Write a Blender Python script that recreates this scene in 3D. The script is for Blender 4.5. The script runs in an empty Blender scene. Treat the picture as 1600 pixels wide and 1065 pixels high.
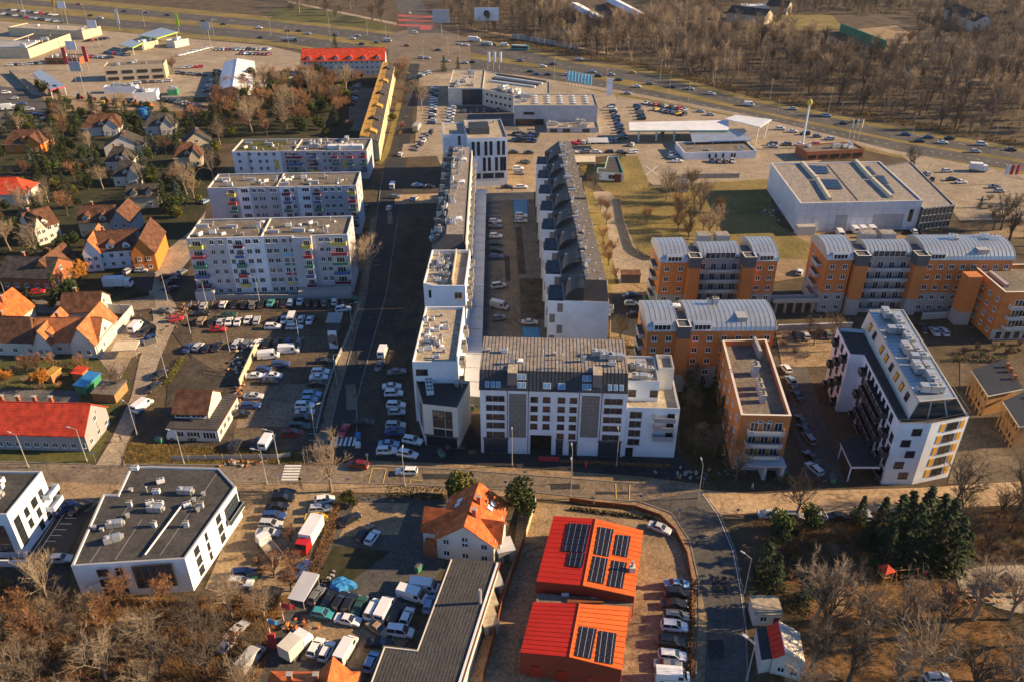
import bpy, bmesh, math, random
from mathutils import Vector, Matrix
R = math.radians
random.seed(7)
scene = bpy.context.scene
C = scene.collection

# ---------------------------------------------------------------- camera
CAM_H, PITCH, FPX = 110.0, R(30.8), 1260.0
cam = bpy.data.cameras.new('camera')
cam.sensor_width = 36.0
cam.lens = FPX / 1600.0 * 36.0
cam.clip_start, cam.clip_end = 1.0, 6000.0
camo = bpy.data.objects.new('camera', cam)
camo.location = (0, 0, CAM_H)
camo.rotation_euler = (math.pi / 2 - PITCH, 0, 0)
C.objects.link(camo)
scene.camera = camo

# ---------------------------------------------------------------- sky, sun, exposure
SUN_EL = R(22.5)
SUN_DIR = Vector((1.0, 0.07, 0)).normalized()            # towards the sun, on the ground
world = bpy.data.worlds.new('World')
scene.world = world
world.use_nodes = True
wn = world.node_tree
sky = wn.nodes.new('ShaderNodeTexSky')
sky.sky_type = 'NISHITA'
sky.sun_disc = False
sky.sun_elevation = SUN_EL
sky.sun_rotation = math.atan2(SUN_DIR.x, SUN_DIR.y)
sky.air_density, sky.dust_density, sky.ozone_density = 1.0, 0.0, 6.0
wn.links.new(sky.outputs[0], wn.nodes['Background'].inputs[0])
wn.nodes['Background'].inputs[1].default_value = 0.074
sun = bpy.data.lights.new('sun', 'SUN')
sun.energy, sun.angle, sun.color = 5.0, R(0.53), (1.0, 0.71, 0.39)
suno = bpy.data.objects.new('sun', sun)
sd = Vector((SUN_DIR.x * math.cos(SUN_EL), SUN_DIR.y * math.cos(SUN_EL), math.sin(SUN_EL)))
suno.rotation_euler = sd.to_track_quat('Z', 'Y').to_euler()
suno.location = (300, 0, 300)
C.objects.link(suno)
vs = scene.view_settings
vs.view_transform, vs.look, vs.exposure, vs.gamma = 'Standard', 'None', 1.1, 1.0
scene.cycles.max_bounces = 5
scene.cycles.diffuse_bounces = 2
scene.cycles.glossy_bounces = 2
scene.cycles.transparent_max_bounces = 4

# ---------------------------------------------------------------- survey: where a sight line meets a level plane
_c, _s = math.cos(PITCH), math.sin(PITCH)
def G(p, z=0.0):
    x, y = p[0] - 800.0, 532.5 - p[1]
    dz = -FPX * _s + y * _c
    t = (z - CAM_H) / dz
    return Vector((x * t, (FPX * _c + y * _s) * t, z))

# ---------------------------------------------------------------- materials
MATS = {}
def mat(name, col, rough=0.8, var=0.12, scale=0.6, metal=0.0, bump=0.0, spec=0.3, emit=None, col2=None, obj_var=0.0, scale2=None, coat=0.0, patch=0.0, course=0.0):
    """principled material; the colour wanders between col and a lighter/darker (or second) tone over world-sized noise"""
    m = bpy.data.materials.new(name); m.use_nodes = True
    nt = m.node_tree; b = nt.nodes['Principled BSDF']
    b.inputs['Roughness'].default_value = rough
    b.inputs['Metallic'].default_value = metal
    b.inputs['Specular IOR Level'].default_value = spec
    b.inputs['Coat Weight'].default_value = coat
    m.diffuse_color = (*col, 1)
    geo = nt.nodes.new('ShaderNodeNewGeometry')
    if var > 0 or col2:
        n = nt.nodes.new('ShaderNodeTexNoise'); n.inputs['Scale'].default_value = scale
        n.inputs['Detail'].default_value = 6.0; n.inputs['Roughness'].default_value = 0.65
        nt.links.new(geo.outputs['Position'], n.inputs['Vector'])
        ramp = nt.nodes.new('ShaderNodeValToRGB')
        a = col if col2 else tuple(max(0, c * (1 - var)) for c in col)
        z = col2 if col2 else tuple(min(1, c * (1 + var)) for c in col)
        ramp.color_ramp.elements[0].color = (*a, 1); ramp.color_ramp.elements[0].position = 0.36
        ramp.color_ramp.elements[1].color = (*z, 1); ramp.color_ramp.elements[1].position = 0.64
        nt.links.new(n.outputs[0], ramp.inputs[0])
        out = ramp.outputs[0]
        if scale2:
            n2 = nt.nodes.new('ShaderNodeTexNoise'); n2.inputs['Scale'].default_value = scale2
            n2.inputs['Detail'].default_value = 4.0
            nt.links.new(geo.outputs['Position'], n2.inputs['Vector'])
            mp = nt.nodes.new('ShaderNodeMapRange'); mp.inputs[1].default_value = .3; mp.inputs[2].default_value = .7
            mp.inputs[3].default_value = 0.68; mp.inputs[4].default_value = 1.25
            nt.links.new(n2.outputs[0], mp.inputs[0])
            mx = nt.nodes.new('ShaderNodeVectorMath'); mx.operation = 'SCALE'
            nt.links.new(out, mx.inputs[0]); nt.links.new(mp.outputs[0], mx.inputs['Scale'])
            out = mx.outputs[0]
        def times(src, fac):
            mx = nt.nodes.new('ShaderNodeVectorMath'); mx.operation = 'SCALE'
            nt.links.new(src, mx.inputs[0]); nt.links.new(fac, mx.inputs['Scale']); return mx.outputs[0]
        if patch:        # irregular repaired fields, fine grit and dark cracks
            vo = nt.nodes.new('ShaderNodeTexVoronoi'); vo.inputs['Scale'].default_value = 0.055; nt.links.new(geo.outputs['Position'], vo.inputs['Vector'])
            mp = nt.nodes.new('ShaderNodeMapRange'); mp.inputs[3].default_value = 1 - patch; mp.inputs[4].default_value = 1 + patch
            sp = nt.nodes.new('ShaderNodeSeparateColor'); nt.links.new(vo.outputs['Color'], sp.inputs[0]); nt.links.new(sp.outputs[0], mp.inputs[0]); out = times(out, mp.outputs[0])
            g2 = nt.nodes.new('ShaderNodeTexNoise'); g2.inputs['Scale'].default_value = 5.0; g2.inputs['Detail'].default_value = 3; nt.links.new(geo.outputs['Position'], g2.inputs['Vector'])
            mp = nt.nodes.new('ShaderNodeMapRange'); mp.inputs[1].default_value = .3; mp.inputs[2].default_value = .7; mp.inputs[3].default_value = .75; mp.inputs[4].default_value = 1.25; nt.links.new(g2.outputs[0], mp.inputs[0]); out = times(out, mp.outputs[0])
            v2 = nt.nodes.new('ShaderNodeTexVoronoi'); v2.feature = 'DISTANCE_TO_EDGE'; v2.inputs['Scale'].default_value = .16
            nd = nt.nodes.new('ShaderNodeVectorMath'); nd.operation = 'MULTIPLY_ADD'; nt.links.new(n.outputs[1], nd.inputs[0]); nd.inputs[1].default_value = (4, 4, 0); nt.links.new(geo.outputs['Position'], nd.inputs[2]); nt.links.new(nd.outputs[0], v2.inputs['Vector'])
            mp = nt.nodes.new('ShaderNodeMapRange'); mp.inputs[1].default_value = 0.0; mp.inputs[2].default_value = .02; mp.inputs[3].default_value = .6; mp.inputs[4].default_value = 1.0; nt.links.new(v2.outputs['Distance'], mp.inputs[0]); out = times(out, mp.outputs[0])
        if course:       # tile courses following the height of the slope
            wv = nt.nodes.new('ShaderNodeTexWave'); wv.bands_direction = 'Z'; wv.inputs['Scale'].default_value = course; wv.inputs['Distortion'].default_value = .6; nt.links.new(geo.outputs['Position'], wv.inputs['Vector'])
            mp = nt.nodes.new('ShaderNodeMapRange'); mp.inputs[3].default_value = .74; mp.inputs[4].default_value = 1.08; nt.links.new(wv.outputs['Fac'], mp.inputs[0]); out = times(out, mp.outputs[0])
        if obj_var:
            oi = nt.nodes.new('ShaderNodeObjectInfo')
            mp = nt.nodes.new('ShaderNodeMapRange'); mp.inputs[3].default_value = 1 - obj_var; mp.inputs[4].default_value = 1 + obj_var
            nt.links.new(oi.outputs['Random'], mp.inputs[0])
            mx = nt.nodes.new('ShaderNodeVectorMath'); mx.operation = 'SCALE'
            nt.links.new(out, mx.inputs[0]); nt.links.new(mp.outputs[0], mx.inputs['Scale'])
            out = mx.outputs[0]
        nt.links.new(out, b.inputs['Base Color'])
        if bump:
            bp = nt.nodes.new('ShaderNodeBump'); bp.inputs['Strength'].default_value = bump; bp.inputs['Distance'].default_value = 0.3
            nt.links.new(n.outputs[0], bp.inputs['Height']); nt.links.new(bp.outputs[0], b.inputs['Normal'])
    else:
        b.inputs['Base Color'].default_value = (*col, 1)
    if emit:
        b.inputs['Emission Color'].default_value = (*emit[0], 1); b.inputs['Emission Strength'].default_value = emit[1]
    MATS[name] = m
    return m

# ground
mat('earth', (0.052, 0.039, 0.026), 1.0, col2=(0.115, 0.084, 0.050), scale=0.09, bump=.4, scale2=1.1)
mat('dirt', (0.080, 0.060, 0.042), 1.0, col2=(0.150, 0.115, 0.076), scale=0.16, bump=.4, scale2=1.3, patch=.10)
mat('mud', (0.040, 0.034, 0.028), 1.0, col2=(0.088, 0.072, 0.055), scale=0.22, bump=.6, scale2=1.6, patch=.10)
mat('asphalt', (0.070, 0.066, 0.062), .85, col2=(0.108, 0.100, 0.090), scale=0.12, scale2=2.0, patch=.10)
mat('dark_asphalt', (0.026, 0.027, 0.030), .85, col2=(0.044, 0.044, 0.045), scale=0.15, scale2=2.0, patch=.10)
mat('old_asphalt', (0.145, 0.115, 0.085), .9, col2=(0.22, 0.172, 0.122), scale=0.10, scale2=1.2, patch=.10)
mat('sand_road', (0.34, 0.235, 0.135), 1.0, col2=(0.46, 0.325, 0.195), scale=0.13, scale2=1.0, bump=.3, patch=.10)
mat('paving', (0.27, 0.215, 0.155), .9, col2=(0.37, 0.30, 0.215), scale=0.14, scale2=1.5, patch=.10)
mat('grey_paving', (0.105, 0.098, 0.092), .9, col2=(0.155, 0.145, 0.135), scale=0.2, scale2=1.5, patch=.10)
mat('gravel', (0.22, 0.155, 0.090), 1.0, col2=(0.34, 0.24, 0.14), scale=0.2, scale2=1.8, bump=.3, patch=.10)
mat('dry_lawn', (0.135, 0.112, 0.034), 1.0, col2=(0.25, 0.185, 0.062), scale=0.07, scale2=.9, bump=.5)
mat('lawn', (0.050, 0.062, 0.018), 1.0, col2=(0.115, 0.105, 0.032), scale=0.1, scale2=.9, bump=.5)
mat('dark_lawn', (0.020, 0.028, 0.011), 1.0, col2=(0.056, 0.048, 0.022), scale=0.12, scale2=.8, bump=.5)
mat('leaf_litter', (0.115, 0.062, 0.026), 1.0, col2=(0.24, 0.130, 0.052), scale=0.2, scale2=1.1, bump=.6)
mat('sandpit', (0.36, 0.30, 0.225), 1.0, .2, .3, bump=.3)
mat('paint', (0.68, 0.66, 0.62), .8, .12, 1.0)
mat('yellow_paint', (0.62, 0.46, 0.12), .8, .12, 1.0)
mat('blue_paint', (0.06, 0.22, 0.42), .8, .2, .8)
mat('red_lane', (0.36, 0.085, 0.075), .85, .15, .4)
mat('kerb', (0.20, 0.185, 0.165), .9, .15, .8)
# walls
mat('white', (0.70, 0.745, 0.80), .8, .10, .22)
mat('offwhite', (0.62, 0.585, 0.52), .85, .10, .22)
mat('cream', (0.56, 0.47, 0.33), .85, .08, .3)
mat('beige', (0.50, 0.42, 0.30), .85, .08, .3)
mat('pale_grey', (0.45, 0.46, 0.495), .85, .10, .22)
mat('mid_grey', (0.33, 0.32, 0.325), .85, .06, .25)
mat('dark_grey', (0.10, 0.10, 0.108), .7, .1, .4)
mat('taupe', (0.205, 0.178, 0.168), .75, .08, .5)
mat('concrete', (0.36, 0.335, 0.30), .9, .12, .5)
mat('orange_render', (0.52, 0.190, 0.058), .85, .10, .22)
mat('red_render', (0.24, 0.045, 0.022), .85, .07, .3)
mat('house_orange', (0.66, 0.22, 0.045), .85, .07, .3)
mat('brick', (0.30, 0.115, 0.06), .9, .15, 1.5)
mat('yellow_wall', (0.62, 0.52, 0.30), .85, .08, .4)
mat('hall_white', (0.64, 0.69, 0.75), .6, .10, .22)
# roofs
mat('bitumen', (0.048, 0.047, 0.047), .9, col2=(0.076, 0.073, 0.069), scale=0.25, scale2=1.4)
mat('brown_bitumen', (0.145, 0.122, 0.098), .9, col2=(0.195, 0.165, 0.13), scale=0.22, scale2=1.2)
mat('sand_roof', (0.33, 0.275, 0.205), .9, col2=(0.42, 0.355, 0.265), scale=0.25, scale2=1.2)
mat('taupe_roof', (0.27, 0.235, 0.200), .8, .12, .4, scale2=1.0)
mat('black_roof', (0.030, 0.033, 0.038), .55, .2, .8)
mat('slate', (0.043, 0.047, 0.055), .55, .2, .8)
mat('zinc', (0.43, 0.47, 0.50), .38, .10, .22, metal=.55)
mat('sheet_white', (0.70, 0.71, 0.72), .5, .10, .22)
mat('red_metal', (0.62, 0.030, 0.014), .48, .10, .22)  # also the halls' left slopes, made redder to stand for shade
mat('red_metal_lit', (0.66, 0.125, 0.022), .48, .10, .22)  # right slopes of the same red halls, sunlight put into the orange
mat('seam_red', (0.36, 0.035, 0.015), .5, .1, .5)
mat('terracotta', (0.56, 0.135, 0.036), .8, .18, .7, scale2=.7, course=1.1)
mat('red_tile', (0.60, 0.062, 0.026), .75, .15, .6, scale2=.7, course=1.1)
mat('brown_tile', (0.125, 0.058, 0.034), .85, .2, .7, scale2=.7, course=1.1)
mat('orange_tile', (0.44, 0.165, 0.065), .85, .18, .6, scale2=.7, course=1.1)
mat('yellow_tile', (0.58, 0.32, 0.065), .85, .15, .6, scale2=.7, course=1.1)
mat('grey_tile', (0.066, 0.059, 0.053), .9, .2, .7, scale2=.7, course=1.1)
mat('skylight_strip', (0.62, 0.53, 0.36), .5, .1, .5)
# glass & trim
mat('glass', (0.020, 0.026, 0.034), .10, 0, spec=.8)
mat('curtain_glass', (0.035, 0.055, 0.070), .08, 0, spec=.9)
mat('frame_white', (0.74, 0.74, 0.74), .5, 0)
mat('frame_dark', (0.045, 0.045, 0.05), .5, 0)
mat('brown_panel', (0.105, 0.040, 0.030), .7, .1, .5)
mat('skylight_blue', (0.14, 0.28, 0.46), .08, 0, spec=.8)
mat('steel', (0.52, 0.54, 0.55), .42, .08, .8, metal=.6)
mat('galvanised', (0.42, 0.42, 0.41), .6, .08, .8, metal=.3)
mat('pv', (0.012, 0.014, 0.022), .18, 0, spec=.6)
mat('pv_line', (0.50, 0.50, 0.52), .5, 0)
mat('wood', (0.36, 0.20, 0.085), .85, .2, 1.2)
mat('new_wood', (0.55, 0.31, 0.12), .8, .15, 1.0)
mat('rust', (0.20, 0.065, 0.028), .9, .2, 1.0)
mat('green_metal', (0.05, 0.26, 0.13), .6, .1, .5)
mat('lime', (0.42, 0.62, 0.05), .6, .05)
mat('tarp_blue', (0.035, 0.22, 0.50), .6, .15, 1.0)
for n_, c_ in dict(b_yellow=(.62, .50, .07), b_red=(.46, .05, .06), b_green=(.055, .22, .15), b_blue=(.07, .12, .32), b_purple=(.085, .012, .06), b_sky=(.12, .42, .70), b_grey=(.42, .44, .46), amber=(.70, .36, .03)).items():
    mat(n_, c_, .6, .05, .5)
# vegetation
mat('bark', (0.105, 0.082, 0.060), 1.0, .25, 1.5, obj_var=.2)
mat('pale_bark', (0.27, 0.215, 0.155), 1.0, .2, 1.5, obj_var=.15)
mat('twig', (0.125, 0.098, 0.074), 1.0, .25, .5, obj_var=.25)
mat('pale_twig', (0.31, 0.235, 0.155), 1.0, .2, .5, obj_var=.2)
mat('gold_twig', (0.48, 0.20, 0.030), 1.0, .25, .6, obj_var=.15)
mat('russet_twig', (0.27, 0.140, 0.075), 1.0, .25, .5, obj_var=.2)
mat('needle', (0.017, 0.033, 0.014), .9, .35, .9, obj_var=.3)
mat('needle_blue', (0.055, 0.085, 0.075), .9, .3, .9, obj_var=.2)
mat('evergreen', (0.050, 0.072, 0.018), .9, .35, .9, obj_var=.3)
mat('olive_leaf', (0.13, 0.125, 0.024), .9, .3, .9, obj_var=.25)
mat('hedge_brown', (0.21, 0.115, 0.052), 1.0, .3, .9, obj_var=.15)
mat('grass_tuft', (0.20, 0.135, 0.045), 1.0, .35, .4)
mat('scrub_twig', (0.24, 0.14, 0.062), 1.0, .35, .15)
mat('far_scrub', (0.125, 0.094, 0.066), 1.0, .45, .03)
mat('dark_taupe', (0.155, 0.135, 0.118), .85, .15, .4, scale2=1.0)
# cars
CARCOL = dict(white=(.78, .78, .78), silver=(.50, .51, .53), grey=(.17, .175, .185), black=(.014, .015, .018), blue=(.028, .065, .20), lightblue=(.24, .38, .55), red=(.50, .018, .02), darkred=(.17, .012, .015), green=(.025, .085, .06), teal=(.05, .30, .32), tan=(.36, .25, .15), yellow=(.72, .46, .03), orange=(.64, .22, .02), beige=(.55, .47, .35))
for k, c in CARCOL.items(): mat('car_' + k, c, .32, 0, spec=.5, coat=.5)
mat('tyre', (0.016, 0.016, 0.017), .9, 0)
mat('rim', (0.42, 0.43, 0.45), .35, 0, metal=.7)
mat('lamp_glass', (0.75, 0.75, 0.72), .15, 0, spec=.7)
mat('tail_red', (0.45, 0.01, 0.01), .3, 0)
mat('cloth_dark', (0.03, 0.035, 0.05), .9, 0)
mat('cloth_red', (0.4, 0.03, 0.03), .9, 0)
mat('skin', (0.5, 0.3, 0.2), .7, 0)

# ---------------------------------------------------------------- mesh builder
class MB:
    def __init__(s): s.v = []; s.f = []; s.m = []; s.mats = []
    def mi(s, m):
        if m not in s.mats: s.mats.append(m)
        return s.mats.index(m)
    def face(s, pts, m):
        b = len(s.v); s.v += [tuple(p) for p in pts]
        s.f.append(tuple(range(b, b + len(pts)))); s.m.append(s.mi(m))
    def box(s, x0, y0, z0, x1, y1, z1, m, top=None):
        b = len(s.v); i = s.mi(m); j = s.mi(top) if top else i
        s.v += [(x0, y0, z0), (x1, y0, z0), (x1, y1, z0), (x0, y1, z0), (x0, y0, z1), (x1, y0, z1), (x1, y1, z1), (x0, y1, z1)]
        for q, k in (((3, 2, 1, 0), i), ((4, 5, 6, 7), j), ((0, 1, 5, 4), i), ((1, 2, 6, 5), i), ((2, 3, 7, 6), i), ((3, 0, 4, 7), i)):
            s.f.append(tuple(b + t for t in q)); s.m.append(k)
        return s
    def prism(s, poly, z0, z1, m, top=None):
        """poly counter-clockwise"""
        n = len(poly); b = len(s.v); i = s.mi(m); j = s.mi(top) if top else i
        s.v += [(p[0], p[1], z0) for p in poly] + [(p[0], p[1], z1) for p in poly]
        for k in range(n):
            l = (k + 1) % n
            s.f.append((b + k, b + l, b + n + l, b + n + k)); s.m.append(i)
        s.f.append(tuple(b + n + k for k in range(n))); s.m.append(j)
        s.f.append(tuple(b + k for k in reversed(range(n)))); s.m.append(i)
        return s
    def loft(s, rings, m, cap=True):
        """rings of equal count, each a list of 3d points"""
        n = len(rings[0]); b = len(s.v); i = s.mi(m)
        for r in rings: s.v += [tuple(p) for p in r]
        for q in range(len(rings) - 1):
            for k in range(n):
                l = (k + 1) % n
                s.f.append((b + q * n + k, b + q * n + l, b + (q + 1) * n + l, b + (q + 1) * n + k)); s.m.append(i)
        if cap:
            s.f.append(tuple(b + k for k in reversed(range(n)))); s.m.append(i)
            s.f.append(tuple(b + (len(rings) - 1) * n + k for k in range(n))); s.m.append(i)
        return s
    def tube(s, p, q, r0, r1, m, n=6, cap=True):
        p, q = Vector(p), Vector(q); d = (q - p)
        if d.length < 1e-6: return s
        d.normalize(); a = d.orthogonal().normalized(); c = d.cross(a)
        def ring(o, r): return [o + (a * math.cos(t) + c * math.sin(t)) * r for t in (2 * math.pi * k / n for k in range(n))]
        return s.loft([ring(p, r0), ring(q, r1)], m, cap)
    def mesh(s, name):
        me = bpy.data.meshes.new(name)
        me.from_pydata(s.v, [], s.f)
        for m in s.mats: me.materials.append(MATS[m])
        me.polygons.foreach_set('material_index', s.m)
        me.update()
        return me
    def build(s, name, parent=None, loc=None, rz=0):
        return put(name, s.mesh(name), parent, loc, rz)

def put(name, me, parent=None, loc=None, rz=0.0):
    o = bpy.data.objects.new(name, me); C.objects.link(o)
    if parent: o.parent = parent
    if loc is not None: o.location = loc
    if rz: o.rotation_euler = (0, 0, rz)
    return o
def tag(o, label, cat, group=None):
    o['label'] = label; o['category'] = cat
    if group: o['group'] = group
    return o
def thing(name, label, cat, loc=(0, 0, 0), rz=0.0, group=None):
    return tag(put(name, None, None, loc, rz), label, cat, group)
def struct(o, kind='structure'):
    o['kind'] = kind; return o
ORD = ['first', 'second', 'third', 'fourth', 'fifth', 'sixth', 'seventh', 'eighth', 'ninth', 'tenth', 'eleventh', 'twelfth', 'thirteenth', 'fourteenth', 'fifteenth', 'sixteenth', 'seventeenth', 'eighteenth', 'nineteenth', 'twentieth'] + ['%d%s' % (k, {1: 'st', 2: 'nd', 3: 'rd'}.get(k % 10, 'th')) for k in range(21, 80)]
def inset(poly, d):
    n = len(poly); out = []
    for i in range(n):
        p0, p1, p2 = Vector(poly[i - 1][:2]), Vector(poly[i][:2]), Vector(poly[(i + 1) % n][:2])
        a = (p1 - p0).normalized(); b = (p2 - p1).normalized()
        na, nb = Vector((-a.y, a.x)), Vector((-b.y, b.x))
        bis = (na + nb); k = max(.25, bis.dot(na))
        out.append(p1 + bis * (d / k))
    return out
def inpoly(p, poly):
    c = False; n = len(poly)
    for i in range(n):
        a, b = poly[i], poly[i - 1]
        if (a[1] > p[1]) != (b[1] > p[1]) and p[0] < (b[0] - a[0]) * (p[1] - a[1]) / (b[1] - a[1]) + a[0]: c = not c
    return c
# ================================================================ GROUND
_lay = [0]
def lift(level):
    _lay[0] += 1; return level * 0.02 + _lay[0] * 0.0006        # every sheet on a plane of its own
def sheet(name, m, px, level, pad=None):
    zz = lift(level)
    pts = [G(p) for p in px]
    mb = MB(); mb.face([(p.x, p.y, zz) for p in pts], m)
    me = mb.mesh(name)
    if me.polygons[0].normal.z < 0: me.flip_normals()
    return struct(put(name, me))
def band(name, m, up, lo, level):
    """a strip between two edges given as point lists of equal length"""
    mb = MB(); zz = lift(level)
    for i in range(len(up) - 1):
        q = [G(lo[i]), G(lo[i + 1]), G(up[i + 1]), G(up[i])]
        mb.face([(p.x, p.y, zz) for p in q], m)
    return struct(mb.build(name))
def kerb(px, name='kerb', h=.26, w=.25):
    mb = MB(); pts = [G(p) for p in px]
    for a, b in zip(pts, pts[1:]):
        d = (b - a).normalized(); n = Vector((-d.y, d.x, 0)) * (w / 2)
        mb.prism([(a - n)[:2], (b - n)[:2], (b + n)[:2], (a + n)[:2]], -.05, h, 'kerb')
    return struct(mb.build(name))

mb = MB(); mb.face([(-2600, -60, 0), (2600, -60, 0), (2600, 3200, 0), (-2600, 3200, 0)], 'earth')
struct(mb.build('ground'))

# --- far: dual carriageway and its junction
band('verge', 'dry_lawn', [(-260, -40), (40, -8), (420, 26), (615, 50)], [(-260, 5), (0, 34), (420, 70), (615, 100)], 1)
band('verge', 'dry_lawn', [(720, 56), (820, 74), (900, 96), (1000, 106), (1180, 154), (1400, 199), (1600, 232), (1900, 285)], [(720, 114), (820, 125), (920, 148), (1060, 172), (1180, 196), (1400, 246), (1600, 278), (1900, 335)], 1)
band('carriageway', 'asphalt', [(-260, -28), (40, 0), (420, 33), (615, 55), (720, 62), (820, 80), (900, 100), (995, 112), (1180, 160), (1400, 205), (1600, 238), (1900, 290)], [(-260, -18), (20, 6), (420, 44), (615, 69), (720, 80), (820, 97), (900, 113), (1000, 128), (1180, 172), (1400, 218), (1600, 250), (1900, 304)], 2)
band('carriageway', 'asphalt', [(-260, -8), (0, 16), (420, 50), (615, 78), (720, 90), (820, 103), (920, 122), (1060, 150), (1180, 176), (1400, 222), (1600, 255), (1900, 309)], [(-260, 4), (0, 28), (420, 63), (615, 95), (720, 109), (820, 118), (920, 136), (1060, 162), (1180, 187), (1400, 236), (1600, 269), (1900, 324)], 2)
sheet('junction', 'old_asphalt', [(608, 54), (640, 46), (690, 46), (735, 62), (735, 112), (690, 116), (655, 116), (628, 100), (606, 96)], 3)
band('road', 'asphalt', [(606, -20), (625, 20), (640, 52)], [(650, -20), (668, 20), (692, 52)], 3)
for y0 in (23, 30, 38): band('cycle_crossing', 'red_lane', [(622, y0), (676, y0 + 2)], [(622, y0 + 3.2), (678, y0 + 5.4)], 4)
band('cycle_crossing', 'red_lane', [(655, 41), (672, 41)], [(657, 47), (676, 47)], 4)
band('footpath', 'paving', [(450, 2), (520, 16), (620, 36)], [(450, 4), (520, 19), (620, 40)], 3)
band('grass', 'lawn', [(415, 18), (470, 8), (540, 22), (612, 42)], [(420, 30), (480, 34), (560, 44), (612, 50)], 2)
band('footpath', 'paving', [(800, 116), (960, 140), (1150, 176), (1400, 236), (1600, 274)], [(800, 120), (960, 145), (1150, 181), (1400, 242), (1600, 281)], 3)
# lane dashes
mk = MB()
def dash(a, b, n, w=.22, frac=.35, m='paint', z=.21):
    A, B = G(a), G(b); d = (B - A).normalized(); nn = Vector((-d.y, d.x, 0)) * w / 2; L = (B - A).length
    for k in range(n):
        p, q = A + d * L * k / n, A + d * L * (k + frac) / n
        mk.face([(*(p - nn)[:2], z), (*(q - nn)[:2], z), (*(q + nn)[:2], z), (*(p + nn)[:2], z)], m)
for a, b in (((0, 22), (420, 56)), ((420, 56), (612, 86)), ((40, 4), (420, 38)), ((420, 38), (612, 61)), ((740, 99), (920, 129)), ((920, 129), (1180, 181)), ((1180, 181), (1400, 229)), ((1400, 229), (1600, 262)), ((740, 74), (900, 107)), ((1000, 120), (1180, 166)), ((1180, 166), (1600, 244))):
    dash(a, b, 14)
struct(mk.build('lane_markings'))

# tracks and clearings in the far woods
band('track', 'dirt', [(1290, 0), (1430, 42), (1560, 82), (1640, 112)], [(1284, 3), (1428, 47), (1556, 88), (1640, 120)], 2)
sheet('clearing', 'gravel', [(1320, 48), (1400, 40), (1440, 62), (1400, 84), (1345, 74)], 2)
sheet('clearing', 'dry_lawn', [(1200, 20), (1300, 24), (1318, 44), (1262, 50), (1210, 40)], 2)
sheet('clearing', 'dirt', [(1030, 36), (1130, 30), (1160, 48), (1080, 60)], 2)
sheet('clearing', 'dry_lawn', [(860, 28), (880, 20), (900, 34), (880, 44)], 2)
band('track', 'gravel', [(735, 44), (830, 60), (960, 84)], [(735, 46.5), (830, 63), (960, 87)], 2)
sheet('clearing', 'gravel', [(1470, 110), (1540, 120), (1530, 138), (1480, 132)], 2)

# --- far left: dealers' yards; far middle: showroom yard; fuel station yard
sheet('yard', 'paving', [(-40, 30), (420, 72), (470, 84), (468, 120), (400, 150), (330, 165), (250, 165), (60, 150), (-40, 130)], 2)
sheet('yard', 'gravel', [(60, 148), (250, 160), (335, 160), (330, 176), (180, 172), (90, 175)], 3)
sheet('yard', 'asphalt', [(-40, 130), (40, 140), (90, 175), (70, 215), (-40, 215)], 3)
sheet('yard', 'paving', [(655, 118), (700, 112), (820, 122), (960, 148), (985, 190), (975, 240), (900, 250), (840, 300), (740, 300), (690, 260), (655, 190)], 2)
sheet('yard', 'grey_paving', [(700, 160), (800, 165), (812, 205), (700, 200)], 4)
sheet('forecourt', 'paving', [(965, 150), (1080, 172), (1200, 192), (1330, 226), (1270, 258), (1200, 290), (1020, 290), (985, 260), (960, 200)], 3)
sheet('forecourt', 'paving', [(1400, 238), (1600, 282), (1600, 345), (1500, 345), (1430, 260)], 2)
sheet('road', 'gravel', [(1190, 362), (1500, 370), (1600, 352), (1600, 372), (1420, 392), (1270, 420), (1215, 415), (1222, 384)], 3)
sheet('lawn', 'dry_lawn', [(905, 262), (975, 248), (1012, 292), (1200, 280), (1205, 345), (1270, 385), (1262, 405), (1215, 412), (1020, 410), (985, 380), (960, 315), (930, 285)], 3)
sheet('lawn', 'dry_lawn', [(975, 306), (1100, 300), (1200, 296), (1215, 352), (1130, 360), (1000, 392), (978, 350)], 4)
sheet('lawn', 'dry_lawn', [(970, 246), (996, 244), (1015, 288), (1008, 296), (980, 296)], 5)
sheet('footpath', 'paving', [(926, 300), (952, 300), (968, 320), (982, 360), (996, 394), (1022, 414), (1022, 440), (968, 446), (955, 400), (948, 350)], 5)
sheet('grass', 'dry_lawn', [(912, 290), (930, 300), (950, 350), (962, 446), (946, 470)], 4)
sheet('driveway', 'gravel', [(955, 446), (1022, 436), (1215, 404), (1290, 408), (1280, 430), (1215, 440), (1020, 460), (1010, 540), (952, 540)], 4)
sheet('driveway', 'dark_asphalt', [(955, 460), (1015, 462), (1008, 530), (955, 520)], 6)

# --- the courtyard between the long white rows
sheet('courtyard', 'grey_paving', [(736, 300), (832, 300), (850, 440), (860, 560), (735, 560), (738, 440)], 3)
sheet('driveway', 'old_asphalt', [(783, 312), (800, 312), (816, 560), (787, 560)], 5)
sheet('pavement', 'paving', [(752, 291), (834, 291), (835, 312), (752, 316)], 5)
sheet('parking_bays', 'blue_paint', [(802, 313), (823, 313), (825, 336), (803, 336)], 6)
sheet('parking_bays', 'blue_paint', [(816, 512), (842, 512), (848, 548), (818, 548)], 6)
sheet('planting_bed', 'mud', [(806, 356), (815, 356), (822, 430), (810, 430)], 7)
sheet('planting_bed', 'mud', [(812, 436), (846, 436), (852, 500), (814, 500)], 7)
sheet('yard', 'gravel', [(792, 240), (832, 240), (832, 292), (792, 292)], 4)
mk = MB()
for k in range(10):
    y = 322 + k * 8; x0, x1 = 763 - (y - 322) * .01, 783 + (y - 322) * .02
    A, B = G((x0, y)), G((x1, y)); mk.box(A.x, A.y - .06, .215, B.x, A.y + .06, .22, 'paint')
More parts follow.
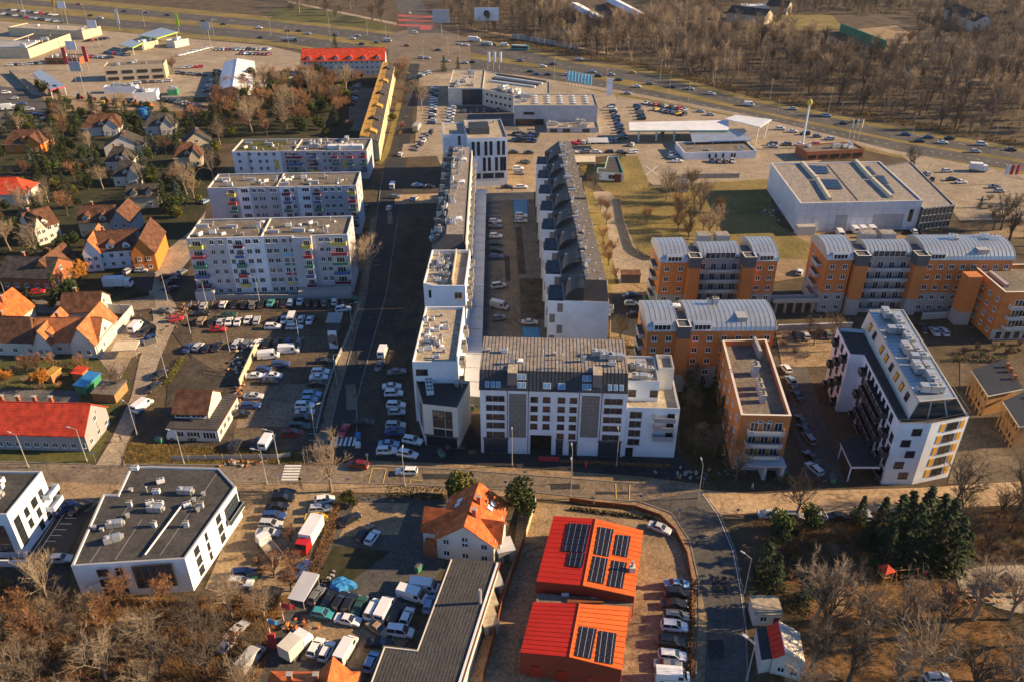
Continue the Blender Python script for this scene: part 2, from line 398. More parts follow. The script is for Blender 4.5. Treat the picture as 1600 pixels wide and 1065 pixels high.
for k in range(8):
    y = 313 + k * 3.3; A, B = G((802.5, y)), G((824, y)); mk.box(A.x, A.y - .06, .215, B.x, A.y + .06, .22, 'paint')
struct(mk.build('bay_markings'))

# --- main street running away, the muddy strip beside it
ML = [(500, 714), (514, 690), (529, 622), (553, 540), (574, 461), (590, 340), (600, 270), (612, 225), (626, 170), (634, 130), (640, 100)]
MR = [(562, 714), (556, 690), (556, 625), (579, 540), (602, 461), (621, 340), (632, 270), (640, 225), (646, 170), (650, 130), (656, 100)]
sheet('waste_ground', 'mud', [(558, 690), (556, 625), (579, 540), (602, 461), (618, 350), (632, 270), (700, 255), (690, 300), (668, 400), (656, 470), (640, 600), (640, 700)], 2)
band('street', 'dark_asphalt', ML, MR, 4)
sheet('side_road', 'sand_road', [(618, 305), (690, 303), (686, 318), (616, 320)], 5)
sheet('side_road', 'paving', [(630, 226), (700, 222), (698, 244), (626, 247)], 5)
band('pavement', 'old_asphalt', [(486, 705), (498, 680), (512, 622), (536, 540), (560, 461), (580, 340)], [(497, 712), (511, 690), (526, 622), (550, 540), (571, 461), (587, 340)], 4)
kerb([(499, 714), (512, 690), (527.5, 622), (551.5, 540), (572.5, 461), (588.5, 340), (598, 270)])
kerb([(557.5, 690), (557.5, 625), (580.5, 540), (603.5, 461), (622, 340)])
band('grass', 'dry_lawn', [(586, 256), (598, 240), (610, 200), (620, 160)], [(596, 258), (608, 240), (622, 200), (630, 160)], 3)
sheet('yard', 'old_asphalt', [(545, 135), (600, 140), (572, 205), (545, 205)], 3)
sheet('car_park', 'paving', [(660, 120), (700, 124), (700, 200), (688, 240), (648, 236), (652, 160)], 4)

# --- large car park below the coloured blocks
sheet('car_park', 'mud', [(262, 470), (548, 462), (520, 560), (498, 680), (462, 718), (300, 712), (255, 690), (262, 600), (300, 560), (262, 510)], 3)
sheet('car_park', 'dirt', [(300, 490), (535, 488), (505, 640), (470, 690), (365, 690), (370, 600), (300, 556)], 4)
sheet('car_park', 'old_asphalt', [(374, 600), (505, 600), (494, 665), (370, 668)], 5)
band('hedge_strip', 'lawn', [(285, 460), (545, 452)], [(285, 468), (548, 461)], 4)
# left lane and its yards
sheet('lane', 'paving', [(232, 455), (262, 455), (282, 490), (250, 560), (222, 640), (200, 690), (188, 726), (150, 726), (172, 690), (205, 620), (218, 560), (240, 500)], 4)
sheet('lane', 'dark_asphalt', [(205, 440), (275, 395), (300, 390), (292, 440), (262, 470), (235, 470)], 3)
sheet('lane', 'paving', [(250, 400), (300, 360), (322, 330), (310, 390), (262, 448), (236, 460)], 4)
sheet('lane', 'old_asphalt', [(-20, 462), (140, 476), (240, 462), (244, 482), (140, 494), (-20, 484)], 4)
sheet('yard', 'paving', [(150, 555), (200, 500), (248, 505), (250, 535), (205, 560), (185, 600)], 5)
sheet('yard', 'grey_paving', [(0, 608), (130, 610), (120, 632), (0, 632)], 4)
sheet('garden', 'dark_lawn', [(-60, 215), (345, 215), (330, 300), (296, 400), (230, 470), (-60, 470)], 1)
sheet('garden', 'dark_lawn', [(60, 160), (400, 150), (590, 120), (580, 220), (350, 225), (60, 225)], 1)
sheet('garden', 'lawn', [(-60, 560), (190, 560), (205, 600), (150, 720), (-60, 715)], 2)
band('verge', 'dry_lawn', [(205, 690), (300, 700), (480, 706)], [(192, 724), (300, 726), (470, 725)], 4)
band('verge', 'lawn', [(-60, 702), (142, 712)], [(-60, 720), (140, 725)], 4)

# --- cross road, bend and sandy road
UP = [(-80, 719), (0, 721), (140, 726), (440, 727), (560, 727), (700, 733), (850, 744), (1000, 756), (1100, 768)]
LO = [(-80, 746), (0, 748), (190, 757), (440, 753), (640, 757), (800, 766), (900, 776), (1000, 784), (1050, 800)]
band('road', 'old_asphalt', UP, LO, 5)
band('pavement', 'gravel', [(-80, 746), (0, 748), (190, 757), (440, 753), (640, 757), (800, 766), (900, 776), (1000, 784), (1048, 802)], [(-80, 754), (0, 757), (190, 766), (440, 768), (640, 770), (800, 776), (900, 784), (1000, 793), (1036, 808)], 4)
band('road', 'asphalt', [(1000, 784), (1048, 802), (1076, 845), (1090, 905), (1092, 965), (1085, 1100)], [(1096, 766), (1126, 806), (1148, 860), (1160, 925), (1166, 990), (1168, 1100)], 6)
band('pavement', 'gravel', [(1036, 808), (1062, 846), (1078, 905), (1080, 965), (1072, 1100)], [(1049, 803), (1077, 846), (1091, 905), (1104, 965), (1100, 1100)], 7)
band('sandy_road', 'sand_road', [(1085, 764), (1180, 772), (1290, 766), (1440, 762), (1600, 752), (1760, 744)], [(1120, 806), (1190, 800), (1310, 806), (1440, 796), (1600, 788), (1760, 780)], 5)
band('pavement', 'gravel', [(560, 719), (700, 724), (850, 734), (1000, 744), (1090, 756)], [(560, 727), (700, 733), (850, 744), (1000, 756), (1094, 765)], 4)
kerb([(560, 727), (700, 733), (850, 744), (1000, 756), (1094, 766)]); kerb([(190, 757), (440, 753), (640, 757), (800, 766), (900, 776), (1000, 784), (1049, 802), (1077, 845), (1091, 905), (1092, 965), (1086, 1080)])
kerb([(0, 721), (140, 726)]); kerb([(192, 726), (440, 727)]); kerb([(1126, 806), (1148, 860), (1160, 925), (1166, 990), (1168, 1080)])
mk = MB()
for k in range(6):
    y = 728 + k * 4.3; a, b = G((445 - k * 1.1, y)), G((471 - k * 1.1, y)); mk.box(a.x, a.y - .28, .215, b.x, a.y + .28, .22, 'paint')
for k in range(6):
    x = 515 + k * 7.0; a, b = G((x, 697)), G((x + 4, 697)); c = G((x + 1.5, 683)); mk.box(a.x, a.y, .215, b.x, c.y, .22, 'paint')
struct(mk.build('zebra_crossing'))
mk = MB()
def pxline(pts, w=.14, m='paint', z=.225):
    W = [G(p) for p in pts]
    for a, b in zip(W, W[1:]):
        d = (b - a).normalized(); n = Vector((-d.y, d.x, 0)) * w / 2
        mk.face([(*(a - n)[:2], z), (*(b - n)[:2], z), (*(b + n)[:2], z), (*(a + n)[:2], z)], m)
pxline([(576, 756), (582, 732), (604, 733), (598, 757)], .16, 'yellow_paint'); pxline([(640, 757), (642, 750), (660, 751)], .16, 'yellow_paint')
pxline([(962, 756), (963, 780)], .16, 'yellow_paint'); pxline([(984, 758), (983, 782)], .16, 'yellow_paint')
pxline([(1168, 1060), (1166, 990), (1157, 925), (1145, 862), (1122, 806), (1098, 772)], .13)
for k in range(7): pxline([(70 + k * 8, 846 - k * 9), (88 + k * 8, 846 - k * 9)], .12)
pxline([(36, 888), (100, 790)], .12); pxline([(44, 890), (108, 792)], .12)
pxline([(1009, 261), (1027, 275)], .3); pxline([(1009, 275), (1027, 261)], .3)
struct(mk.build('road_markings'))

# --- foreground yards
sheet('lane', 'dark_asphalt', [(20, 915), (50, 850), (100, 785), (128, 790), (140, 800), (105, 870), (110, 930)], 4)
sheet('driveway', 'gravel', [(92, 752), (190, 758), (135, 800), (95, 786)], 5)
sheet('car_park', 'gravel', [(375, 770), (520, 768), (500, 830), (462, 930), (360, 930), (320, 920), (372, 800)], 3)
sheet('yard', 'asphalt', [(540, 775), (700, 780), (720, 800), (690, 890), (560, 1075), (400, 1075), (460, 920), (505, 850)], 3)  # darker asphalt, with the buildings' shading put into its tone
sheet('yard', 'gravel', [(556, 785), (640, 786), (622, 835), (530, 838)], 4)  # sunlit patch of the yard, put in as paler gravel
sheet('yard', 'gravel', [(470, 960), (570, 965), (640, 1000), (585, 1050), (470, 1030)], 4)  # another sunlit patch, also laid in as paler gravel
sheet('lawn', 'dark_lawn', [(522, 852), (610, 862), (540, 915), (490, 910)], 5)
sheet('yard', 'gravel', [(812, 782), (900, 790), (1000, 798), (1040, 815), (1062, 850), (1078, 905), (1078, 1090), (720, 1090), (800, 880)], 3)
sheet('playground', 'leaf_litter', [(1200, 905), (1330, 880), (1480, 905), (1600, 1000), (1600, 1100), (1180, 1100), (1260, 960)], 2)
sheet('footpath', 'gravel', [(1300, 890), (1318, 890), (1320, 960), (1298, 960)], 3)
sheet('sandpit', 'sandpit', [(1492, 893), (1540, 884), (1700, 880), (1700, 985), (1560, 950), (1500, 925)], 3)
sheet('bank', 'earth', [(1180, 806), (1600, 792), (1700, 790), (1700, 880), (1490, 890), (1300, 880), (1180, 850)], 1)
sheet('bank', 'leaf_litter', [(-80, 880), (110, 930), (300, 935), (460, 930), (400, 1090), (-120, 1100)], 1)
sheet('yard', 'asphalt', [(1225, 570), (1262, 575), (1320, 752), (1262, 752), (1240, 660)], 4)
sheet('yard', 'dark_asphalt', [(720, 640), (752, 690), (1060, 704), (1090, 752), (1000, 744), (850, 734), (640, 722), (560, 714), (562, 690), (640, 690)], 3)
sheet('yard', 'dirt', [(1500, 560), (1700, 560), (1700, 760), (1480, 756), (1500, 690)], 2)
sheet('yard', 'gravel', [(1210, 510), (1330, 515), (1320, 570), (1222, 575)], 3)
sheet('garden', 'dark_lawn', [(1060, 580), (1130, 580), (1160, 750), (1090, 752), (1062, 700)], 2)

# repaired strips, tracks and covers
rnd = random.Random(19)
for k, (p0, p1) in enumerate((((60, 728), (90, 742)), ((250, 735), (300, 741)), ((660, 740), (720, 748)), ((760, 752), (800, 758)), ((860, 756), (905, 764)), ((930, 768), (980, 772)), ((1100, 830), (1122, 850)), ((1112, 900), (1135, 930)), ((1105, 1000), (1130, 1030)), ((540, 600), (556, 640)), ((556, 540), (566, 575)), ((588, 430), (596, 455)), ((604, 330), (612, 350)), ((210, 640), (226, 660)), ((788, 400), (796, 440)), ((792, 470), (804, 500)))):
    sheet('road_patch', 'dark_asphalt' if k % 3 else 'old_asphalt', [p0, (p1[0], p0[1] + 1), (p1[0] + 2, p1[1]), (p0[0] + 2, p1[1] + 1)], 7)
for pts in ([(600, 690), (612, 560), (640, 420), (660, 320)], [(622, 690), (630, 560), (652, 420), (668, 320)], [(300, 500), (420, 512), (520, 498)], [(320, 580), (430, 596), (500, 590)]):
    W_ = [G(p) for p in pts]; mb = MB(); zz = lift(7)
    for a, b in zip(W_, W_[1:]):
        d = (b - a).normalized(); n = Vector((-d.y, d.x, 0))
        for o in (-.8, .8): mb.face([(*(a + n * (o - .22))[:2], zz), (*(b + n * (o - .22))[:2], zz), (*(b + n * (o + .22))[:2], zz), (*(a + n * (o + .22))[:2], zz)], 'mud' if pts[0][0] > 500 and pts[0][1] > 650 else 'dirt')
    struct(mb.build('tyre_tracks'))
mb = MB()
for k in range(26): g = G((rnd.choice((rnd.uniform(100, 1000), rnd.uniform(1095, 1150))), rnd.uniform(735, 750))) if k % 2 else G((rnd.uniform(545, 580), rnd.uniform(480, 640))); mb.tube((g.x, g.y, .2), (g.x, g.y, .225), .38, .38, 'dark_grey', 10)
struct(mb.build('manhole_covers'))
mk = MB()
for k in range(22): pxline([(300 + k * 11.2, 470.5), (297 + k * 11.4, 481)], .1)
for k in range(12): pxline([(1050, 908 + k * 13), (1076, 909 + k * 13)], .1)
for k in range(10): pxline([(482, 600 + k * 10 - 2), (500, 600 + k * 10 - 2)], .1)
struct(mk.build('bay_markings'))
# ================================================================ BUILDINGS
def view(x0, y0, s): return lambda x, y: (x0 + x / s, y0 + y / s)      # survey sheets at different scales
c1, c2, c3, c4 = (view(x, 0, 3.81) for x in (0, 400, 800, 1180))
c5, c6, c7, c8 = view(0, 240, 3.671), view(280, 200, 3.671), view(600, 200, 3.671), view(900, 230, 3.55)
d1, d2, d3, d4 = view(1200, 220, 3.435), view(0, 470, 3.6725), view(250, 430, 3.228), view(620, 440, 3.328)
d5, d6, d7, d8 = view(980, 440, 3.131), view(1220, 440, 3.1316), view(0, 710, 3.0), view(340, 720, 3.086)
e1, e2, e3 = view(560, 740, 3.277), view(780, 740, 3.2775), view(1100, 740, 3.2)
CAMP = Vector((0, 0, CAM_H))
def ray(p):
    x, y = p[0] - 800.0, 532.5 - p[1]
    return Vector((x, FPX * _c + y * _s, -FPX * _s + y * _c))

class Bld:
    def __init__(s, name, label, cat, pA, pB, z=0.0, group=None):
        A, B = G(pA, z), G(pB, z)
        s.ang = math.atan2(B.y - A.y, B.x - A.x); s.L = (B - A).length
        s.A = Vector((A.x, A.y, 0)); s.u = (B - A).normalized(); s.v = Vector((-s.u.y, s.u.x, 0))
        s.root = thing(name, label, cat, s.A, s.ang, group)
    def loc(s, p, z=0.0):
        d = G(p, z) - s.A; return d.dot(s.u), d.dot(s.v)
    def fp(s, p, y=0.0):
        r = ray(p); t = ((s.A + s.v * y) - CAMP).dot(s.v) / r.dot(s.v); q = CAMP + r * t
        return (q - s.A).dot(s.u), q.z
    def sp(s, p, x=0.0):
        r = ray(p); t = ((s.A + s.u * x) - CAMP).dot(s.u) / r.dot(s.u); q = CAMP + r * t
        return (q - s.A).dot(s.v), q.z
    def part(s, name, mb, parent=None): return mb.build(name, parent or s.root)
    def put(s, name, me, x, y, z, rz=0.0, parent=None): return put(name, me, parent or s.root, (x, y, z), rz)
    def wall(s, side, a, z, me, name='window', L=None, D=None, off=0.0):
        """side f/r/b/l; a = distance along that wall from its left end as seen from outside is kept as plain local x or y"""
        if side == 'f': return s.put(name, me, a, -off, z, 0)
        if side == 'b': return s.put(name, me, a, D + off, z, math.pi)
        if side == 'r': return s.put(name, me, L + off, a, z, math.pi / 2)
        return s.put(name, me, -off, a, z, -math.pi / 2)

WM = {}
def wmesh(w, h, fm='frame_white', mull=1, gl='glass', bars=0, sill=True, fw=.09):
    k = (round(w, 2), round(h, 2), fm, mull, gl, bars, sill)
    if k in WM: return WM[k]
    mb = MB(); a = w / 2
    mb.box(-a, -.03, 0, a, .0, h, gl)
    for x0, x1, z0, z1 in ((-a, -a + fw, 0, h), (a - fw, a, 0, h), (-a + fw, a - fw, 0, fw), (-a + fw, a - fw, h - fw, h)):
        mb.box(x0, -.09, z0, x1, 0, z1, fm)
    for i in range(mull):
        x = -a + w * (i + 1) / (mull + 1); mb.box(x - fw / 2, -.08, fw, x + fw / 2, -.03, h - fw, fm)
    for i in range(bars):
        z = h * (i + 1) / (bars + 1); mb.box(-a + fw, -.07, z - fw / 2, a - fw, -.03, z + fw / 2, fm)
    if sill: mb.box(-a - .06, -.2, -.07, a + .06, 0, -.0, fm)
    WM[k] = mb.mesh('window'); return WM[k]
def bmesh_balcony(w, d, h, m, slab='concrete', glassy=False):
    k = ('bal', round(w, 2), d, h, m, slab)
    if k in WM: return WM[k]
    mb = MB(); a = w / 2
    mb.box(-a, -d, -.18, a, 0, 0, slab)
    mb.box(-a, -d - .02, .03, a, -d + .05, h, m)
    for sx in (-1, 1): mb.box(min(sx * a, sx * (a - .06)), -d + .05, .03, max(sx * a, sx * (a - .06)), 0, h, m)
    mb.box(-a - .02, -d - .05, h, a + .02, -d + .07, h + .06, 'galvanised')
    WM[k] = mb.mesh('balcony'); return WM[k]
def flat(b, poly, h, wall, roof, par=.5, cap='galvanised', t=.3, z0=0.0, wname='wall', rname='roof'):
    inn = inset(poly, t); n = len(poly); mb = MB()
    for i in range(n):
        j = (i + 1) % n; p, q, pi, qi = poly[i], poly[j], inn[i], inn[j]
        mb.face([(p[0], p[1], z0), (q[0], q[1], z0), (q[0], q[1], h), (p[0], p[1], h)], wall)
        mb.face([(p[0], p[1], h), (q[0], q[1], h), (qi[0], qi[1], h), (pi[0], pi[1], h)], cap)
        mb.face([(pi[0], pi[1], h), (qi[0], qi[1], h), (qi[0], qi[1], h - par), (pi[0], pi[1], h - par)], wall)
    w = b.part(wname, mb)
    mr = MB(); mr.face([(p[0], p[1], h - par) for p in inn], roof)
    b.part(rname, mr, w if z0 else None)
    return w
def rect(x0, y0, x1, y1): return [(x0, y0), (x1, y0), (x1, y1), (x0, y1)]
def _unit(kind):
    mb = MB()
    if kind == 'vent':
        mb.box(-.35, -.35, 0, .35, .35, .8, 'concrete'); mb.box(-.5, -.5, .8, .5, .5, .95, 'galvanised')
    elif kind == 'chimney':
        mb.box(-.55, -.4, 0, .55, .4, 1.5, 'pale_grey'); mb.box(-.68, -.52, 1.5, .68, .52, 1.68, 'concrete')
        for x in (-.28, .28): mb.tube((x, 0, 1.68), (x, 0, 2.05), .16, .16, 'dark_grey', 8)
    elif kind == 'ac':
        mb.box(-.9, -.5, .2, .9, .5, 1.35, 'sheet_white'); mb.box(-.8, -.4, 0, .8, .4, .2, 'dark_grey')
        for x in (-.42, .42): mb.tube((x, 0, 1.35), (x, 0, 1.45), .34, .34, 'dark_grey', 10)
    elif kind == 'ahu':
        mb.box(-1.8, -.8, .25, 1.8, .8, 1.7, 'steel'); mb.box(-1.7, -.7, 0, 1.7, .7, .25, 'dark_grey')
        mb.box(1.8, -.5, .5, 2.3, .5, 1.3, 'galvanised'); mb.tube((-1, 0, 1.7), (-1, 0, 2.1), .4, .4, 'galvanised', 10)
        mb.box(-.05, -.82, .25, .05, .82, 1.74, 'dark_grey')
    elif kind == 'hatch':
        mb.box(-.8, -.8, 0, .8, .8, .45, 'sheet_white'); mb.loft([[(-.7, -.7, .45), (.7, -.7, .45), (.7, .7, .45), (-.7, .7, .45)], [(-.4, -.4, .62), (.4, -.4, .62), (.4, .4, .62), (-.4, .4, .62)]], 'frame_white')
    elif kind == 'long_vent':
        mb.box(-1.6, -.35, 0, 1.6, .35, .9, 'pale_grey'); mb.box(-1.75, -.48, .9, 1.75, .48, 1.05, 'galvanised')
    elif kind == 'pipe':
        mb.tube((0, 0, 0), (0, 0, 1.6), .14, .14, 'galvanised', 8); mb.tube((0, 0, 1.6), (0, 0, 1.85), .26, .1, 'galvanised', 8)
    elif kind == 'dome':
        mb.box(-.6, -.6, 0, .6, .6, .3, 'galvanised'); mb.loft([[(x * k, y * k, z) for x, y in ((-1, -1), (1, -1), (1, 1), (-1, 1))] for k, z in ((.55, .3), (.45, .5), (.2, .6))], 'frame_white')
    return mb.mesh('roof_' + kind)
UNITS = {k: _unit(k) for k in ('vent', 'chimney', 'ac', 'ahu', 'hatch', 'long_vent', 'pipe', 'dome')}
UNAME = dict(vent='roof_vent', chimney='chimney', ac='air_conditioner', ahu='air_handling_unit', hatch='roof_hatch', long_vent='vent_housing', pipe='vent_pipe', dome='roof_light')
def unit(b, kind, x, y, z, rz=0.0, s=1.0):
    o = b.put(UNAME[kind], UNITS[kind], x, y, z, rz)
    if s != 1.0: o.scale = (s, s, s)
    return o
def clutter(b, n, x0, y0, x1, y1, z, kinds, seed=0, s=(0.8, 1.2)):
    rnd = random.Random(seed)
    for k in range(n): unit(b, rnd.choice(kinds), rnd.uniform(x0, x1), rnd.uniform(y0, y1), z, rnd.choice((0, math.pi / 2)) + rnd.uniform(-.05, .05), rnd.uniform(*s))

# ---------------------------------------------------------------- front white block on the cross road
b = Bld('apartment_building', 'white apartment block with dark mansard roof and gateway facing the cross road', 'apartment block', (752, 707), (1053, 716))
xs = b.fp(d4(1192, 690))[0]; hE = b.fp((860, 610))[1]; h2 = b.fp((1020, 638))[1]; DEP = 14.5
gx0, gx1 = b.fp(d4(692, 880))[0], b.fp(d4(803, 880))[0]; gz = b.fp(d4(745, 796))[1]
mb = MB(); mb.box(0, 0, 0, gx0, DEP, hE, 'white'); mb.box(gx1, 0, 0, xs, DEP, hE, 'white'); mb.box(gx0, 0.002, gz, gx1, DEP, hE - .002, 'white')
b.part('wall', mb)
flat(b, rect(xs + .003, .25, b.L, DEP), h2, 'white', 'sand_roof', par=.9, wname='wing_wall', rname='terrace')
flat(b, rect(xs + .02, 4.0, xs + (b.L - xs) * .62, DEP - .6), hE + .4, 'white', 'sand_roof', z0=h2 - .9, wname='penthouse', rname='penthouse_roof')
flat(b, rect(xs + (b.L - xs) * .64, 8.5, b.L - .6, DEP - .5), hE + .8, 'offwhite', 'sand_roof', z0=h2 - .9, wname='stair_tower', rname='stair_roof', par=.8)
mb = MB(); zt = hE + 3.6; yb = DEP
prof = [(-.35, hE), (-.35, hE + .12), (2.3, zt - .3), (3.2, zt), (yb - .3, zt + .5), (yb, hE)]
mb.loft([[(x, y, z) for y, z in prof] for x in (-.15, xs - .01)], 'slate')
for i, f in enumerate(mb.f):
    if len(f) == 4:
        zz = [mb.v[k] for k in f]
        if min(p[2] for p in zz) > zt - .35: mb.m[i] = mb.mi('taupe_roof')
roof = b.part('roof', mb)
mb = MB(); n = int(xs / .75)
for i in range(n):
    x = xs * (i + .5) / n
    for (y0, z0), (y1, z1), sm in zip(prof[1:4], prof[2:5], ('slate', 'slate', 'taupe')):
        mb.face([(x - .035, y0, z0 + .07), (x + .035, y0, z0 + .07), (x + .035, y1, z1 + .07), (x - .035, y1, z1 + .07)], sm)
        mb.face([(x - .035, y0, z0), (x - .035, y0, z0 + .07), (x - .035, y1, z1 + .07), (x - .035, y1, z1)], sm); mb.face([(x + .035, y1, z1), (x + .035, y1, z1 + .07), (x + .035, y0, z0 + .07), (x + .035, y0, z0)], sm)
mb.build('standing_seams', roof)
for a0, a1 in ((575, 625), (1018, 1065)):
    x0, x1 = b.fp(d4(a0, 560))[0], b.fp(d4(a1, 560))[0]
    mb = MB(); mb.box(x0, .3, hE, x1, 3.6, zt + .35, 'taupe', 'sand_roof'); b.part('dormer', mb)
sk = MB(); sk.box(-.42, -.06, 0, .42, .06, 1.25, 'frame_white'); sk.box(-.34, -.075, .08, .34, -.05, 1.17, 'skylight_blue'); skm = sk.mesh('skylight')
sl = math.atan2(2.65, zt - .3 - hE - .12)
for a, row in ((470, 0), (500, 0), (528, 0), (637, 0), (660, 0), (637, 1), (660, 1), (770, 0), (790, 0), (848, 0), (865, 0), (975, 0), (1000, 0), (975, 1), (1000, 1), (1108, 0), (1138, 0), (1168, 0)):
    x = b.fp(d4(a, 560))[0]; k = .12 + .42 * row
    o = b.put('skylight', skm, x, -.35 + 2.65 * k - .04, hE + .12 + (zt - .42 - hE) * k + .03); o.rotation_euler = (-sl, 0, 0)
RZ = [b.fp(d4(480, y))[1] - .7 for y in (602, 650, 697, 741, 788)]
w2 = wmesh(1.5, 1.3, 'brown_panel', 1)
for z in RZ:
    for a in (481, 514, 545, 1090, 1122, 1152): b.put('window', wmesh(1.25, 1.3, 'brown_panel' if a in (481, 545, 1090, 1152) else 'taupe', 1 if a not in (514, 1122) else 0), b.fp(d4(a, 700))[0], 0, z)
for i, z in enumerate(RZ):
    for a in (713, 777, 853, 915):
        if i < 4 or a > 800: b.put('window', w2, b.fp(d4(a, 700))[0], 0, z)
for a0, a1 in ((583, 673), (957, 1050)):
    x0, x1 = b.fp(d4(a0, 700))[0], b.fp(d4(a1, 700))[0]; z0, z1 = b.fp(d4(a0, 806))[1], hE - .9
    for r in range(11):
        for cix in range(2):
            split = .62 if r % 2 else .4
            xa, xb = (x0, x0 + (x1 - x0) * split) if cix == 0 else (x0 + (x1 - x0) * split, x1)
            mb = MB(); mb.box(xa + .02, -.06, z0 + (z1 - z0) * r / 11 + .02, xb - .02, -.001, z0 + (z1 - z0) * (r + 1) / 11 - .02, 'taupe'); b.part('facade_panel', mb)
for a0, a1, t in ((450, 582, 812), (822, 866, 824), (890, 936, 832), (1042, 1166, 830)):
    x0, x1 = b.fp(d4(a0, 870))[0], b.fp(d4(a1, 870))[0]; z1 = b.fp(d4(a0, t))[1]
    mb = MB(); mb.box(x0, -.12, z1, x1, -.0, z1 + .35, 'dark_grey'); b.part('shop_fascia', mb)
    b.put('shop_window', wmesh(x1 - x0 - .3, z1 - .25, 'frame_dark', max(1, int((x1 - x0) / 2.2)), 'curtain_glass', 1, False), (x0 + x1) / 2, 0, .2)
for a in (575, 683, 944, 1060):
    mb = MB(); x = b.fp(d4(a, 700))[0]; mb.tube((x, -.1, .2), (x, -.1, hE), .07, .07, 'dark_grey'); b.part('downpipe', mb)
for y in (690, 737, 784, 830):
    z = b.fp(d4(1220, y), .25)[1] - .7
    for a, f in ((1222, 'brown_panel'), (1253, 'taupe')): b.put('window', wmesh(1.25, 1.5, f, 1 if a < 1240 else 0), b.fp(d4(a, 760))[0], .25, z)
for y in (705, 752, 800): b.put('balcony_door', wmesh(1.5, 2.2, 'brown_panel', 1, 'glass', 0, False), b.fp(d4(1422, 740))[0], .25, b.fp(d4(1420, y), .25)[1] - 1.2)
for y in (720, 768, 816): b.put('balcony', bmesh_balcony(4.3, 1.5, 1.0, 'mid_grey'), b.fp(d4(1385, 760))[0], .25, b.fp(d4(1390, y), -1.2)[1] - .5)
for a in (1225, 1340): b.put('window', wmesh(1.6, 1.6, 'brown_panel', 1), b.fp(d4(a, 700))[0], 4.0, h2 + .3)
b.put('door', wmesh(1.6, 2.4, 'frame_dark', 1, 'glass', 0, False), b.fp(d4(1208, 880))[0], .25, .1)
clutter(b, 9, xs + 1, 5, xs + (b.L - xs) * .5, DEP - 2, hE - .1, ['ac', 'vent', 'ahu'], 3, (.6, .9))
for a, y, k in ((820, 378, 'vent'), (860, 400, 'pipe'), (970, 410, 'chimney'), (1050, 380, 'ahu'), (1090, 395, 'ahu'), (1140, 400, 'ahu'), (600, 420, 'chimney'), (640, 410, 'hatch'), (480, 360, 'vent'), (560, 365, 'ac'), (830, 440, 'pipe'), (1120, 430, 'ac'), (760, 380, 'pipe')):
    x, yy = b.loc(d4(a, y), zt + .3); unit(b, k, x, yy, zt + .15, 0, .8)
b.put('hoarding', (lambda m: m.mesh('hoarding'))(MB().box(-2.2, -.06, .15, 2.2, .06, 1.3, 'b_red')), b.fp(d4(790, 925))[0], -2.2, 0)

# ---------------------------------------------------------------- corner block beside it
b = Bld('apartment_building', 'small pale grey corner block with black roof where the street meets the cross road', 'apartment block', (665, 695), (717, 701))
h = b.fp(d4(240, 645))[1]
q = [(-4.2, 8.0), (0, 0), (b.L, 0), (b.L + .6, 9.5), (-4.6, 10.5)]
q = [(0, 0), (b.L, 0), (b.L + .4, 10.2), (-5.2, 11.0)]
flat(b, q, h, 'offwhite', 'black_roof', par=.6, cap='dark_grey')
dl = Vector((-5.2, 11.0)); ll = dl.length; an = math.atan2(dl.y, dl.x)
mb = MB()
for i in range(12):
    z0 = 3.2 + (h - 3.6) * i / 12; k0, k1 = (dl * .02), (dl * .98); nn = Vector((-dl.y, dl.x)).normalized() * .07
    mb.face([(k0.x + nn.x, k0.y + nn.y, z0 + .03), (k0.x + nn.x, k0.y + nn.y, z0 + (h - 3.6) / 12 - .03), (k1.x + nn.x, k1.y + nn.y, z0 + (h - 3.6) / 12 - .03), (k1.x + nn.x, k1.y + nn.y, z0 + .03)], 'mid_grey')
b.part('cladding', mb)
p = dl * .22; o = b.put('window', wmesh(1.0, h - 5, 'frame_dark', 0, 'glass', 4, False), p.x - .11, p.y - .05, 3.6, an + math.pi)
for y in (690, 735, 785):
    z = b.fp(d4(240, y))[1] - 1.0
    b.put('window', wmesh(2.6, 2.0, 'frame_dark', 2), b.fp(d4(220, 740))[0], 0, z); b.put('window', wmesh(1.5, 2.0, 'frame_dark', 1), b.fp(d4(272, 740))[0], 0, z)
mb = MB(); mb.box(.3, -.06, .2, b.L - .3, -.001, 2.9, 'glass'); mb.box(0, -.25, 2.9, b.L, -.0, 3.2, 'dark_grey'); b.part('shopfront', mb)
for k in range(4): unit(b, 'ac', .4 - k * .5, 4.5 + k * 1.4, h - .6, .3, .9)
unit(b, 'pipe', b.L - 1, 8.5, h - .6); unit(b, 'vent', b.L - 2.2, 8.8, h - .6)

# ---------------------------------------------------------------- left long row in three houses
def left_house(pn, pf, label, h, roofm, seed):
    b = Bld('apartment_building', label, 'apartment block', pn[0], pn[1], h, 'long white apartment rows along the courtyard')
    D = b.loc(pf, h)[1]
    return b, D
b, D = left_house((d4(80, 415), d4(312, 415)), d4(135, 130), 'white flat-roofed end house of the left row, right behind the grey corner block', 16.0, 'sand_roof', 1)
flat(b, [(0, 0), (b.L, 0), (b.L + .4, D), (.6, D)], 16.0, 'white', 'sand_roof', par=.7, cap='frame_white')
for z in (12.6, 9.4): b.put('window', wmesh(2.6, 1.5, 'frame_dark', 2), b.L * .2, 0, z)
clutter(b, 30, 1.2, 1.5, b.L - 3, D - 1.5, 15.3, ['ac', 'vent', 'hatch', 'ac', 'pipe', 'chimney'], 5, (.55, .95))
for i in range(7): b.put('balcony', bmesh_balcony(2.2, 1.3, 1.0, 'concrete'), b.L + .1, 2 + i * (D - 3) / 6.5, 12.6 if i % 2 else 9.5, math.pi / 2)
b1 = b
b, D = left_house((d7 and c7(222, 905), c7(466, 905)), c7(268, 700), 'white house with roof terrace and blue-shaded parapet in the middle of the left row', 18.0, 'sand_roof', 2)
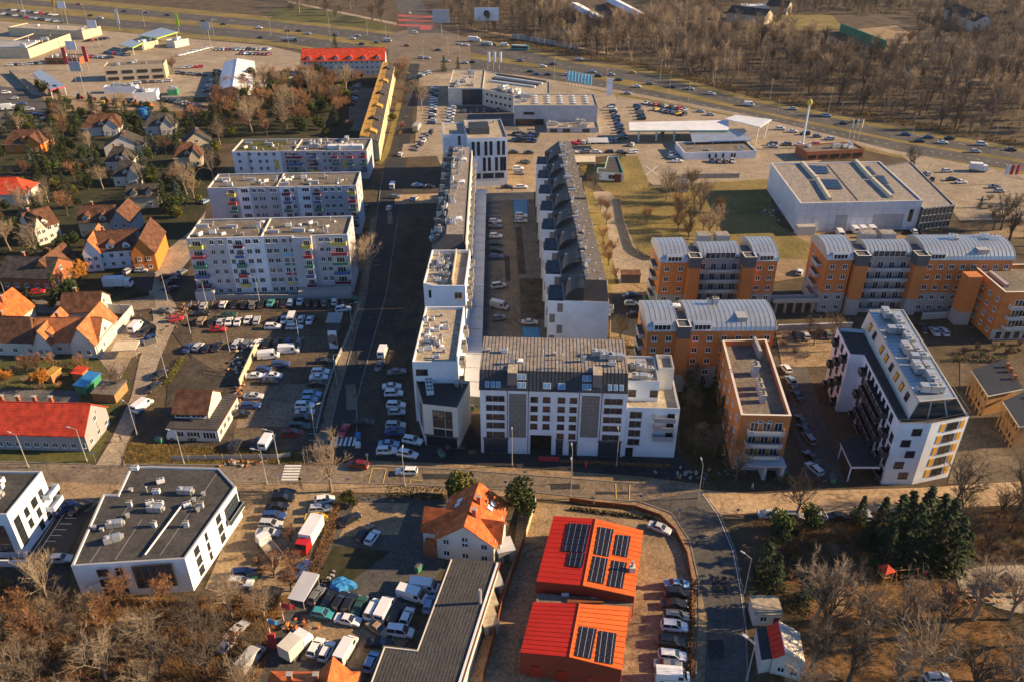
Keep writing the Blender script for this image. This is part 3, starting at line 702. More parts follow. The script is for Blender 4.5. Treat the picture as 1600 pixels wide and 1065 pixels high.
flat(b, [(0, 1.5), (2.8, 0), (b.L, 0), (b.L + .3, D), (.5, D)], 18.0, 'white', 'sand_roof', par=.9, cap='frame_white')
mb = MB(); mb.box(b.L * .66, 2, 17.1, b.L * .69, D - .5, 18.6, 'beige'); b.part('terrace_wall', mb)
for z in (14.4,): b.put('window', wmesh(.9, 2.1, 'frame_dark', 0, 'glass', 0, False), 1.8, .45, z); b.put('window', wmesh(1.9, 1.7, 'amber', 1), b.L * .83, 0, z)
clutter(b, 26, 1.2, 2.5, b.L * .6, D - 1.5, 17.1, ['ac', 'vent', 'ac', 'chimney', 'ahu'], 6, (.55, .9))
for i in range(8): b.put('balcony', bmesh_balcony(2.2, 1.3, 1.0, 'concrete'), b.L + .1, 1.5 + i * (D - 2) / 7.5, 14.4 if i % 2 else 11.3, math.pi / 2)
b, D = left_house((c7(268, 692), c7(468, 692)), (690, 240), 'long dark-roofed house of the left row reaching to the white tower', 18.0, 'slate', 3)
L = b.L; xl = b.loc((691, 245), 18)[0]; xr = b.loc((736, 249), 18)[0]
def XL(y): return xl * y / D
def XR(y): return L + (xr - L) * y / D
mb = MB(); mb.prism([(0, 0), (L, 0), (xr, D), (xl, D)], 0, 17.2, 'white', 'black_roof'); b.part('wall', mb)
mb = MB()   # mansard: dark slope on the street side and on the near end, pale strip on top
mb.loft([[(.2, .2, 17.2), (L - .3, .2, 17.2), (xr - .3, D - .2, 17.2), (xl + .2, D - .2, 17.2)], [(L * .42, 4.2, 20.4), (L - .8, 4.2, 20.4), (xr - .8, D - .2, 20.4), (xl + L * .40, D - .2, 20.4)]], 'slate')
mb.m[-1] = mb.mi('taupe_roof'); rf = b.part('roof', mb)
mb = MB(); mb.prism([(L - .1, .3), (L + .25, .3), (xr + .25, D), (xr - .1, D)], 16.8, 19.2, 'offwhite'); b.part('parapet', mb)
for i in range(14):
    y = 6 + i * (D - 9) / 13.0; x = XL(y)
    mb = MB(); mb.box(x + .5, y - .14, 17.2, x + L * .40, y + .14, 19.6, 'offwhite' if i % 2 else 'taupe', 'concrete'); b.part('party_wall', mb)
    mb = MB(); mb.box(x + L * .22, y + 1.2, 17.2, x + L * .46, y + 4.2, 20.2, 'dark_grey', 'black_roof'); dm = b.part('dormer', mb)
    put('window', wmesh(2.0, 2.0, 'frame_white', 1), dm, (x + L * .22, y + 2.7, 17.6), -math.pi / 2); put('window', wmesh(1.4, 1.9, 'frame_white', 1), dm, (x + L * .34, y + 1.2, 17.7), 0)
clutter(b, 60, XL(D / 2) + L * .28, 6, L * .56, D - 3, 20.2, ['chimney', 'vent', 'ac', 'chimney', 'pipe'], 8, (.6, .95))
clutter(b, 60, XL(D / 2) + .6, 5, L * .30, D - 3, 17.2, ['ac', 'hatch', 'vent', 'long_vent', 'ac'], 9, (.5, 1.0))
for y in (D * .18, D * .55, D * .82): unit(b, 'hatch', L * .74 + XR(y) - L, y, 20.4, 0, 1.3)
for i in range(22): b.put('balcony', bmesh_balcony(2.2, 1.3, 1.0, 'concrete'), XR(2 + i * (D - 4) / 22.0) + .3, 2 + i * (D - 4) / 22.0, 15.2 if i % 2 else 12.2, math.pi / 2)
for i in range(24): b.put('window', wmesh(1.4, 2.0, 'frame_white', 1), XL(2 + i * (D - 4) / 24.0) - .0, 2 + i * (D - 4) / 24.0, 13.4 if i % 2 else 10.2, -math.pi / 2 - .06)

# covered walkway / garage roof along the left row
A_, B_ = G(c7(508, 1060), 3.2), G(c7(592, 1060), 3.2); C_, D_ = G(c7(588, 352), 3.2), G(c7(530, 352), 3.2)
A2, B2 = G(d4(345, 590), 3.2), G(d4(436, 598), 3.2)
t = thing('covered_walkway', 'long pale canopy roof running beside the left apartment row', 'canopy', (0, 0, 0))
N = 22
for i in range(N):
    f0, f1 = i / N, (i + .96) / N
    P = [A2.lerp(D_, f0), B2.lerp(C_, f0), B2.lerp(C_, f1), A2.lerp(D_, f1)]
    mb = MB(); mb.prism([p[:2] for p in P], 3.0 + .05 * (i % 2), 3.25 + .05 * (i % 2), 'pale_grey'); mb.build('roof_slab', t)
mb = MB(); mb.prism([p[:2] for p in (A2.lerp(D_, .005), B2.lerp(C_, .005), B2.lerp(C_, .95), A2.lerp(D_, .95))], 0, 3.0, 'concrete'); mb.build('wall', t)

# ---------------------------------------------------------------- right long row with white bays
H = 16.5
b = Bld('apartment_building', 'long white apartment row with stepped bays and dark roof along the right of the courtyard', 'apartment block', d4(785, 95), d4(1106, 108), H, 'long white apartment rows along the courtyard')
L = b.L; D = b.loc((894, 236), H)[1]; xr = b.loc((894, 244), H)[0]; xl = b.loc((832, 254), H)[0]; bx = L * .26
def XS(y): return (xl) * y / D
mb = MB(); mb.prism([(bx, 0), (L, 0), (xr, D), (xl + bx, D)], 0, H, 'white', 'taupe_roof'); b.part('wall', mb)
NB = 8; per = (D - 1) / NB
for i in range(NB):
    y0 = i * per; x0 = XS(y0); hb = H - .2
    mb = MB(); mb.box(x0, y0 + .003, 0, x0 + bx + .6, y0 + per * .58, hb, 'white', 'black_roof'); bay = b.part('bay', mb)
    mb = MB(); mb.box(x0, y0 + per * .58, 0, x0 + bx + .6, y0 + per, hb - 4.2, 'offwhite', 'sand_roof'); mb.build('terrace_block', bay)
    mb = MB(); mb.box(x0, y0 + per * .58, hb - 4.2, x0 + .18, y0 + per, hb - 3.1, 'taupe'); mb.build('parapet', bay)
    mb = MB(); mb.box(x0 + bx * .4, y0 + 1.0, hb, x0 + bx + .5, y0 + per * .5, hb + .12, 'slate'); mb.build('roof_deck', bay)
    for j in range(5):
        for kx in (0, 1):
            if (j + kx) % 2: mb = MB(); mb.box(x0 + .5 + kx * 1.9, y0 - .03, 1.0 + j * 3.05, x0 + 1.9 + kx * 1.9, y0 + .003, 3.4 + j * 3.05, 'taupe'); mb.build('facade_panel', bay)
        put('window', wmesh(1.5, 1.8, 'frame_dark', 1), bay, (x0, y0 + per * .3, 1.6 + j * 3.05), -math.pi / 2)
    mb = MB(); r_ = L * .30    # dark curved wing wall over the bay
    pr = [(x0 + bx + .3, H - .2)] + [(x0 + bx + .3 + r_ * (1 - math.cos(a)), H + 3.6 * math.sin(a)) for a in [k * math.pi / 12 for k in range(0, 7)]] + [(x0 + bx + .3 + r_, H - .2)]
    mb.loft([[(x, y, z) for x, z in reversed(pr)] for y in (y0 + .2, y0 + per * .62)], 'black_roof'); b.part('curved_dormer', mb)
    mb = MB(); mb.box(x0 + bx - 1.4, y0 + per * .66, H - 1.4, x0 + bx + 2.4, y0 + per * .72, H + 1.2, 'dark_grey'); mb.box(x0 + bx - .6, y0 + per * .76, H - 1.2, x0 + bx + 2.6, y0 + per * .92, H + .1, 'zinc'); b.part('terrace_screen', mb)
    unit(b, 'ac', x0 + bx * .5, y0 + per * .8, hb - 4.2, .2, .8); unit(b, 'hatch', x0 + bx + 1.2, y0 + per * .5, H + 2.2, 0, .4)
mb = MB()
mb.loft([[(bx + .4, .25, H), (L - .25, .25, H), (xr - .2, D - .2, H), (xl + bx + .4, D - .2, H)], [(bx + L * .34, 4.6, H + 3.7), (L - .9, 4.6, H + 3.7), (xr - .8, D - .2, H + 3.7), (xl + bx + L * .32, D - .2, H + 3.7)]], 'black_roof')
mb.m[-1] = mb.mi('dark_taupe'); b.part('roof', mb)
rnd = random.Random(4)
for i in range(40):
    y = 6 + i * (D - 8) / 40; unit(b, ('chimney', 'vent', 'long_vent', 'ac')[i % 4], bx + L * .42 + XS(y) * 1.0 + rnd.uniform(-.9, 1.2) + (xr - L - xl) * y / D * .5, y, H + 3.7, rnd.choice((0, 1.57)), rnd.uniform(.55, .85))
for i in range(24):
    y = 5 + i * (D - 7) / 24; unit(b, 'dome', L * .86 + (xr - L) * y / D - (i % 2) * 1.0, y, H + 3.7, 0, .35)
y = D * .50; mb = MB(); mb.box(bx + L * .4 + XS(y), y, H + 3.7, L - .5 + (xr - L) * y / D, y + .35, H + 4.3, 'dark_grey'); b.part('fire_wall', mb)
for i in range(26):
    y = 2 + i * (D - 4) / 26.0; b.put('balcony', bmesh_balcony(2.6, 1.4, 1.0, 'mid_grey'), L + (xr - L) * y / D, y, (13.2, 10.1, 7.0)[i % 3], math.pi / 2)

# ---------------------------------------------------------------- white tower at the end of the courtyard
b = Bld('office_building', 'white office tower with tall slit windows at the far end of the courtyard', 'office building', (741, 293), (793, 291))
H = b.fp((780, 215))[1]; x0 = b.fp(c7(480, 100))[0]
D = b.loc((790, 186), H)[1]
flat(b, rect(x0, 0, b.L, D), H, 'white', 'sand_roof', par=.5, cap='sand_roof')
xw = b.fp(c7(340, 60), D * .35)[0]
flat(b, rect(xw, D * .35, x0 - .01, D), H - .8, 'white', 'sand_roof', wname='wing_wall', rname='wing_roof')
mb = MB(); mb.box(x0 + b.L * .1, D * .25, H - .5, x0 + b.L * .68, D * .62, H + 1.9, 'dark_grey', 'black_roof'); b.part('plant_room', mb)
for r, xs_, ya, yb_ in ((0, (513, 543, 585, 614, 657, 686), 78, 158), (1, (575, 604, 645, 674, 692), 170, 248)):
    z1, z0 = b.fp(c7(600, ya))[1], b.fp(c7(600, yb_))[1]
    for a in xs_: b.put('window', wmesh(1.15, z1 - z0, 'frame_dark', 0, 'glass', 2, False, .08), b.fp(c7(a, 160))[0], 0, z0)
z1, z0 = b.fp(c7(600, 260))[1], b.fp(c7(600, 290))[1]
for a, w in ((537, 2.4), (598, 4.2), (663, 3.6)): b.put('window', wmesh(w, z1 - z0, 'frame_dark', 3, 'curtain_glass', 0, False), b.fp(c7(a, 270))[0], 0, z0)
b.put('window', wmesh(1.1, 3.6, 'frame_dark', 0, 'glass', 0, False), b.fp(c7(432, 75), D * .35)[0], D * .35, H - 5.2)
for i in range(5):
    for z in (4, 9.5, 15): b.put('window', wmesh(1.0, 3.0, 'frame_dark', 0, 'glass', 0, False), b.L, 2.5 + i * (D - 5) / 4, z - 1, math.pi / 2)
clutter(b, 6, x0 + 2, D * .65, b.L - 2, D - 2, H - .5, ['ac', 'vent', 'ahu'], 11, (.6, .9))

# ---------------------------------------------------------------- three blocks with coloured balconies
def panel_block(label, pA, pB, pF, h, floors, grid, bals, seed, stripes=(), jut=None):
    b = Bld('apartment_building', label, 'apartment block', pA, pB, h, 'grey blocks with coloured balconies')
    D = b.loc(pF, h)[1]; L = b.L; fh = h / floors
    poly = rect(0, 0, L, D)
    if jut: j0, j1 = L * jut[0], L * jut[1]; poly = [(0, 0), (j0, 0), (j0, -1.4), (j1, -1.4), (j1, 0), (L, 0), (L, D), (0, D)]
    flat(b, poly, h, 'pale_grey', 'brown_bitumen', par=.55, cap='offwhite')
    for f0, f1, m in stripes:
        mb = MB(); mb.box(L * f0, -.035, .8, L * f1, -.001, h - .05, m); b.part('painted_strip', mb)
    for f in grid:
        for i in range(floors):
            fx = f[0] if isinstance(f, tuple) else f; w = f[1] if isinstance(f, tuple) else 1.25
            b.put('window', wmesh(w, 1.45, 'frame_white', 1 if w < 2 else 2), L * fx, -.036, i * fh + 1.0)
    cols = ('b_purple', 'b_blue', 'b_green', 'b_red', 'b_yellow')
    for f, w, off in bals:
        yy = -1.4 if jut and jut[0] < f < jut[1] else 0
        for i in range(1, floors):
            k = floors - 1 - i
            b.put('balcony', bmesh_balcony(w, 1.25, 1.0, (('b_yellow', 'b_red', 'b_green', 'b_blue', 'b_purple') if off != 4 else ('b_purple', 'b_blue', 'b_green', 'b_red', 'b_yellow'))[(k + (off if off != 4 else 0)) % 5], 'offwhite'), L * f, yy - .036, i * fh + .15)
            b.put('balcony_door', wmesh(min(w * .7, 2.4), 2.05, 'frame_white', 2, 'glass', 0, False), L * f, yy - .036, i * fh + .2)
    for i in range(floors):
        for j in range(2): b.put('window', wmesh(1.2, 1.4, 'frame_white', 1), L, D * (.3 + .4 * j), i * fh + 1.0, math.pi / 2)
    mb = MB()
    for f in (.0, .46, .995): mb.box(L * f - .15 + (.15 if f == 0 else 0) * 2, .31, h - .55, L * f + .15 + (.3 if f == 0 else 0), D - .31, h - .05, 'offwhite') if 0 < f < .9 else None
    if mb.f: b.part('roof_upstand', mb)
    rnd = random.Random(seed)
    for i in range(10):
        unit(b, ('long_vent', 'ac', 'long_vent', 'vent', 'chimney')[i % 5], L * (.06 + .9 * i / 10) + rnd.uniform(-.8, .8), D * (.25 if i % 2 else .62) + rnd.uniform(-1, 1), h - .55, rnd.uniform(-.1, .1), rnd.uniform(.8, 1.15))
    for i in range(14): unit(b, ('hatch', 'ac', 'vent', 'dome')[i % 4], L * rnd.uniform(.04, .96), D * rnd.uniform(.15, .85), h - .55, rnd.uniform(0, 1.5), rnd.uniform(.5, .9))
    for i in range(8): unit(b, 'pipe', L * rnd.uniform(.05, .95), D * rnd.uniform(.15, .85), h - .55, 0, .8)
    return b, L, D
b, L, D = panel_block('nearest grey six-storey block with yellow, red, green and blue balconies', c6(40, 635), c6(965, 612), c6(105, 525), 18.4, 6,
    [.15, .205, .265, (.375, 1.5), (.425, 1.5), (.50, 1.5), (.545, 1.5), .60, .645, .83, .87], [(.055, 3.6, 0), (.315, 2.6, 4), (.745, 2.4, 0), (.94, 4.4, 0)], 21, [(.245, .475, 'white'), (.66, .73, 'white')], (.655, .775))
for i, m in enumerate(('b_yellow', 'b_red', 'b_green', 'b_sky')):
    for f in (.60, .645): mb = MB(); mb.box(L * f - .75, -.07, 3.05 * i + 3.1, L * f + .75, -.03, 3.05 * i + 3.85, m); b.part('colour_panel', mb)
mb = MB(); mb.box(L * .66, -4.5, 0, L * .995, -1.45, 2.8, 'mid_grey', 'concrete'); b.part('garage', mb)
mb = MB(); mb.box(.1, -3.0, 0, L * .12, -.04, 2.9, 'pale_grey', 'concrete'); b.part('entrance_block', mb)
b, L, D = panel_block('second grey block with coloured balconies, between the other two', c6(160, 345), c6(1015, 330), c6(215, 265), 17.4, 6,
    [.31, .35, .365, .43, .445, .57, .79, .835, .885, (.245, 2.4), (.655, 2.4)], [(.155, 2.6, 0), (.525, 2.6, 4), (.73, 2.4, 4), (.965, 2.6, 0)], 22, [(.20, .28, 'white'), (.60, .69, 'white'), (.48, .57, 'white')])
b, L, D = panel_block('farthest low grey block with white left end and roof gardens', c6(300, 135), c6(1075, 130), c6(345, 65), 11.6, 4,
    [.05, .13, .2, .25, .31, .40, .43, .48, .56, .58, .68, .72, .77, .82, .87], [(.46, 6.5, 4), (.60, 3.2, 3), (.76, 2.4, 1), (.87, 2.4, 1), (.97, 2.6, 1)], 23, [(.002, .11, 'white'), (.13, .36, 'white')])
for f, m in ((.32, 'b_yellow'), (.83, 'b_yellow')): mb = MB(); mb.box(L * f - .8, -.09, 4.2, L * f + .8, -.04, 8.0, m); b.part('colour_panel', mb)
mb = MB(); mb.box(1, 2.2, 11.06, L * .36, D - 1, 11.14, 'lawn'); b.part('roof_garden', mb)
clutter(b, 16, L * .42, 2, L * .97, D - 1.5, 11.05, ['ahu', 'ac', 'chimney', 'long_vent'], 24, (.7, 1.1))
mb = MB(); mb.box(L * .7, 3, 11.06, L * .96, 5.5, 12.6, 'sheet_white'); b.part('duct', mb)
# ---------------------------------------------------------------- orange blocks with barrel roofs
def barrel(x0, x1, y0, y1, z, rise, m, n=10, ribs=True):
    mb = MB(); W = (y1 - y0)
    def arc(off=0.0): return [((y0 + y1) / 2 - math.cos(math.pi * k / n) * (W / 2 + off), z + math.sin(math.pi * k / n) * (rise + off)) for k in range(n + 1)]
    a = arc(); mb.loft([[(x, y, zz) for y, zz in reversed(a)] for x in (x0, x1)], m)
    if ribs:
        k = max(2, int((x1 - x0) / 1.1)); b_ = arc(.07)
        for i in range(k + 1):
            x = x0 + (x1 - x0) * i / k; mb.loft([[(xx, y, zz) for y, zz in reversed(b_)] for xx in (x - .05, x + .05)], 'galvanised')
    return mb
def vault_block(label, pA, pB, h, D, rise, segs, base_floors=2, floors=5):
    b = Bld('apartment_building', label, 'apartment block', pA, pB, h, 'orange apartment blocks with metal roofs')
    L = b.L; fh = h / (floors + .2); W5 = wmesh(1.35, 1.4, 'frame_white', 1)
    for kind, f0, f1, *r in segs:
        x0, x1 = L * f0, L * f1
        if kind == 'bay':
            mb = MB(); mb.box(x0, 0, base_floors * fh, x1, D, h, 'orange_render'); mb.box(x0, .002, 0, x1, D, base_floors * fh, 'mid_grey'); b.part('wall', mb)
            mb = barrel(x0 - .2, x1 + .2, -.2, D + .2, h, rise, 'zinc'); rf = b.part('roof', mb)
            n = r[0]
            for i in range(floors):
                for k in range(n): b.put('window', W5, x0 + (x1 - x0) * (k + .5) / n, 0, i * fh + 1.0)
            mb = MB(); w = min(4.2, (x1 - x0) * .7); xm = (x0 + x1) / 2 if n < 4 else x0 + 3
            mb.box(xm - w / 2, -.05, h + .05, xm + w / 2, 2.4, h + 1.9, 'frame_white', 'zinc'); dm = b.part('dormer', mb)
            put('window', wmesh(w - .4, 1.4, 'frame_white', 3), dm, (xm, -.05, h + .25))
            for i in range(floors + 1):
                if x0 < .1:
                    b.put('window', W5, 0, D * .75, i * fh + 1.0, -math.pi / 2) if i < floors else None
                    if 0 < i < floors: b.put('balcony', bmesh_balcony(5.0, 1.4, 1.0, 'b_grey'), 0, D * .40, i * fh + .15, -math.pi / 2)
                if abs(x1 - L) < .1 and i < floors: b.put('window', W5, L, D * .3, i * fh + 1.0, math.pi / 2); b.put('window', W5, L, D * .65, i * fh + 1.0, math.pi / 2)
        elif kind == 'tower':
            zt = h + 2.0
            mb = MB(); mb.box(x0, -1.6, base_floors * fh * .8, x1, D * .5, h - 1.2, 'orange_render'); mb.box(x0 + .002, -1.598, 0, x1 - .002, D * .5, base_floors * fh * .8, 'mid_grey'); mb.box(x0 + .004, -1.596, h - 1.2, x1 - .004, D * .5, zt - .3, 'dark_grey'); b.part('stair_tower', mb)
            flat(b, rect(x0 - .08, -1.68, x1 + .08, 1.8), zt, 'dark_grey', 'sand_roof', z0=zt - .7, par=.5, cap='offwhite', wname='tower_cap', rname='tower_roof')
        else:
            mb = MB(); mb.box(x0, 2.0, 0, x1, D, h, 'mid_grey', 'sand_roof'); b.part('recess_wall', mb)
            for i in range(floors):
                b.put('balcony', bmesh_balcony(x1 - x0 - .3, 2.0, 1.0, 'mid_grey'), (x0 + x1) / 2, 2.0, i * fh + .2)
                mb = MB(); mb.box((x0 + x1) / 2 - (x1 - x0) * .28, -.16, i * fh + .55, (x0 + x1) / 2 + (x1 - x0) * .28, -.04, i * fh + 1.15, 'b_grey'); b.part('balcony_panel', mb)
                for k in range(4): b.put('window', wmesh(1.5, 2.0, 'frame_white', 1, 'glass', 0, False), x0 + (x1 - x0) * (k + .5) / 4, 2.0, i * fh + .3)
            mb = barrel(x0 + .3, x1 - .3, 1.6, D * .75, h + .6, rise * .7, 'zinc'); b.part('roof', mb)
            b.put('window', wmesh((x1 - x0) * .7, 1.8, 'frame_white', 5, 'curtain_glass', 0, False), (x0 + x1) / 2, 1.55, h + .2)
            for k in (.28, .72): mb = MB(); mb.box(x0 + (x1 - x0) * (k - .16), D * .72, h, x0 + (x1 - x0) * (k + .16), D - .5, h + 3.4, 'mid_grey', 'taupe_roof'); b.part('lift_housing', mb)
    return b
vault_block('orange block with two barrel-roofed ends, beside the lawn', c8(470, 640), c8(1120, 632), 16.0, 13.5, 3.2, [('bay', 0, .235, 2), ('tower', .235, .335), ('recess', .335, .70), ('tower', .70, .80), ('bay', .80, 1, 2)])
b = vault_block('orange block with one long blue-grey barrel roof, right of the white front block', c8(398, 1020), c8(1105, 1015), 16.0, 13.0, 3.0, [('bay', 0, .225, 2), ('tower', .225, .325), ('bay', .325, 1, 6)])
clutter(b, 4, b.L * .2, 7, b.L * .9, 8, 18.6, ['chimney', 'vent', 'hatch'], 31, (.9, 1.2))
mb = MB(); mb.box(b.L * .70, 1.0, 16.2, b.L * .78, 4.0, 18.8, 'zinc', 'galvanised'); b.part('dormer', mb)
b = vault_block('widest orange block with barrel roofs and grey lower floors, at right', d1(320, 640), d1(1320, 640), 16.3, 13.5, 3.4, [('bay', 0, .135, 2), ('tower', .145, .215), ('recess', .215, .465), ('tower', .465, .53), ('bay', .53, 1, 8)])
clutter(b, 5, b.L * .6, 6, b.L * .95, 8, 19.4, ['ac', 'vent', 'long_vent'], 32, (.9, 1.2))
mb = MB(); mb.box(b.L * .80, .5, 16.3, b.L * .86, 3.5, 19, 'zinc', 'galvanised'); b.part('dormer', mb)

# lower orange block with a sunken brown flat roof
h = 14.1
b = Bld('apartment_building', 'narrow orange block with brown sunken flat roof, pointing at the cross road', 'apartment block', d5(557, 650), d5(805, 655), h, 'orange apartment blocks with metal roofs')
fl, fr = b.loc(d5(465, 285), h), b.loc(d5(682, 280), h); L = b.L
flat(b, [(0, 0), (L, 0), fr, fl], h, 'orange_render', 'brown_bitumen', par=1.3, cap='offwhite', t=.5)
for f in (.42, .62, .70, .80): unit(b, 'chimney', L * .55 + (fr[0] - L) * (1 - f) * .8, fr[1] * (1 - f) * .9 + 1.2, h - 1.3, 1.57, 1.3 if f > .42 else 1.7)
mb = MB(); x_ = fl[0] + (fr[0] - fl[0]) * .72; mb.box(x_ - .4, fr[1] * .78, h - 1.3, x_ + .3, fr[1] - .5, h + .8, 'mid_grey'); b.part('roof_wall', mb)
for i in range(3):
    z = (10.2, 7.1, 4.0)[i]
    b.put('balcony', bmesh_balcony(L * .72, 1.7, 1.05, 'b_grey', 'mid_grey'), L * .52, 0, z); mb = MB(); mb.box(L * .26, -1.84, z + .3, L * .80, -1.74, z + .95, 'offwhite'); b.part('balcony_panel', mb)
    for k in (.3, .55, .78): b.put('balcony_door', wmesh(1.6, 2.1, 'frame_white', 1, 'glass', 0, False), L * k, 0, z + .05)
mb = MB(); mb.box(.3, -.04, 0, L - .3, -.002, 3.6, 'b_grey'); mb.box(L * .55, -3.2, 0, L * .62, -.05, 3.4, 'b_grey'); mb.box(L * .9, -3.2, 0, L * .97, -.05, 3.4, 'b_grey'); mb.box(L * .2, -3.3, 3.4, L, -.05, 3.7, 'b_grey'); b.part('porch', mb)
for k in range(2): b.put('window', wmesh(.7, .7, 'frame_white', 0), L * (.4 + .2 * k), 0, 12.2)
dl = Vector(fl); 
for i in range(4):
    for k in range(5):
        p = dl * (.1 + .18 * k); b.put('window', wmesh(1.3, 1.4, 'frame_white', 1), p.x - .02, p.y, 1.4 + i * 3.1, math.atan2(dl.y, dl.x) + math.pi)
        q = Vector((L, 0)).lerp(Vector(fr), .1 + .18 * k); b.put('window', wmesh(1.3, 1.4, 'frame_white', 1), q.x + .02, q.y, 1.4 + i * 3.1, math.atan2(fr[1], fr[0] - L))
# orange block at the right border
b = Bld('apartment_building', 'orange corner block with flat roof cut by the right picture edge', 'apartment block', (1545, 531), (1660, 529), 0, 'orange apartment blocks with metal roofs')
h = b.fp((1562, 457))[1]; fl = b.loc(d1(1100, 665), h); L = b.L
flat(b, [(0, 0), (L, 0), (L + fl[0], fl[1]), fl], h, 'orange_render', 'brown_bitumen', par=1.2, cap='offwhite', t=.5)
dl = Vector(fl)
mb = MB(); nn = Vector((-dl.y, dl.x)).normalized() * .05; mb.prism([(nn.x, nn.y), (0, -.04), (L, -.04), (L, -.01), (0, -.005), (0, 0), (dl.x, dl.y), (dl.x + nn.x, dl.y + nn.y)][:3] + [(L, -.01)], 0, 3.2, 'mid_grey'); b.part('plinth', mb)
for i in range(4):
    for k in range(4):
        p = dl * (.12 + .22 * k); b.put('window', wmesh(1.2, 1.3, 'frame_white', 1), p.x, p.y, 1.6 + i * 3.0, math.atan2(dl.y, dl.x) + math.pi)
    if i: b.put('balcony', bmesh_balcony(7, 1.7, 1.0, 'b_grey'), 5.5, 0, i * 3.0 + .8); b.put('window', wmesh(4, 2, 'frame_white', 3), 5.5, 0, i * 3.0 + .9)
    else:
        for k in range(4): b.put('shop_window', wmesh(1.8, 2.4, 'frame_white', 0, 'glass', 0, False), 2 + 2.5 * k, -.041, .2)
mb = MB(); p = dl * .55; an = math.atan2(dl.y, dl.x); mb.box(p.x - 5.5, p.y - 1, 0, p.x - 1.6, p.y + 2.5, 4, 'mid_grey'); mb.box(p.x - 5.499, p.y - .999, 4, p.x - 1.601, p.y + 2.499, h + .4, 'orange_render'); b.part('stair_tower', mb)
mb = MB(); mb.box(3, fl[1] * .3, h - 1.2, 4, fl[1] * .8, h - .3, 'mid_grey'); b.part('roof_wall', mb)
# footbridge between the orange blocks
A_, B_ = G(c8(1090, 850), 4), G(c8(1345, 845), 4)
t = thing('footbridge', 'concrete footbridge joining two orange blocks', 'footbridge', (A_.x, A_.y, 0), math.atan2(B_.y - A_.y, B_.x - A_.x))
Lb = (B_ - A_).length; MB().box(0, -1.2, 3.6, Lb, 1.2, 4.0, 'concrete').build('deck', t)
for y in (-1.2, 1.1): MB().box(0, y, 4.0, Lb, y + .1, 5.0, 'galvanised').build('railing', t)
for k in range(5): MB().box(Lb * (.1 + .2 * k) - .2, -.5, 0, Lb * (.1 + .2 * k) + .2, .5, 3.6, 'concrete').build('pier', t)
for pa, pb, lb in (((1215, 518), (1330, 514), 'long concrete retaining wall in front of the wide orange block'), ((1440, 500), (1500, 496), 'grey concrete terrace wall below the right orange tower')):
    A_, B_ = G(pa), G(pb); t = thing('retaining_wall', lb, 'wall', (A_.x, A_.y, 0), math.atan2(B_.y - A_.y, B_.x - A_.x)); Lb = (B_ - A_).length
    MB().box(0, 0, 0, Lb, .4, 1.8, 'concrete').build('wall', t); MB().box(-.1, -.08, 1.8, Lb + .1, .48, 1.95, 'pale_grey').build('coping', t)

# ---------------------------------------------------------------- white modern building at right
h = 15.6
b = Bld('apartment_building', 'white modern building with dark balconies, silver roof and yellow window surrounds at right', 'apartment block', d6(582, 690), d6(740, 690), h)
P = [b.loc(d6(*p), h) for p in ((582, 690), (740, 690), (922, 655))]
K1, K2, K3 = b.loc(d6(408, 356), h), b.loc(d6(340, 305), h), b.loc(d6(276, 262), h)
ax = (Vector(K1) - Vector(P[0])).normalized(); al = (Vector(K1) - Vector(P[0])).length
px_ = Vector((ax.y, -ax.x))
back = Vector(P[2]) + ax * (al * 1.28); bl = Vector(K1) + ax * 12 - px_ * 3.0
j1 = Vector(K1) - px_ * 3.0
poly = [P[0], P[1], P[2], tuple(back), tuple(bl), tuple(j1), tuple(K1)]
flat(b, poly, h, 'white', 'bitumen', par=.9, cap='dark_grey', t=.35)
T = [Vector(b.loc(d6(*p), h + 5.2)) for p in ((680, 572), (865, 555), (600, 130), (435, 132))]
Bm = [Vector(b.loc(d6(*p), h)) for p in ((628, 652), (915, 640))]
Bm += [T[2] + (Bm[1] - T[1]) * .7, T[3] + (Bm[0] - T[0]) * 1.0]
mb = MB(); mb.loft([[(p.x, p.y, h - .85) for p in Bm], [(p.x, p.y, h + 4.6) for p in T], ], 'offwhite'); 
mb.m[0] = mb.mi('curtain_glass'); mb.m[-1] = mb.mi('zinc'); at_ = b.part('penthouse', mb)
mb = MB()
for i in range(4): mb.tube((*Bm[0].lerp(Bm[1], i / 3), h - .8), (*T[0].lerp(T[1], i / 3), h + 4.62), .14, .14, 'pale_grey', 5)
for A1, B1 in ((T[0], T[1]), (T[1], T[2]), (T[2], T[3]), (T[3], T[0])): mb.tube((*A1, h + 4.65), (*B1, h + 4.65), .16, .16, 'galvanised', 5)
b.part('roof_edge', mb)
mb = MB(); s0 = (T[3] - T[0]); n = 26
for i in range(n):
    a0, a1 = T[0] + s0 * (i / n), T[1] + (T[2] - T[1]) * (i / n); mb.tube((*a0, h + 4.63), (*a1, h + 4.63), .05, .05, 'galvanised', 4, False)
b.part('standing_seams', mb)
sv = Vector((T[0].x, T[0].y, h + 4.6)) - Vector((Bm[0].x, Bm[0].y, h - .85))
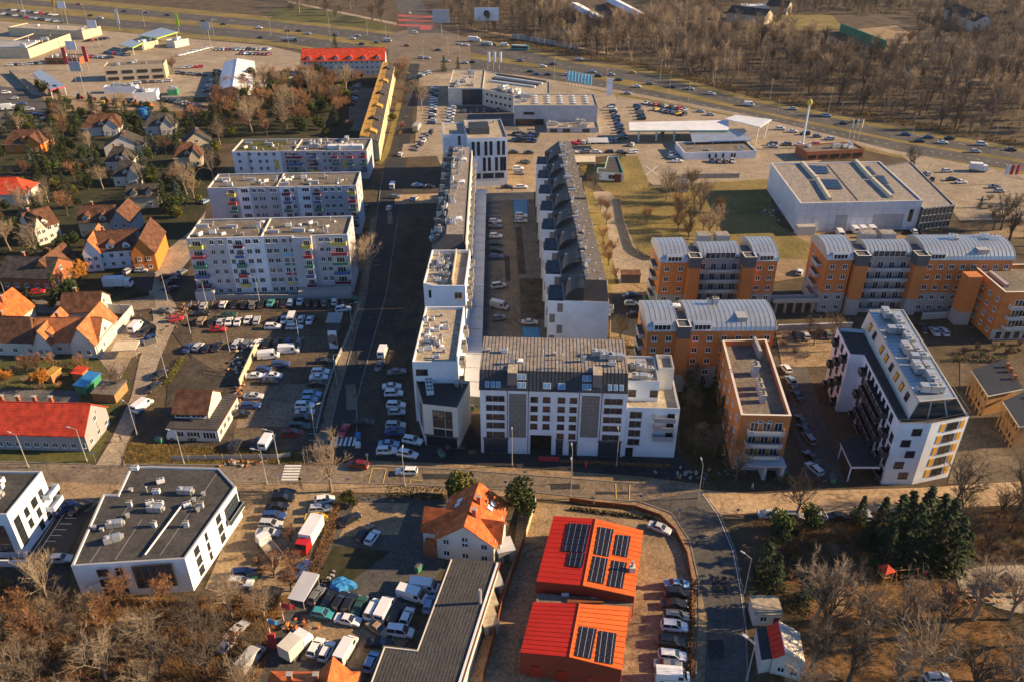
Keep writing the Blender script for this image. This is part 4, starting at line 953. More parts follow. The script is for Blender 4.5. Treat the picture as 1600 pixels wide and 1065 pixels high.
for i in range(8):
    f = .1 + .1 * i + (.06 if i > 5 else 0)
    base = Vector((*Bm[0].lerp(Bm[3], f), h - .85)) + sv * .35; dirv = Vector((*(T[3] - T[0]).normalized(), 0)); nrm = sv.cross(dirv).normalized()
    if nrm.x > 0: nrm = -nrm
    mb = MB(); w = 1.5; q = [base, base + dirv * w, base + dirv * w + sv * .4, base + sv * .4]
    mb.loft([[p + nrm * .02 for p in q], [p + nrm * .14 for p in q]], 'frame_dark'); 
    q2 = [base + dirv * .15 + sv * .03, base + dirv * (w - .15) + sv * .03, base + dirv * (w - .15) + sv * .37, base + dirv * .15 + sv * .37]; mb.loft([[p + nrm * .14 for p in q2], [p + nrm * .16 for p in q2]], 'amber' if i % 3 else 'glass'); b.part('roof_window', mb)  # amber panes: orange light on the windows put into their colour
for i in range(9):
    p = T[0].lerp(T[3], .08 + i * .105) * .62 + T[1].lerp(T[2], .08 + i * .105) * .38; unit(b, 'ahu', p.x + (i % 2) * 1.6, p.y, h + 4.65, math.atan2(ax.y, ax.x) + (1.57 if i % 3 == 0 else 0), 1.0)
for i in range(5):
    p = T[0].lerp(T[3], .1 + i * .19) * .35 + T[1].lerp(T[2], .1 + i * .19) * .65; unit(b, 'ahu', p.x, p.y, h + 4.65, math.atan2(ax.y, ax.x), .9)
an = math.atan2(ax.y, ax.x) + math.pi; n = 9
for i in range(5):
    for k in range(n):
        p = Vector(P[0]) + ax * (al * (.06 + .92 * k / n)) ; 
        if k in (0,) and i > 3: continue
        b.put('window', wmesh(1.5, 2.2, 'frame_dark', 1, 'glass', 0, False), p.x, p.y, .9 + i * 2.95, an)
        if (i + k) % 2 == 0 or 2 < k < 7: b.put('balcony', bmesh_balcony(2.0, 1.3, 1.15, 'frame_dark', 'dark_grey'), p.x, p.y, .75 + i * 2.95, an)
    for k in range(3):
        p = j1 + ax * (2 + 3.6 * k); b.put('window', wmesh(1.4, 2.0, 'frame_dark', 1, 'glass', 0, False), p.x, p.y, .9 + i * 2.95, an); b.put('balcony', bmesh_balcony(2.0, 1.2, 1.15, 'frame_dark', 'dark_grey'), p.x, p.y, .75 + i * 2.95, an) if k % 2 == i % 2 else None
    b.put('window', wmesh(1.9, 1.6, 'frame_dark', 1), b.L * (.38 if i % 2 else .62), 0, 1.6 + i * 2.75)
fv = Vector(P[2]) - Vector(P[1]); fa = math.atan2(fv.y, fv.x)
for i in range(5):
    p = Vector(P[1]) + fv * .60; b.put('window', wmesh(2.6, 1.8, 'frame_dark', 1), p.x, p.y, 1.4 + i * 2.9, fa)
    for k in (.34, .87): q = Vector(P[1]) + fv * k; b.put('window_surround', (lambda m: m)(WM.setdefault('ysur', MB().box(-.5, -.08, 0, .5, 0, 1.9, 'amber').mesh('window_surround'))), q.x, q.y, 1.35 + i * 2.9, fa)
Q = [b.loc(d6(*p), 4.0) for p in ((345, 905), (486, 905), (386, 742), (290, 785))]
mb = MB(); mb.prism(Q, 3.6, 4.1, 'white', 'black_roof'); b.part('porch_roof', mb)
mb = MB(); [mb.tube((q[0], q[1], 0), (q[0], q[1], 3.6), .15, .15, 'white') for q in (Vector(Q[0]) * .97 + Vector(Q[2]) * .03, Vector(Q[3]) * .95 + Vector(Q[1]) * .05)]; b.part('porch_post', mb)
mb = MB(); [mb.tube((*Vector(poly[i]).lerp(Vector(poly[i + 1]), f), h), (*Vector(poly[i]).lerp(Vector(poly[i + 1]), f), h + .9), .03, .03, 'dark_grey', 4) for i in (0, 1, 2) for f in [k / 8 for k in range(9)]]
[mb.tube((*poly[i], h + .9), (*poly[i + 1], h + .9), .04, .04, 'dark_grey', 4) for i in (0, 1, 2)]; b.part('roof_railing', mb)

# ---------------------------------------------------------------- generic gable/hip house
def house(label, pA, pB, D, ze, zr, roofm, wallm, axis='x', hip=0.0, o=.5, floors=1, nf=3, ns=2, dorm=0, chim=1, z=0.0, name='house', cat='house', group=None, wfm='frame_white', extra=None):
    b = Bld(name, label, cat, pA, pB, z, group); L = b.L
    mb = MB()
    if hip: mb.box(0, 0, 0, L, D, ze, wallm)
    elif axis == 'x': mb.loft([[(x, 0, 0), (x, 0, ze), (x, D / 2, zr), (x, D, ze), (x, D, 0)][::-1] for x in (0, L)], wallm)
    else: mb.loft([[(0, y, 0), (L, y, 0), (L, y, ze), (L / 2, y, zr), (0, y, ze)][::-1] for y in (0, D)], wallm)
    b.part('wall', mb)
    sl = (zr - ze) / ((D if axis == 'x' else L) / 2); zo = ze - sl * o + .06; t = .22; mb = MB()
    if hip:
        e = [(-o, -o, zo), (L + o, -o, zo), (L + o, D + o, zo), (-o, D + o, zo)]
        r0, r1 = ((hip, D / 2, zr + t), (L - hip, D / 2, zr + t)) if axis == 'x' else ((L / 2, hip, zr + t), (L / 2, D - hip, zr + t))
        up = [(x, y, zz + t) for x, y, zz in e]
        if axis == 'x': fs = [(up[0], up[1], r1, r0), (up[1], up[2], r1), (up[2], up[3], r0, r1), (up[3], up[0], r0)]
        else: fs = [(up[0], up[1], r0), (up[1], up[2], r1, r0), (up[2], up[3], r1), (up[3], up[0], r0, r1)]
        for f in fs: mb.face(f, roofm)
        for i in range(4): j = (i + 1) % 4; mb.face([e[i], e[j], up[j], up[i]], 'offwhite')
        mb.face(e[::-1], 'offwhite')
    elif axis == 'x':
        pr = [(-o, zo), (D / 2, zr + .02), (D + o, zo), (D + o, zo + t), (D / 2, zr + t + .02), (-o, zo + t)]; mb.loft([[(x, y, zz) for y, zz in pr][::-1] for x in (-o * .6, L + o * .6)], roofm)
    else:
        pr = [(-o, zo), (L / 2, zr + .02), (L + o, zo), (L + o, zo + t), (L / 2, zr + t + .02), (-o, zo + t)]; mb.loft([[(x, y, zz) for x, zz in pr] for y in (-o * .6, D + o * .6)], roofm)
    rf = b.part('roof', mb)
    mb = MB()      # tile courses / ridge
    if axis == 'x': mb.tube((hip, D / 2, zr + t + .03), (L - hip, D / 2, zr + t + .03), .12, .12, roofm, 5)
    else: mb.tube((L / 2, hip, zr + t + .03), (L / 2, D - hip, zr + t + .03), .12, .12, roofm, 5)
    mb.build('ridge', rf)
    W = wmesh(1.2, 1.3, wfm, 1)
    for i in range(floors):
        for k in range(nf): b.put('window', W, L * (k + .5) / nf, 0, i * 2.8 + 1.0)
        for k in range(ns):
            b.put('window', W, L, D * (k + .5) / ns, i * 2.8 + 1.0, math.pi / 2); b.put('window', W, 0, D * (k + .5) / ns, i * 2.8 + 1.0, -math.pi / 2)
    if not hip:
        if axis == 'y': b.put('window', W, L / 2, 0, ze + .1)
        else: b.put('window', W, L, D / 2, ze + .1, math.pi / 2)
    for k in range(chim):
        if axis == 'x': cx, cy = L * (.3 + .45 * k / max(1, chim - .5)), D * .5 + .9
        else: cx, cy = L / 2 + 1.0, D * (.3 + .45 * k / max(1, chim - .5))
        mb = MB(); mb.box(cx - .35, cy - .3, ze, cx + .35, cy + .3, zr + 1.1, 'brick'); mb.box(cx - .45, cy - .4, zr + 1.1, cx + .45, cy + .4, zr + 1.25, 'concrete'); mb.build('chimney', rf)
    for k in range(dorm):
        if axis == 'x':
            cx = L * (k + .5) / dorm; zb, zt = ze + .3, min(zr - .2, ze + 2.5); w = 1.1; yb = (zt - ze) / sl
            mb = MB(); mb.loft([[(cx - w, y, zb - .3), (cx + w, y, zb - .3), (cx + w, y, zt - .9), (cx, y, zt), (cx - w, y, zt - .9)][::-1] for y in (.35, yb)], wallm)
            mb.loft([[(cx - w - .3, y, zt - 1.1), (cx, y, zt + .05), (cx + w + .3, y, zt - 1.1), (cx + w + .3, y, zt - .95), (cx, y, zt + .22), (cx - w - .3, y, zt - .95)] for y in (.1, yb + .6)], roofm)
            dm = b.part('dormer', mb); put('window', wmesh(1.1, 1.0, wfm, 1), dm, (cx, .34, zb + .1))
        else:
            cy = D * (k + .5) / dorm; zb, zt = ze + .3, min(zr - .2, ze + 2.5); w = 1.1; xb = (zt - ze) / sl
            mb = MB(); mb.loft([[(x, cy - w, zb - .3), (x, cy + w, zb - .3), (x, cy + w, zt - .9), (x, cy, zt), (x, cy - w, zt - .9)] for x in (L - .35, L - xb)], wallm)
            mb.loft([[(x, cy - w - .3, zt - 1.1), (x, cy, zt + .05), (x, cy + w + .3, zt - 1.1), (x, cy + w + .3, zt - .95), (x, cy, zt + .22), (x, cy - w - .3, zt - .95)] for x in (L - .1, L - xb - .6)], roofm)
            dm = b.part('dormer', mb); put('window', wmesh(1.1, 1.0, wfm, 1), dm, (L - .34, cy, zb + .1), math.pi / 2)
    return b
def wing(b, x0, y0, x1, y1, ze, zr, axis, roofm, wallm, o=.4, win=None):
    """a cross wing of the same house: its own gable roof"""
    W_ = (x1 - x0) if axis == 'y' else (y1 - y0); sl = (zr - ze) / (W_ / 2); zo = ze - sl * o + .07; t = .22
    mb = MB(); m2 = MB()
    if axis == 'x':
        ym = (y0 + y1) / 2; mb.loft([[(x, y0, 0), (x, y0, ze), (x, ym, zr), (x, y1, ze), (x, y1, 0)][::-1] for x in (x0, x1)], wallm)
        m2.loft([[(x, y, zz) for y, zz in [(y0 - o, zo), (ym, zr + .02), (y1 + o, zo), (y1 + o, zo + t), (ym, zr + t), (y0 - o, zo + t)]][::-1] for x in (x0 - .3, x1 + .3)], roofm)
    else:
        xm = (x0 + x1) / 2; mb.loft([[(x0, y, 0), (x1, y, 0), (x1, y, ze), (xm, y, zr), (x0, y, ze)][::-1] for y in (y0, y1)], wallm)
        m2.loft([[(x, y, zz) for x, zz in [(x0 - o, zo), (xm, zr + .02), (x1 + o, zo), (x1 + o, zo + t), (xm, zr + t), (x0 - o, zo + t)]] for y in (y0 - .3, y1 + .3)], roofm)
    w = b.part('wing_wall', mb); b.part('wing_roof', m2)
    if axis == 'y':
        for zz in [1.0 + 2.7 * i for i in range(max(1, int(ze / 2.6)))]:
            for f in (.3, .7): put('window', wmesh(1.1, 1.3, 'frame_white', 1), w, (x0 + (x1 - x0) * f, y0, zz))
    return w

# --- foreground left
house('long low house with bright red roof and pale gable, left beside the lane', (-60, 700), (140, 705), 10.0, 4.6, 9.0, 'red_tile', 'mid_grey', 'x', floors=1, nf=14, ns=3, chim=4)
b = Bld('shop_building', 'small shop with brown roof, white upper floor and glazed front in the car park', 'shop', d2(980, 800), d2(1262, 808))
L = b.L
mb = MB(); mb.box(0, 0, 0, L, 13, 3.6, 'offwhite', 'brown_bitumen'); mb.box(-.25, -.25, 3.35, L + .25, 13.2, 3.62, 'red_render', 'bitumen'); b.part('wall', mb)
for k in range(3): b.put('shop_window', wmesh(L * .26, 1.8, 'frame_white', 3, 'glass', 0, False), L * (.18 + .32 * k), -.0, .9)
for k in range(5): b.put('window', wmesh(1.3, 1.5, 'frame_white', 1), L, 1.5 + 2.4 * k, 1.0, math.pi / 2)
mb = MB(); mb.loft([[(x, 3.6, 3.6), (x, 3.6, 5.4), (x, 7.6, 8.4), (x, 11.5, 5.4), (x, 11.5, 3.6)][::-1] for x in (.3, L * .72)], 'offwhite'); b.part('upper_floor', mb)
mb = MB(); mb.loft([[(x, y, z) for y, z in [(2.8, 4.95), (7.6, 8.45), (12.3, 4.9), (12.3, 5.15), (7.6, 8.7), (2.8, 5.2)]][::-1] for x in (0, L * .72 + .3)], 'brown_tile'); b.part('roof', mb)
for y in (3.55,): b.put('window', wmesh(L * .30, 1.2, 'frame_white', 2), L * .2, y, 3.9); b.put('window', wmesh(L * .28, 1.2, 'frame_white', 2), L * .52, y, 3.9)
mb = MB(); [mb.box(L * .74, 1 + i * .7, 3.66, L * .90, 1.25 + i * .7, 3.74, 'dark_grey') for i in range(16)]; b.part('roof_ladder', mb)
b = house('tan-roofed house with dark dormers and white garage wall, left of the lane', (58, 553), (160, 552), 9, 4.0, 8.0, 'orange_tile', 'offwhite', 'x', dorm=2, nf=4)
wing(b, b.L * .62, -2, b.L * .98, 12, 4.0, 8.6, 'y', 'orange_tile', 'offwhite'); wing(b, 1, -1.5, b.L * .3, 11, 4, 7.6, 'y', 'orange_tile', 'offwhite')
house('house with orange and brown hipped roofs at the left picture edge', (-30, 553), (62, 556), 10, 4.0, 8.4, 'brown_tile', 'offwhite', 'x', 3.0, nf=4)
house('steep orange-roofed house behind the left edge house', (-20, 520), (28, 522), 9, 4.0, 9.0, 'terracotta', 'offwhite', 'y', nf=2)
house('brown-roofed house in the tan house row, with pale rear yard', (100, 506), (160, 503), 9, 3.6, 7.0, 'brown_tile', 'offwhite', 'x', nf=3)
b = house('white house with tall brick-red roofs and orange side wall, by the lane', c5(520, 670), c5(800, 650), 12, 6.2, 10.2, 'brown_tile', 'white', 'x', dorm=3, floors=2, nf=5, group=None)
wing(b, b.L * .98, -4, b.L * 1.45, 13, 6.2, 11.0, 'y', 'brown_tile', 'house_orange'); wing(b, -.5, -1.2, b.L * .3, 12, 6.2, 10.4, 'y', 'orange_tile', 'white')
b = house('dark-roofed cream house with blue-grey dormers, behind the white house', c5(470, 480), c5(660, 475), 11, 5.4, 9.0, 'brown_tile', 'cream', 'x', dorm=2, nf=4); wing(b, b.L * 1.0, -1.5, b.L * 1.6, 10, 5.6, 9.6, 'y', 'brown_tile', 'mid_grey')
house('small cream garage house with two white gables at the end of the garden lane', c5(740, 320), c5(915, 310), 9, 4.4, 7.6, 'grey_tile', 'cream', 'x', dorm=2, nf=2)
b = house('cream two-storey villa with brown gable roof among conifers', c5(215, 525), c5(360, 480), 10, 5.6, 9.6, 'brown_tile', 'offwhite', 'x', floors=2, nf=4, dorm=1); wing(b, 0, -1.5, b.L * .45, 11, 5.6, 9.9, 'y', 'brown_tile', 'offwhite')
b = house('grey-brown roofed farmhouse with orange wall at left edge', c5(20, 780), c5(310, 790), 12, 4.2, 8.0, 'grey_tile', 'brick', 'x', nf=5); wing(b, b.L * .55, 3, b.L * .95, 16, 4.4, 8.4, 'y', 'brown_tile', 'house_orange')
house('house with bright orange-red hipped roof at the left picture edge', (-30, 322), (44, 320), 11, 4.4, 8.6, 'red_tile', 'offwhite', 'x', 4.0, nf=3)
VIL = [((10, 240), (72, 238), 11, 'brown_tile', 'house_orange', 'x', 'brown-roofed villa with an orange wall at far left'), ((132, 214), (192, 211), 11, 'brown_tile', 'offwhite', 'x', 'white villa with brown hipped roof behind the tractor yard'), ((228, 212), (275, 209), 10, 'grey_tile', 'offwhite', 'x', 'grey-roofed white villa beside a blue tank'), ((166, 246), (225, 242), 10, 'grey_tile', 'offwhite', 'y', 'grey-roofed villa hidden between garden trees'), ((168, 268), (210, 266), 9, 'grey_tile', 'offwhite', 'x', 'small slate-roofed house below the hidden villa'), ((290, 240), (332, 236), 9, 'grey_tile', 'cream', 'y', 'grey gabled house left of the low grey block'), ((180, 292), (222, 290), 9, 'grey_tile', 'offwhite', 'x', 'dark house with butterfly gables in the garden belt'), ((275, 262), (318, 258), 9, 'brown_tile', 'cream', 'x', 'brown-roofed house close to the farthest grey block')]
for pa, pb, D_, rm, wm_, axn, lb in VIL:
    b = house(lb, pa, pb, D_, 4.2, 8.6, rm, wm_, axn, 3.2 if axn == 'x' else 0, dorm=1 if axn == 'x' else 0, nf=3)
    if axn == 'x': wing(b, b.L * .55, -1.5, b.L * .95, 6, 4.2, 7.6, 'y', rm, wm_)
# ---------------------------------------------------------------- foreground office with grey roof
b = Bld('office_building', 'white office building with grey flat roof full of ventilation boxes, lower left', 'office building', (140, 938), (305, 924))
h = b.fp((295, 873))[1]
poly = [b.loc(d7(*p), h) for p in ((332, 520), (866, 486), (1106, 146), (1026, 60), (612, 50), (550, 184), (482, 180))]
flat(b, poly, h, 'white', 'bitumen', par=.35, cap='galvanised', t=.35); L = b.L
rows = [b.fp(d7(500, y))[1] - .75 for y in (550, 598, 643)]
for z in rows:
    b.put('window', wmesh(1.9, 1.55, 'frame_dark', 1), b.fp(d7(500, 600))[0], 0, z); b.put('window', wmesh(1.1, 1.55, 'frame_dark', 0), b.fp(d7(577, 600))[0], 0, z)
x0, x1 = b.fp(d7(635, 570))[0], b.fp(d7(820, 570))[0]; z0, z1 = b.fp(d7(730, 615))[1], b.fp(d7(730, 515))[1]
mb = MB(); mb.box(x0 - .15, -.12, z0 - .15, x1 + .15, -.002, z1 + .15, 'frame_dark'); b.part('window_surround', mb)
b.put('curtain_window', wmesh(x1 - x0, z1 - z0, 'frame_dark', 4, 'curtain_glass', 3, False), (x0 + x1) / 2, -.12, z0)
r0, r1 = Vector(poly[1]), Vector(poly[2]); rv = r1 - r0; ra = math.atan2(rv.y, rv.x)
for f, w in ((.18, 1.5), (.36, .75), (.60, 1.5)):
    for i in range(3): p = r0 + rv * f; b.put('window', wmesh(w, 1.55, 'frame_dark', 1 if w > 1.5 else 0), p.x, p.y, rows[i] + (.0 if f < .2 else .1), ra)
p = r0 + rv * .85; b.put('corner_glazing', wmesh(rv.length * .26, h * .42, 'frame_dark', 4, 'curtain_glass', 1, False), p.x, p.y, h * .42, ra)
b.put('balcony', bmesh_balcony(rv.length * .28, 1.0, 1.1, 'curtain_glass', 'white'), p.x, p.y, h * .40, ra)
for x, y, k in ((755, 130, 'ac'), (735, 180, 'ac'), (615, 170, 'vent'), (690, 172, 'pipe'), (635, 70, 'ac'), (870, 180, 'ahu'), (895, 165, 'vent'), (955, 188, 'vent'), (610, 240, 'chimney'), (600, 290, 'vent'), (730, 262, 'ahu'), (705, 232, 'ac'), (750, 236, 'ac'), (880, 240, 'ac'), (910, 215, 'vent'), (945, 245, 'chimney'), (930, 262, 'vent'), (875, 335, 'chimney'), (725, 335, 'chimney'), (540, 335, 'ahu'), (530, 405, 'ahu'), (570, 385, 'vent'), (480, 355, 'vent'), (445, 345, 'vent')):
    q = b.loc(d7(x, y), h - .3); unit(b, k, q[0], q[1], h - .35, random.Random(x).uniform(-.4, .4), .75)
q0, q1 = b.loc(d7(680, 470), h), b.loc(d7(862, 225), h); mb = MB(); mb.tube((*q0, h + .1), (*q1, h + .1), .16, .16, 'sheet_white', 6); b.part('roof_duct', mb)
mb = MB()
for pa, pb in (((540, 490), (665, 300)), ((750, 470), (1020, 80)), ((420, 505), (600, 240))):
    a_, c_ = Vector(b.loc(d7(*pa), h - .3)), Vector(b.loc(d7(*pb), h - .3)); d_ = (c_ - a_).normalized(); n_ = Vector((-d_.y, d_.x)) * .05
    mb.face([(*(a_ - n_), h - .335), (*(c_ - n_), h - .335), (*(c_ + n_), h - .335), (*(a_ + n_), h - .335)], 'mid_grey')
b.part('roof_joint', mb)
b = Bld('office_building', 'white office block with grey roof cut by the left picture edge', 'office building', d7(-120, 480), d7(75, 482))
h = b.fp(d7(30, 278))[1]; fr = b.loc(d7(195, 75), h); nr = b.loc(d7(32, 276), h); L = nr[0]
poly = [(0, 0), (L, 0), fr, (fr[0] - L - 4, fr[1])]
flat(b, poly, h, 'white', 'bitumen', par=.35, cap='galvanised')
rv = Vector(fr) - Vector((L, 0)); ra = math.atan2(rv.y, rv.x)
b.put('window', wmesh(1.7, h * .6, 'frame_dark', 1, 'glass', 3, False), L + rv.x * .14, rv.y * .14, 2, ra)
for f in (.38, .58, .62, .8):
    for i in (0, 1, 2): b.put('window', wmesh(1.2, 1.7, 'frame_dark', 0), L + rv.x * f, rv.y * f, .9 + i * 2.7, ra) if (i + int(f * 10)) % 3 else None
for i in (3.0, 5.8): b.put('balcony', bmesh_balcony(3.5, 1.6, 1.0, 'white', 'white'), L + rv.x * .93, rv.y * .93, i, ra)
b.put('curtain_window', wmesh(L * .8, h * .6, 'frame_dark', 3, 'curtain_glass', 2, False), L * .45, 0, 1.5); mb = MB(); mb.box(0, -2.2, 0, L + 2, -1.9, 1.5, 'white'); b.part('yard_wall', mb)
clutter(b, 3, L * .2, 4, L * .8, fr[1] * .7, h - .35, ['ahu', 'ac'], 41, (.8, 1.0))

# ---------------------------------------------------------------- roofs set out corner by corner
class Free:
    def __init__(s, name, label, cat, c, group=None): s.o = Vector((c.x, c.y, 0)); s.root = thing(name, label, cat, s.o, 0, group)
    def l(s, p): return Vector(p) - s.o
    def part(s, name, mb, parent=None): return mb.build(name, parent or s.root)
    def put(s, name, me, x, y, z, rz=0.0): return put(name, me, s.root, (x, y, z), rz)
def gable6(name, label, cat, near, far, ze, zr, ml, mr, mw, n=0, over=.0, t=.12, gap=.05, seam='seam_red', group=None):
    """near/far = (left eave, ridge, right eave) sight points; n roof sheets per slope"""
    P = [[G(near[0], ze), G(near[1], zr), G(near[2], ze)], [G(far[0], ze), G(far[1], zr), G(far[2], ze)]]
    f = Free(name, label, cat, (P[0][0] + P[0][2] + P[1][0] + P[1][2]) / 4, group)
    P = [[f.l(p) for p in r] for r in P]; mb = MB()
    g = lambda p: Vector((p.x, p.y, 0)); (a, r, c), (A_, R_, C_) = P
    for q in ([g(a), g(c), c, r, a], [g(C_), g(A_), A_, R_, C_], [g(c), g(C_), C_, c], [g(A_), g(a), a, A_]): mb.face(q, mw)
    for q in ([a, r, R_, A_], [r, c, C_, R_]): mb.face(q, seam if n else ml)
    f.part('wall', mb)
    for sd, (p0, p1, p2, p3), m in (('l', (a, r, R_, A_), ml), ('r', (r, c, C_, R_), mr)):
        nn = (p1 - p0).cross(p3 - p0).normalized(); k = max(1, n)
        for i in range(k):
            u0, u1 = i / k, (i + 1) / k; ln = (p3 - p0).length; e = gap / ln if n else 0
            q = [p0.lerp(p3, u0 + e), p1.lerp(p2, u0 + e), p1.lerp(p2, u1 - e), p0.lerp(p3, u1 - e)]
            if i == 0: q[0] -= (p3 - p0).normalized() * over; q[1] -= (p2 - p1).normalized() * over
            mb = MB(); mb.loft([[v + nn * .03 for v in q], [v + nn * t for v in q]], m); f.part('roof_panel' if n else 'roof', mb)
    mb = MB(); mb.tube(r + Vector((0, 0, t)), R_ + Vector((0, 0, t)), .13, .13, mr, 5); f.part('ridge', mb)
    f.P = P; return f
def pv(f, slope, quad, z, nx, ny):
    """solar panels laid on a slope; quad = sight points nl, nr, fr, fl"""
    p0, p1, p3 = slope; nn = (p1 - p0).cross(p3 - p0).normalized()
    W = []
    for p in quad:
        r = ray(p); o = CAMP - f.o; tt = (p0 + nn * .2 - o).dot(nn) / r.dot(nn); W.append(o + r * tt)
    for i in range(nx):
        for j in range(ny):
            def at(u, v): return W[0].lerp(W[1], u).lerp(W[3].lerp(W[2], u), v)
            e = .03
            q = [at((i + e) / nx, (j + e) / ny), at((i + 1 - e) / nx, (j + e) / ny), at((i + 1 - e) / nx, (j + 1 - e) / ny), at((i + e) / nx, (j + 1 - e) / ny)]
            mb = MB(); mb.loft([[v for v in q], [v + nn * .06 for v in q]], 'pv'); mb.m[-1] = mb.mi('pv')
            c = sum(q, Vector()) / 4; mid0, mid1 = (q[0] + q[1]) / 2, (q[3] + q[2]) / 2; s_ = (q[1] - q[0]).normalized() * .02
            mb.face([mid0 - s_ + nn * .065, mid0 + s_ + nn * .065, mid1 + s_ + nn * .065, mid1 - s_ + nn * .065], 'pv_line'); f.part('solar_panel', mb)
f = gable6('workshop_hall', 'rear red metal-roofed hall, lit slope coloured orange, with five solar arrays', 'hall', (e2(190, 552), e2(430, 574), e2(692, 630)), (e2(280, 215), e2(495, 230), e2(738, 290)), 5.0, 6.4, 'red_metal', 'red_metal_lit', 'red_render', 14, group='red metal halls')
(a, r, c), (A_, R_, C_) = f.P
for q, nx, ny in (((e2(322, 395), e2(440, 402), e2(472, 258), e2(352, 250)), 4, 4), ((e2(345, 470), e2(425, 480), e2(442, 405), e2(358, 400)), 3, 2)): pv(f, (a, r, A_), q, 0, nx, ny)
for q, nx, ny in (((e2(485, 410), e2(560, 425), e2(588, 282), e2(508, 268)), 3, 4), ((e2(455, 548), e2(535, 562), e2(558, 432), e2(482, 418)), 3, 4), ((e2(582, 412), e2(655, 428), e2(675, 318), e2(600, 308)), 3, 3), ((e2(552, 572), e2(632, 588), e2(655, 452), e2(578, 440)), 3, 4)): pv(f, (r, c, R_), q, 0, nx, ny)
mb = MB(); mb.box(c.x - .2, c.y + 5, 5, c.x + .8, c.y + 6, 6.4, 'offwhite'); mb.tube((c.x + .3, c.y + 5.5, 6.4), (c.x + .3, c.y + 5.5, 7.6), .25, .25, 'galvanised', 8); f.part('chimney', mb)
for k in (.3, .6): mb = MB(); p = a.lerp(c, k) - Vector((0, .3, 1.2)); mb.box(p.x - .6, p.y - .6, p.z - 1, p.x + .6, p.y, p.z, 'sheet_white'); f.part('air_conditioner', mb)
f = gable6('workshop_hall', 'front red metal-roofed hall, lit slope coloured orange, with two solar arrays, at the bottom edge', 'hall', (e2(108, 916), e2(360, 940), e2(627, 1006)), (e2(175, 655), e2(412, 664), e2(668, 680)), 5.0, 6.4, 'red_metal', 'red_metal_lit', 'red_render', 12, group='red metal halls')
(a, r, c), (A_, R_, C_) = f.P
for q, nx, ny in (((e2(386, 930), e2(470, 948), e2(502, 792), e2(412, 778)), 3, 5), ((e2(492, 960), e2(582, 975), e2(602, 815), e2(512, 800)), 3, 5)): pv(f, (r, c, R_), q, 0, nx, ny)
for k in (.18, .45, .75):
    p = a.lerp(c, k); mb = MB(); mb.box(p.x - 1.1, p.y - .12, .1, p.x + 1.1, p.y + .3, 2.6, 'seam_red'); f.part('roller_door', mb)
# connecting lean-to between the halls
A1, B1, C1, D1 = G(e2(190, 650), 4), G(e2(668, 700), 4), G(e2(690, 640), 4), G(e2(192, 600), 4)
f = Free('lean_to', 'low brown lean-to roof joining the two red halls', 'shed', (A1 + C1) / 2); mb = MB(); mb.prism([f.l(p)[:2] for p in (A1, B1, C1, D1)], 0, 3.6, 'red_render', 'brown_bitumen'); f.part('wall', mb); MB().box(-3, -.5, 3.6, 3, .4, 4.0, 'rust').build('gutter', f.root)

# grey L-shaped hall
f = Free('warehouse', 'long grey-roofed warehouse with white eaves behind the orange-roofed villa', 'warehouse', G((690, 980)))
poly = [f.l(G(p, 5)) for p in (e1(475, 437), e1(60, 1100), e1(515, 1110), e1(640, 690), e1(716, 456))]
poly = [f.l(G(p, 5)) for p in (e1(45, 1120), e1(505, 1120), e1(640, 690), e1(716, 456), e1(475, 437), e1(300, 905), e1(132, 886))]
mb = MB(); mb.prism([p[:2] for p in poly], 0, 5, 'offwhite', 'bitumen'); f.part('wall', mb)
mb = MB(); mb.prism([tuple(p) for p in inset([p[:2] for p in poly], -.35)], 4.75, 5.05, 'seam_red', 'bitumen'); rf = f.part('roof', mb)
mb = MB(); ins = inset([p[:2] for p in poly], .1)
for i in (4, 5, 6):
    p, q = Vector(ins[i]), Vector(ins[(i + 1) % 7]); mb.tube((*p, 5.14), (*q, 5.14), .12, .12, 'offwhite', 4)
for i in (1, 2): mb.tube((*Vector(ins[i]), 5.14), (*Vector(ins[i + 1]), 5.14), .22, .22, 'sheet_white', 4)
mb.build('gutter', rf)
d_ = (poly[3] - poly[2]).normalized(); n_ = Vector((-d_.y, d_.x, 0)); mb = MB()
for near, far, n in (((e1(300, 905), e1(562, 905)), (e1(475, 437), e1(716, 456)), 14), ((e1(45, 1120), e1(505, 1120)), (e1(132, 888), e1(562, 905)), 24)):
    NA, NB_, FA, FB_ = (f.l(G(p, 5.06)) for p in (*near, *far))
    for i in range(1, n): mb.tube(NA.lerp(NB_, i / n), FA.lerp(FB_, i / n), .05, .05, 'dark_grey', 4, False)
mb.build('roof_seams', rf)
p = poly[2] + d_ * 1.0 + n_ * .8; mb = MB(); mb.tube((p.x, p.y, 5), (p.x, p.y, 8.2), .28, .28, 'galvanised', 8); f.part('chimney', mb)
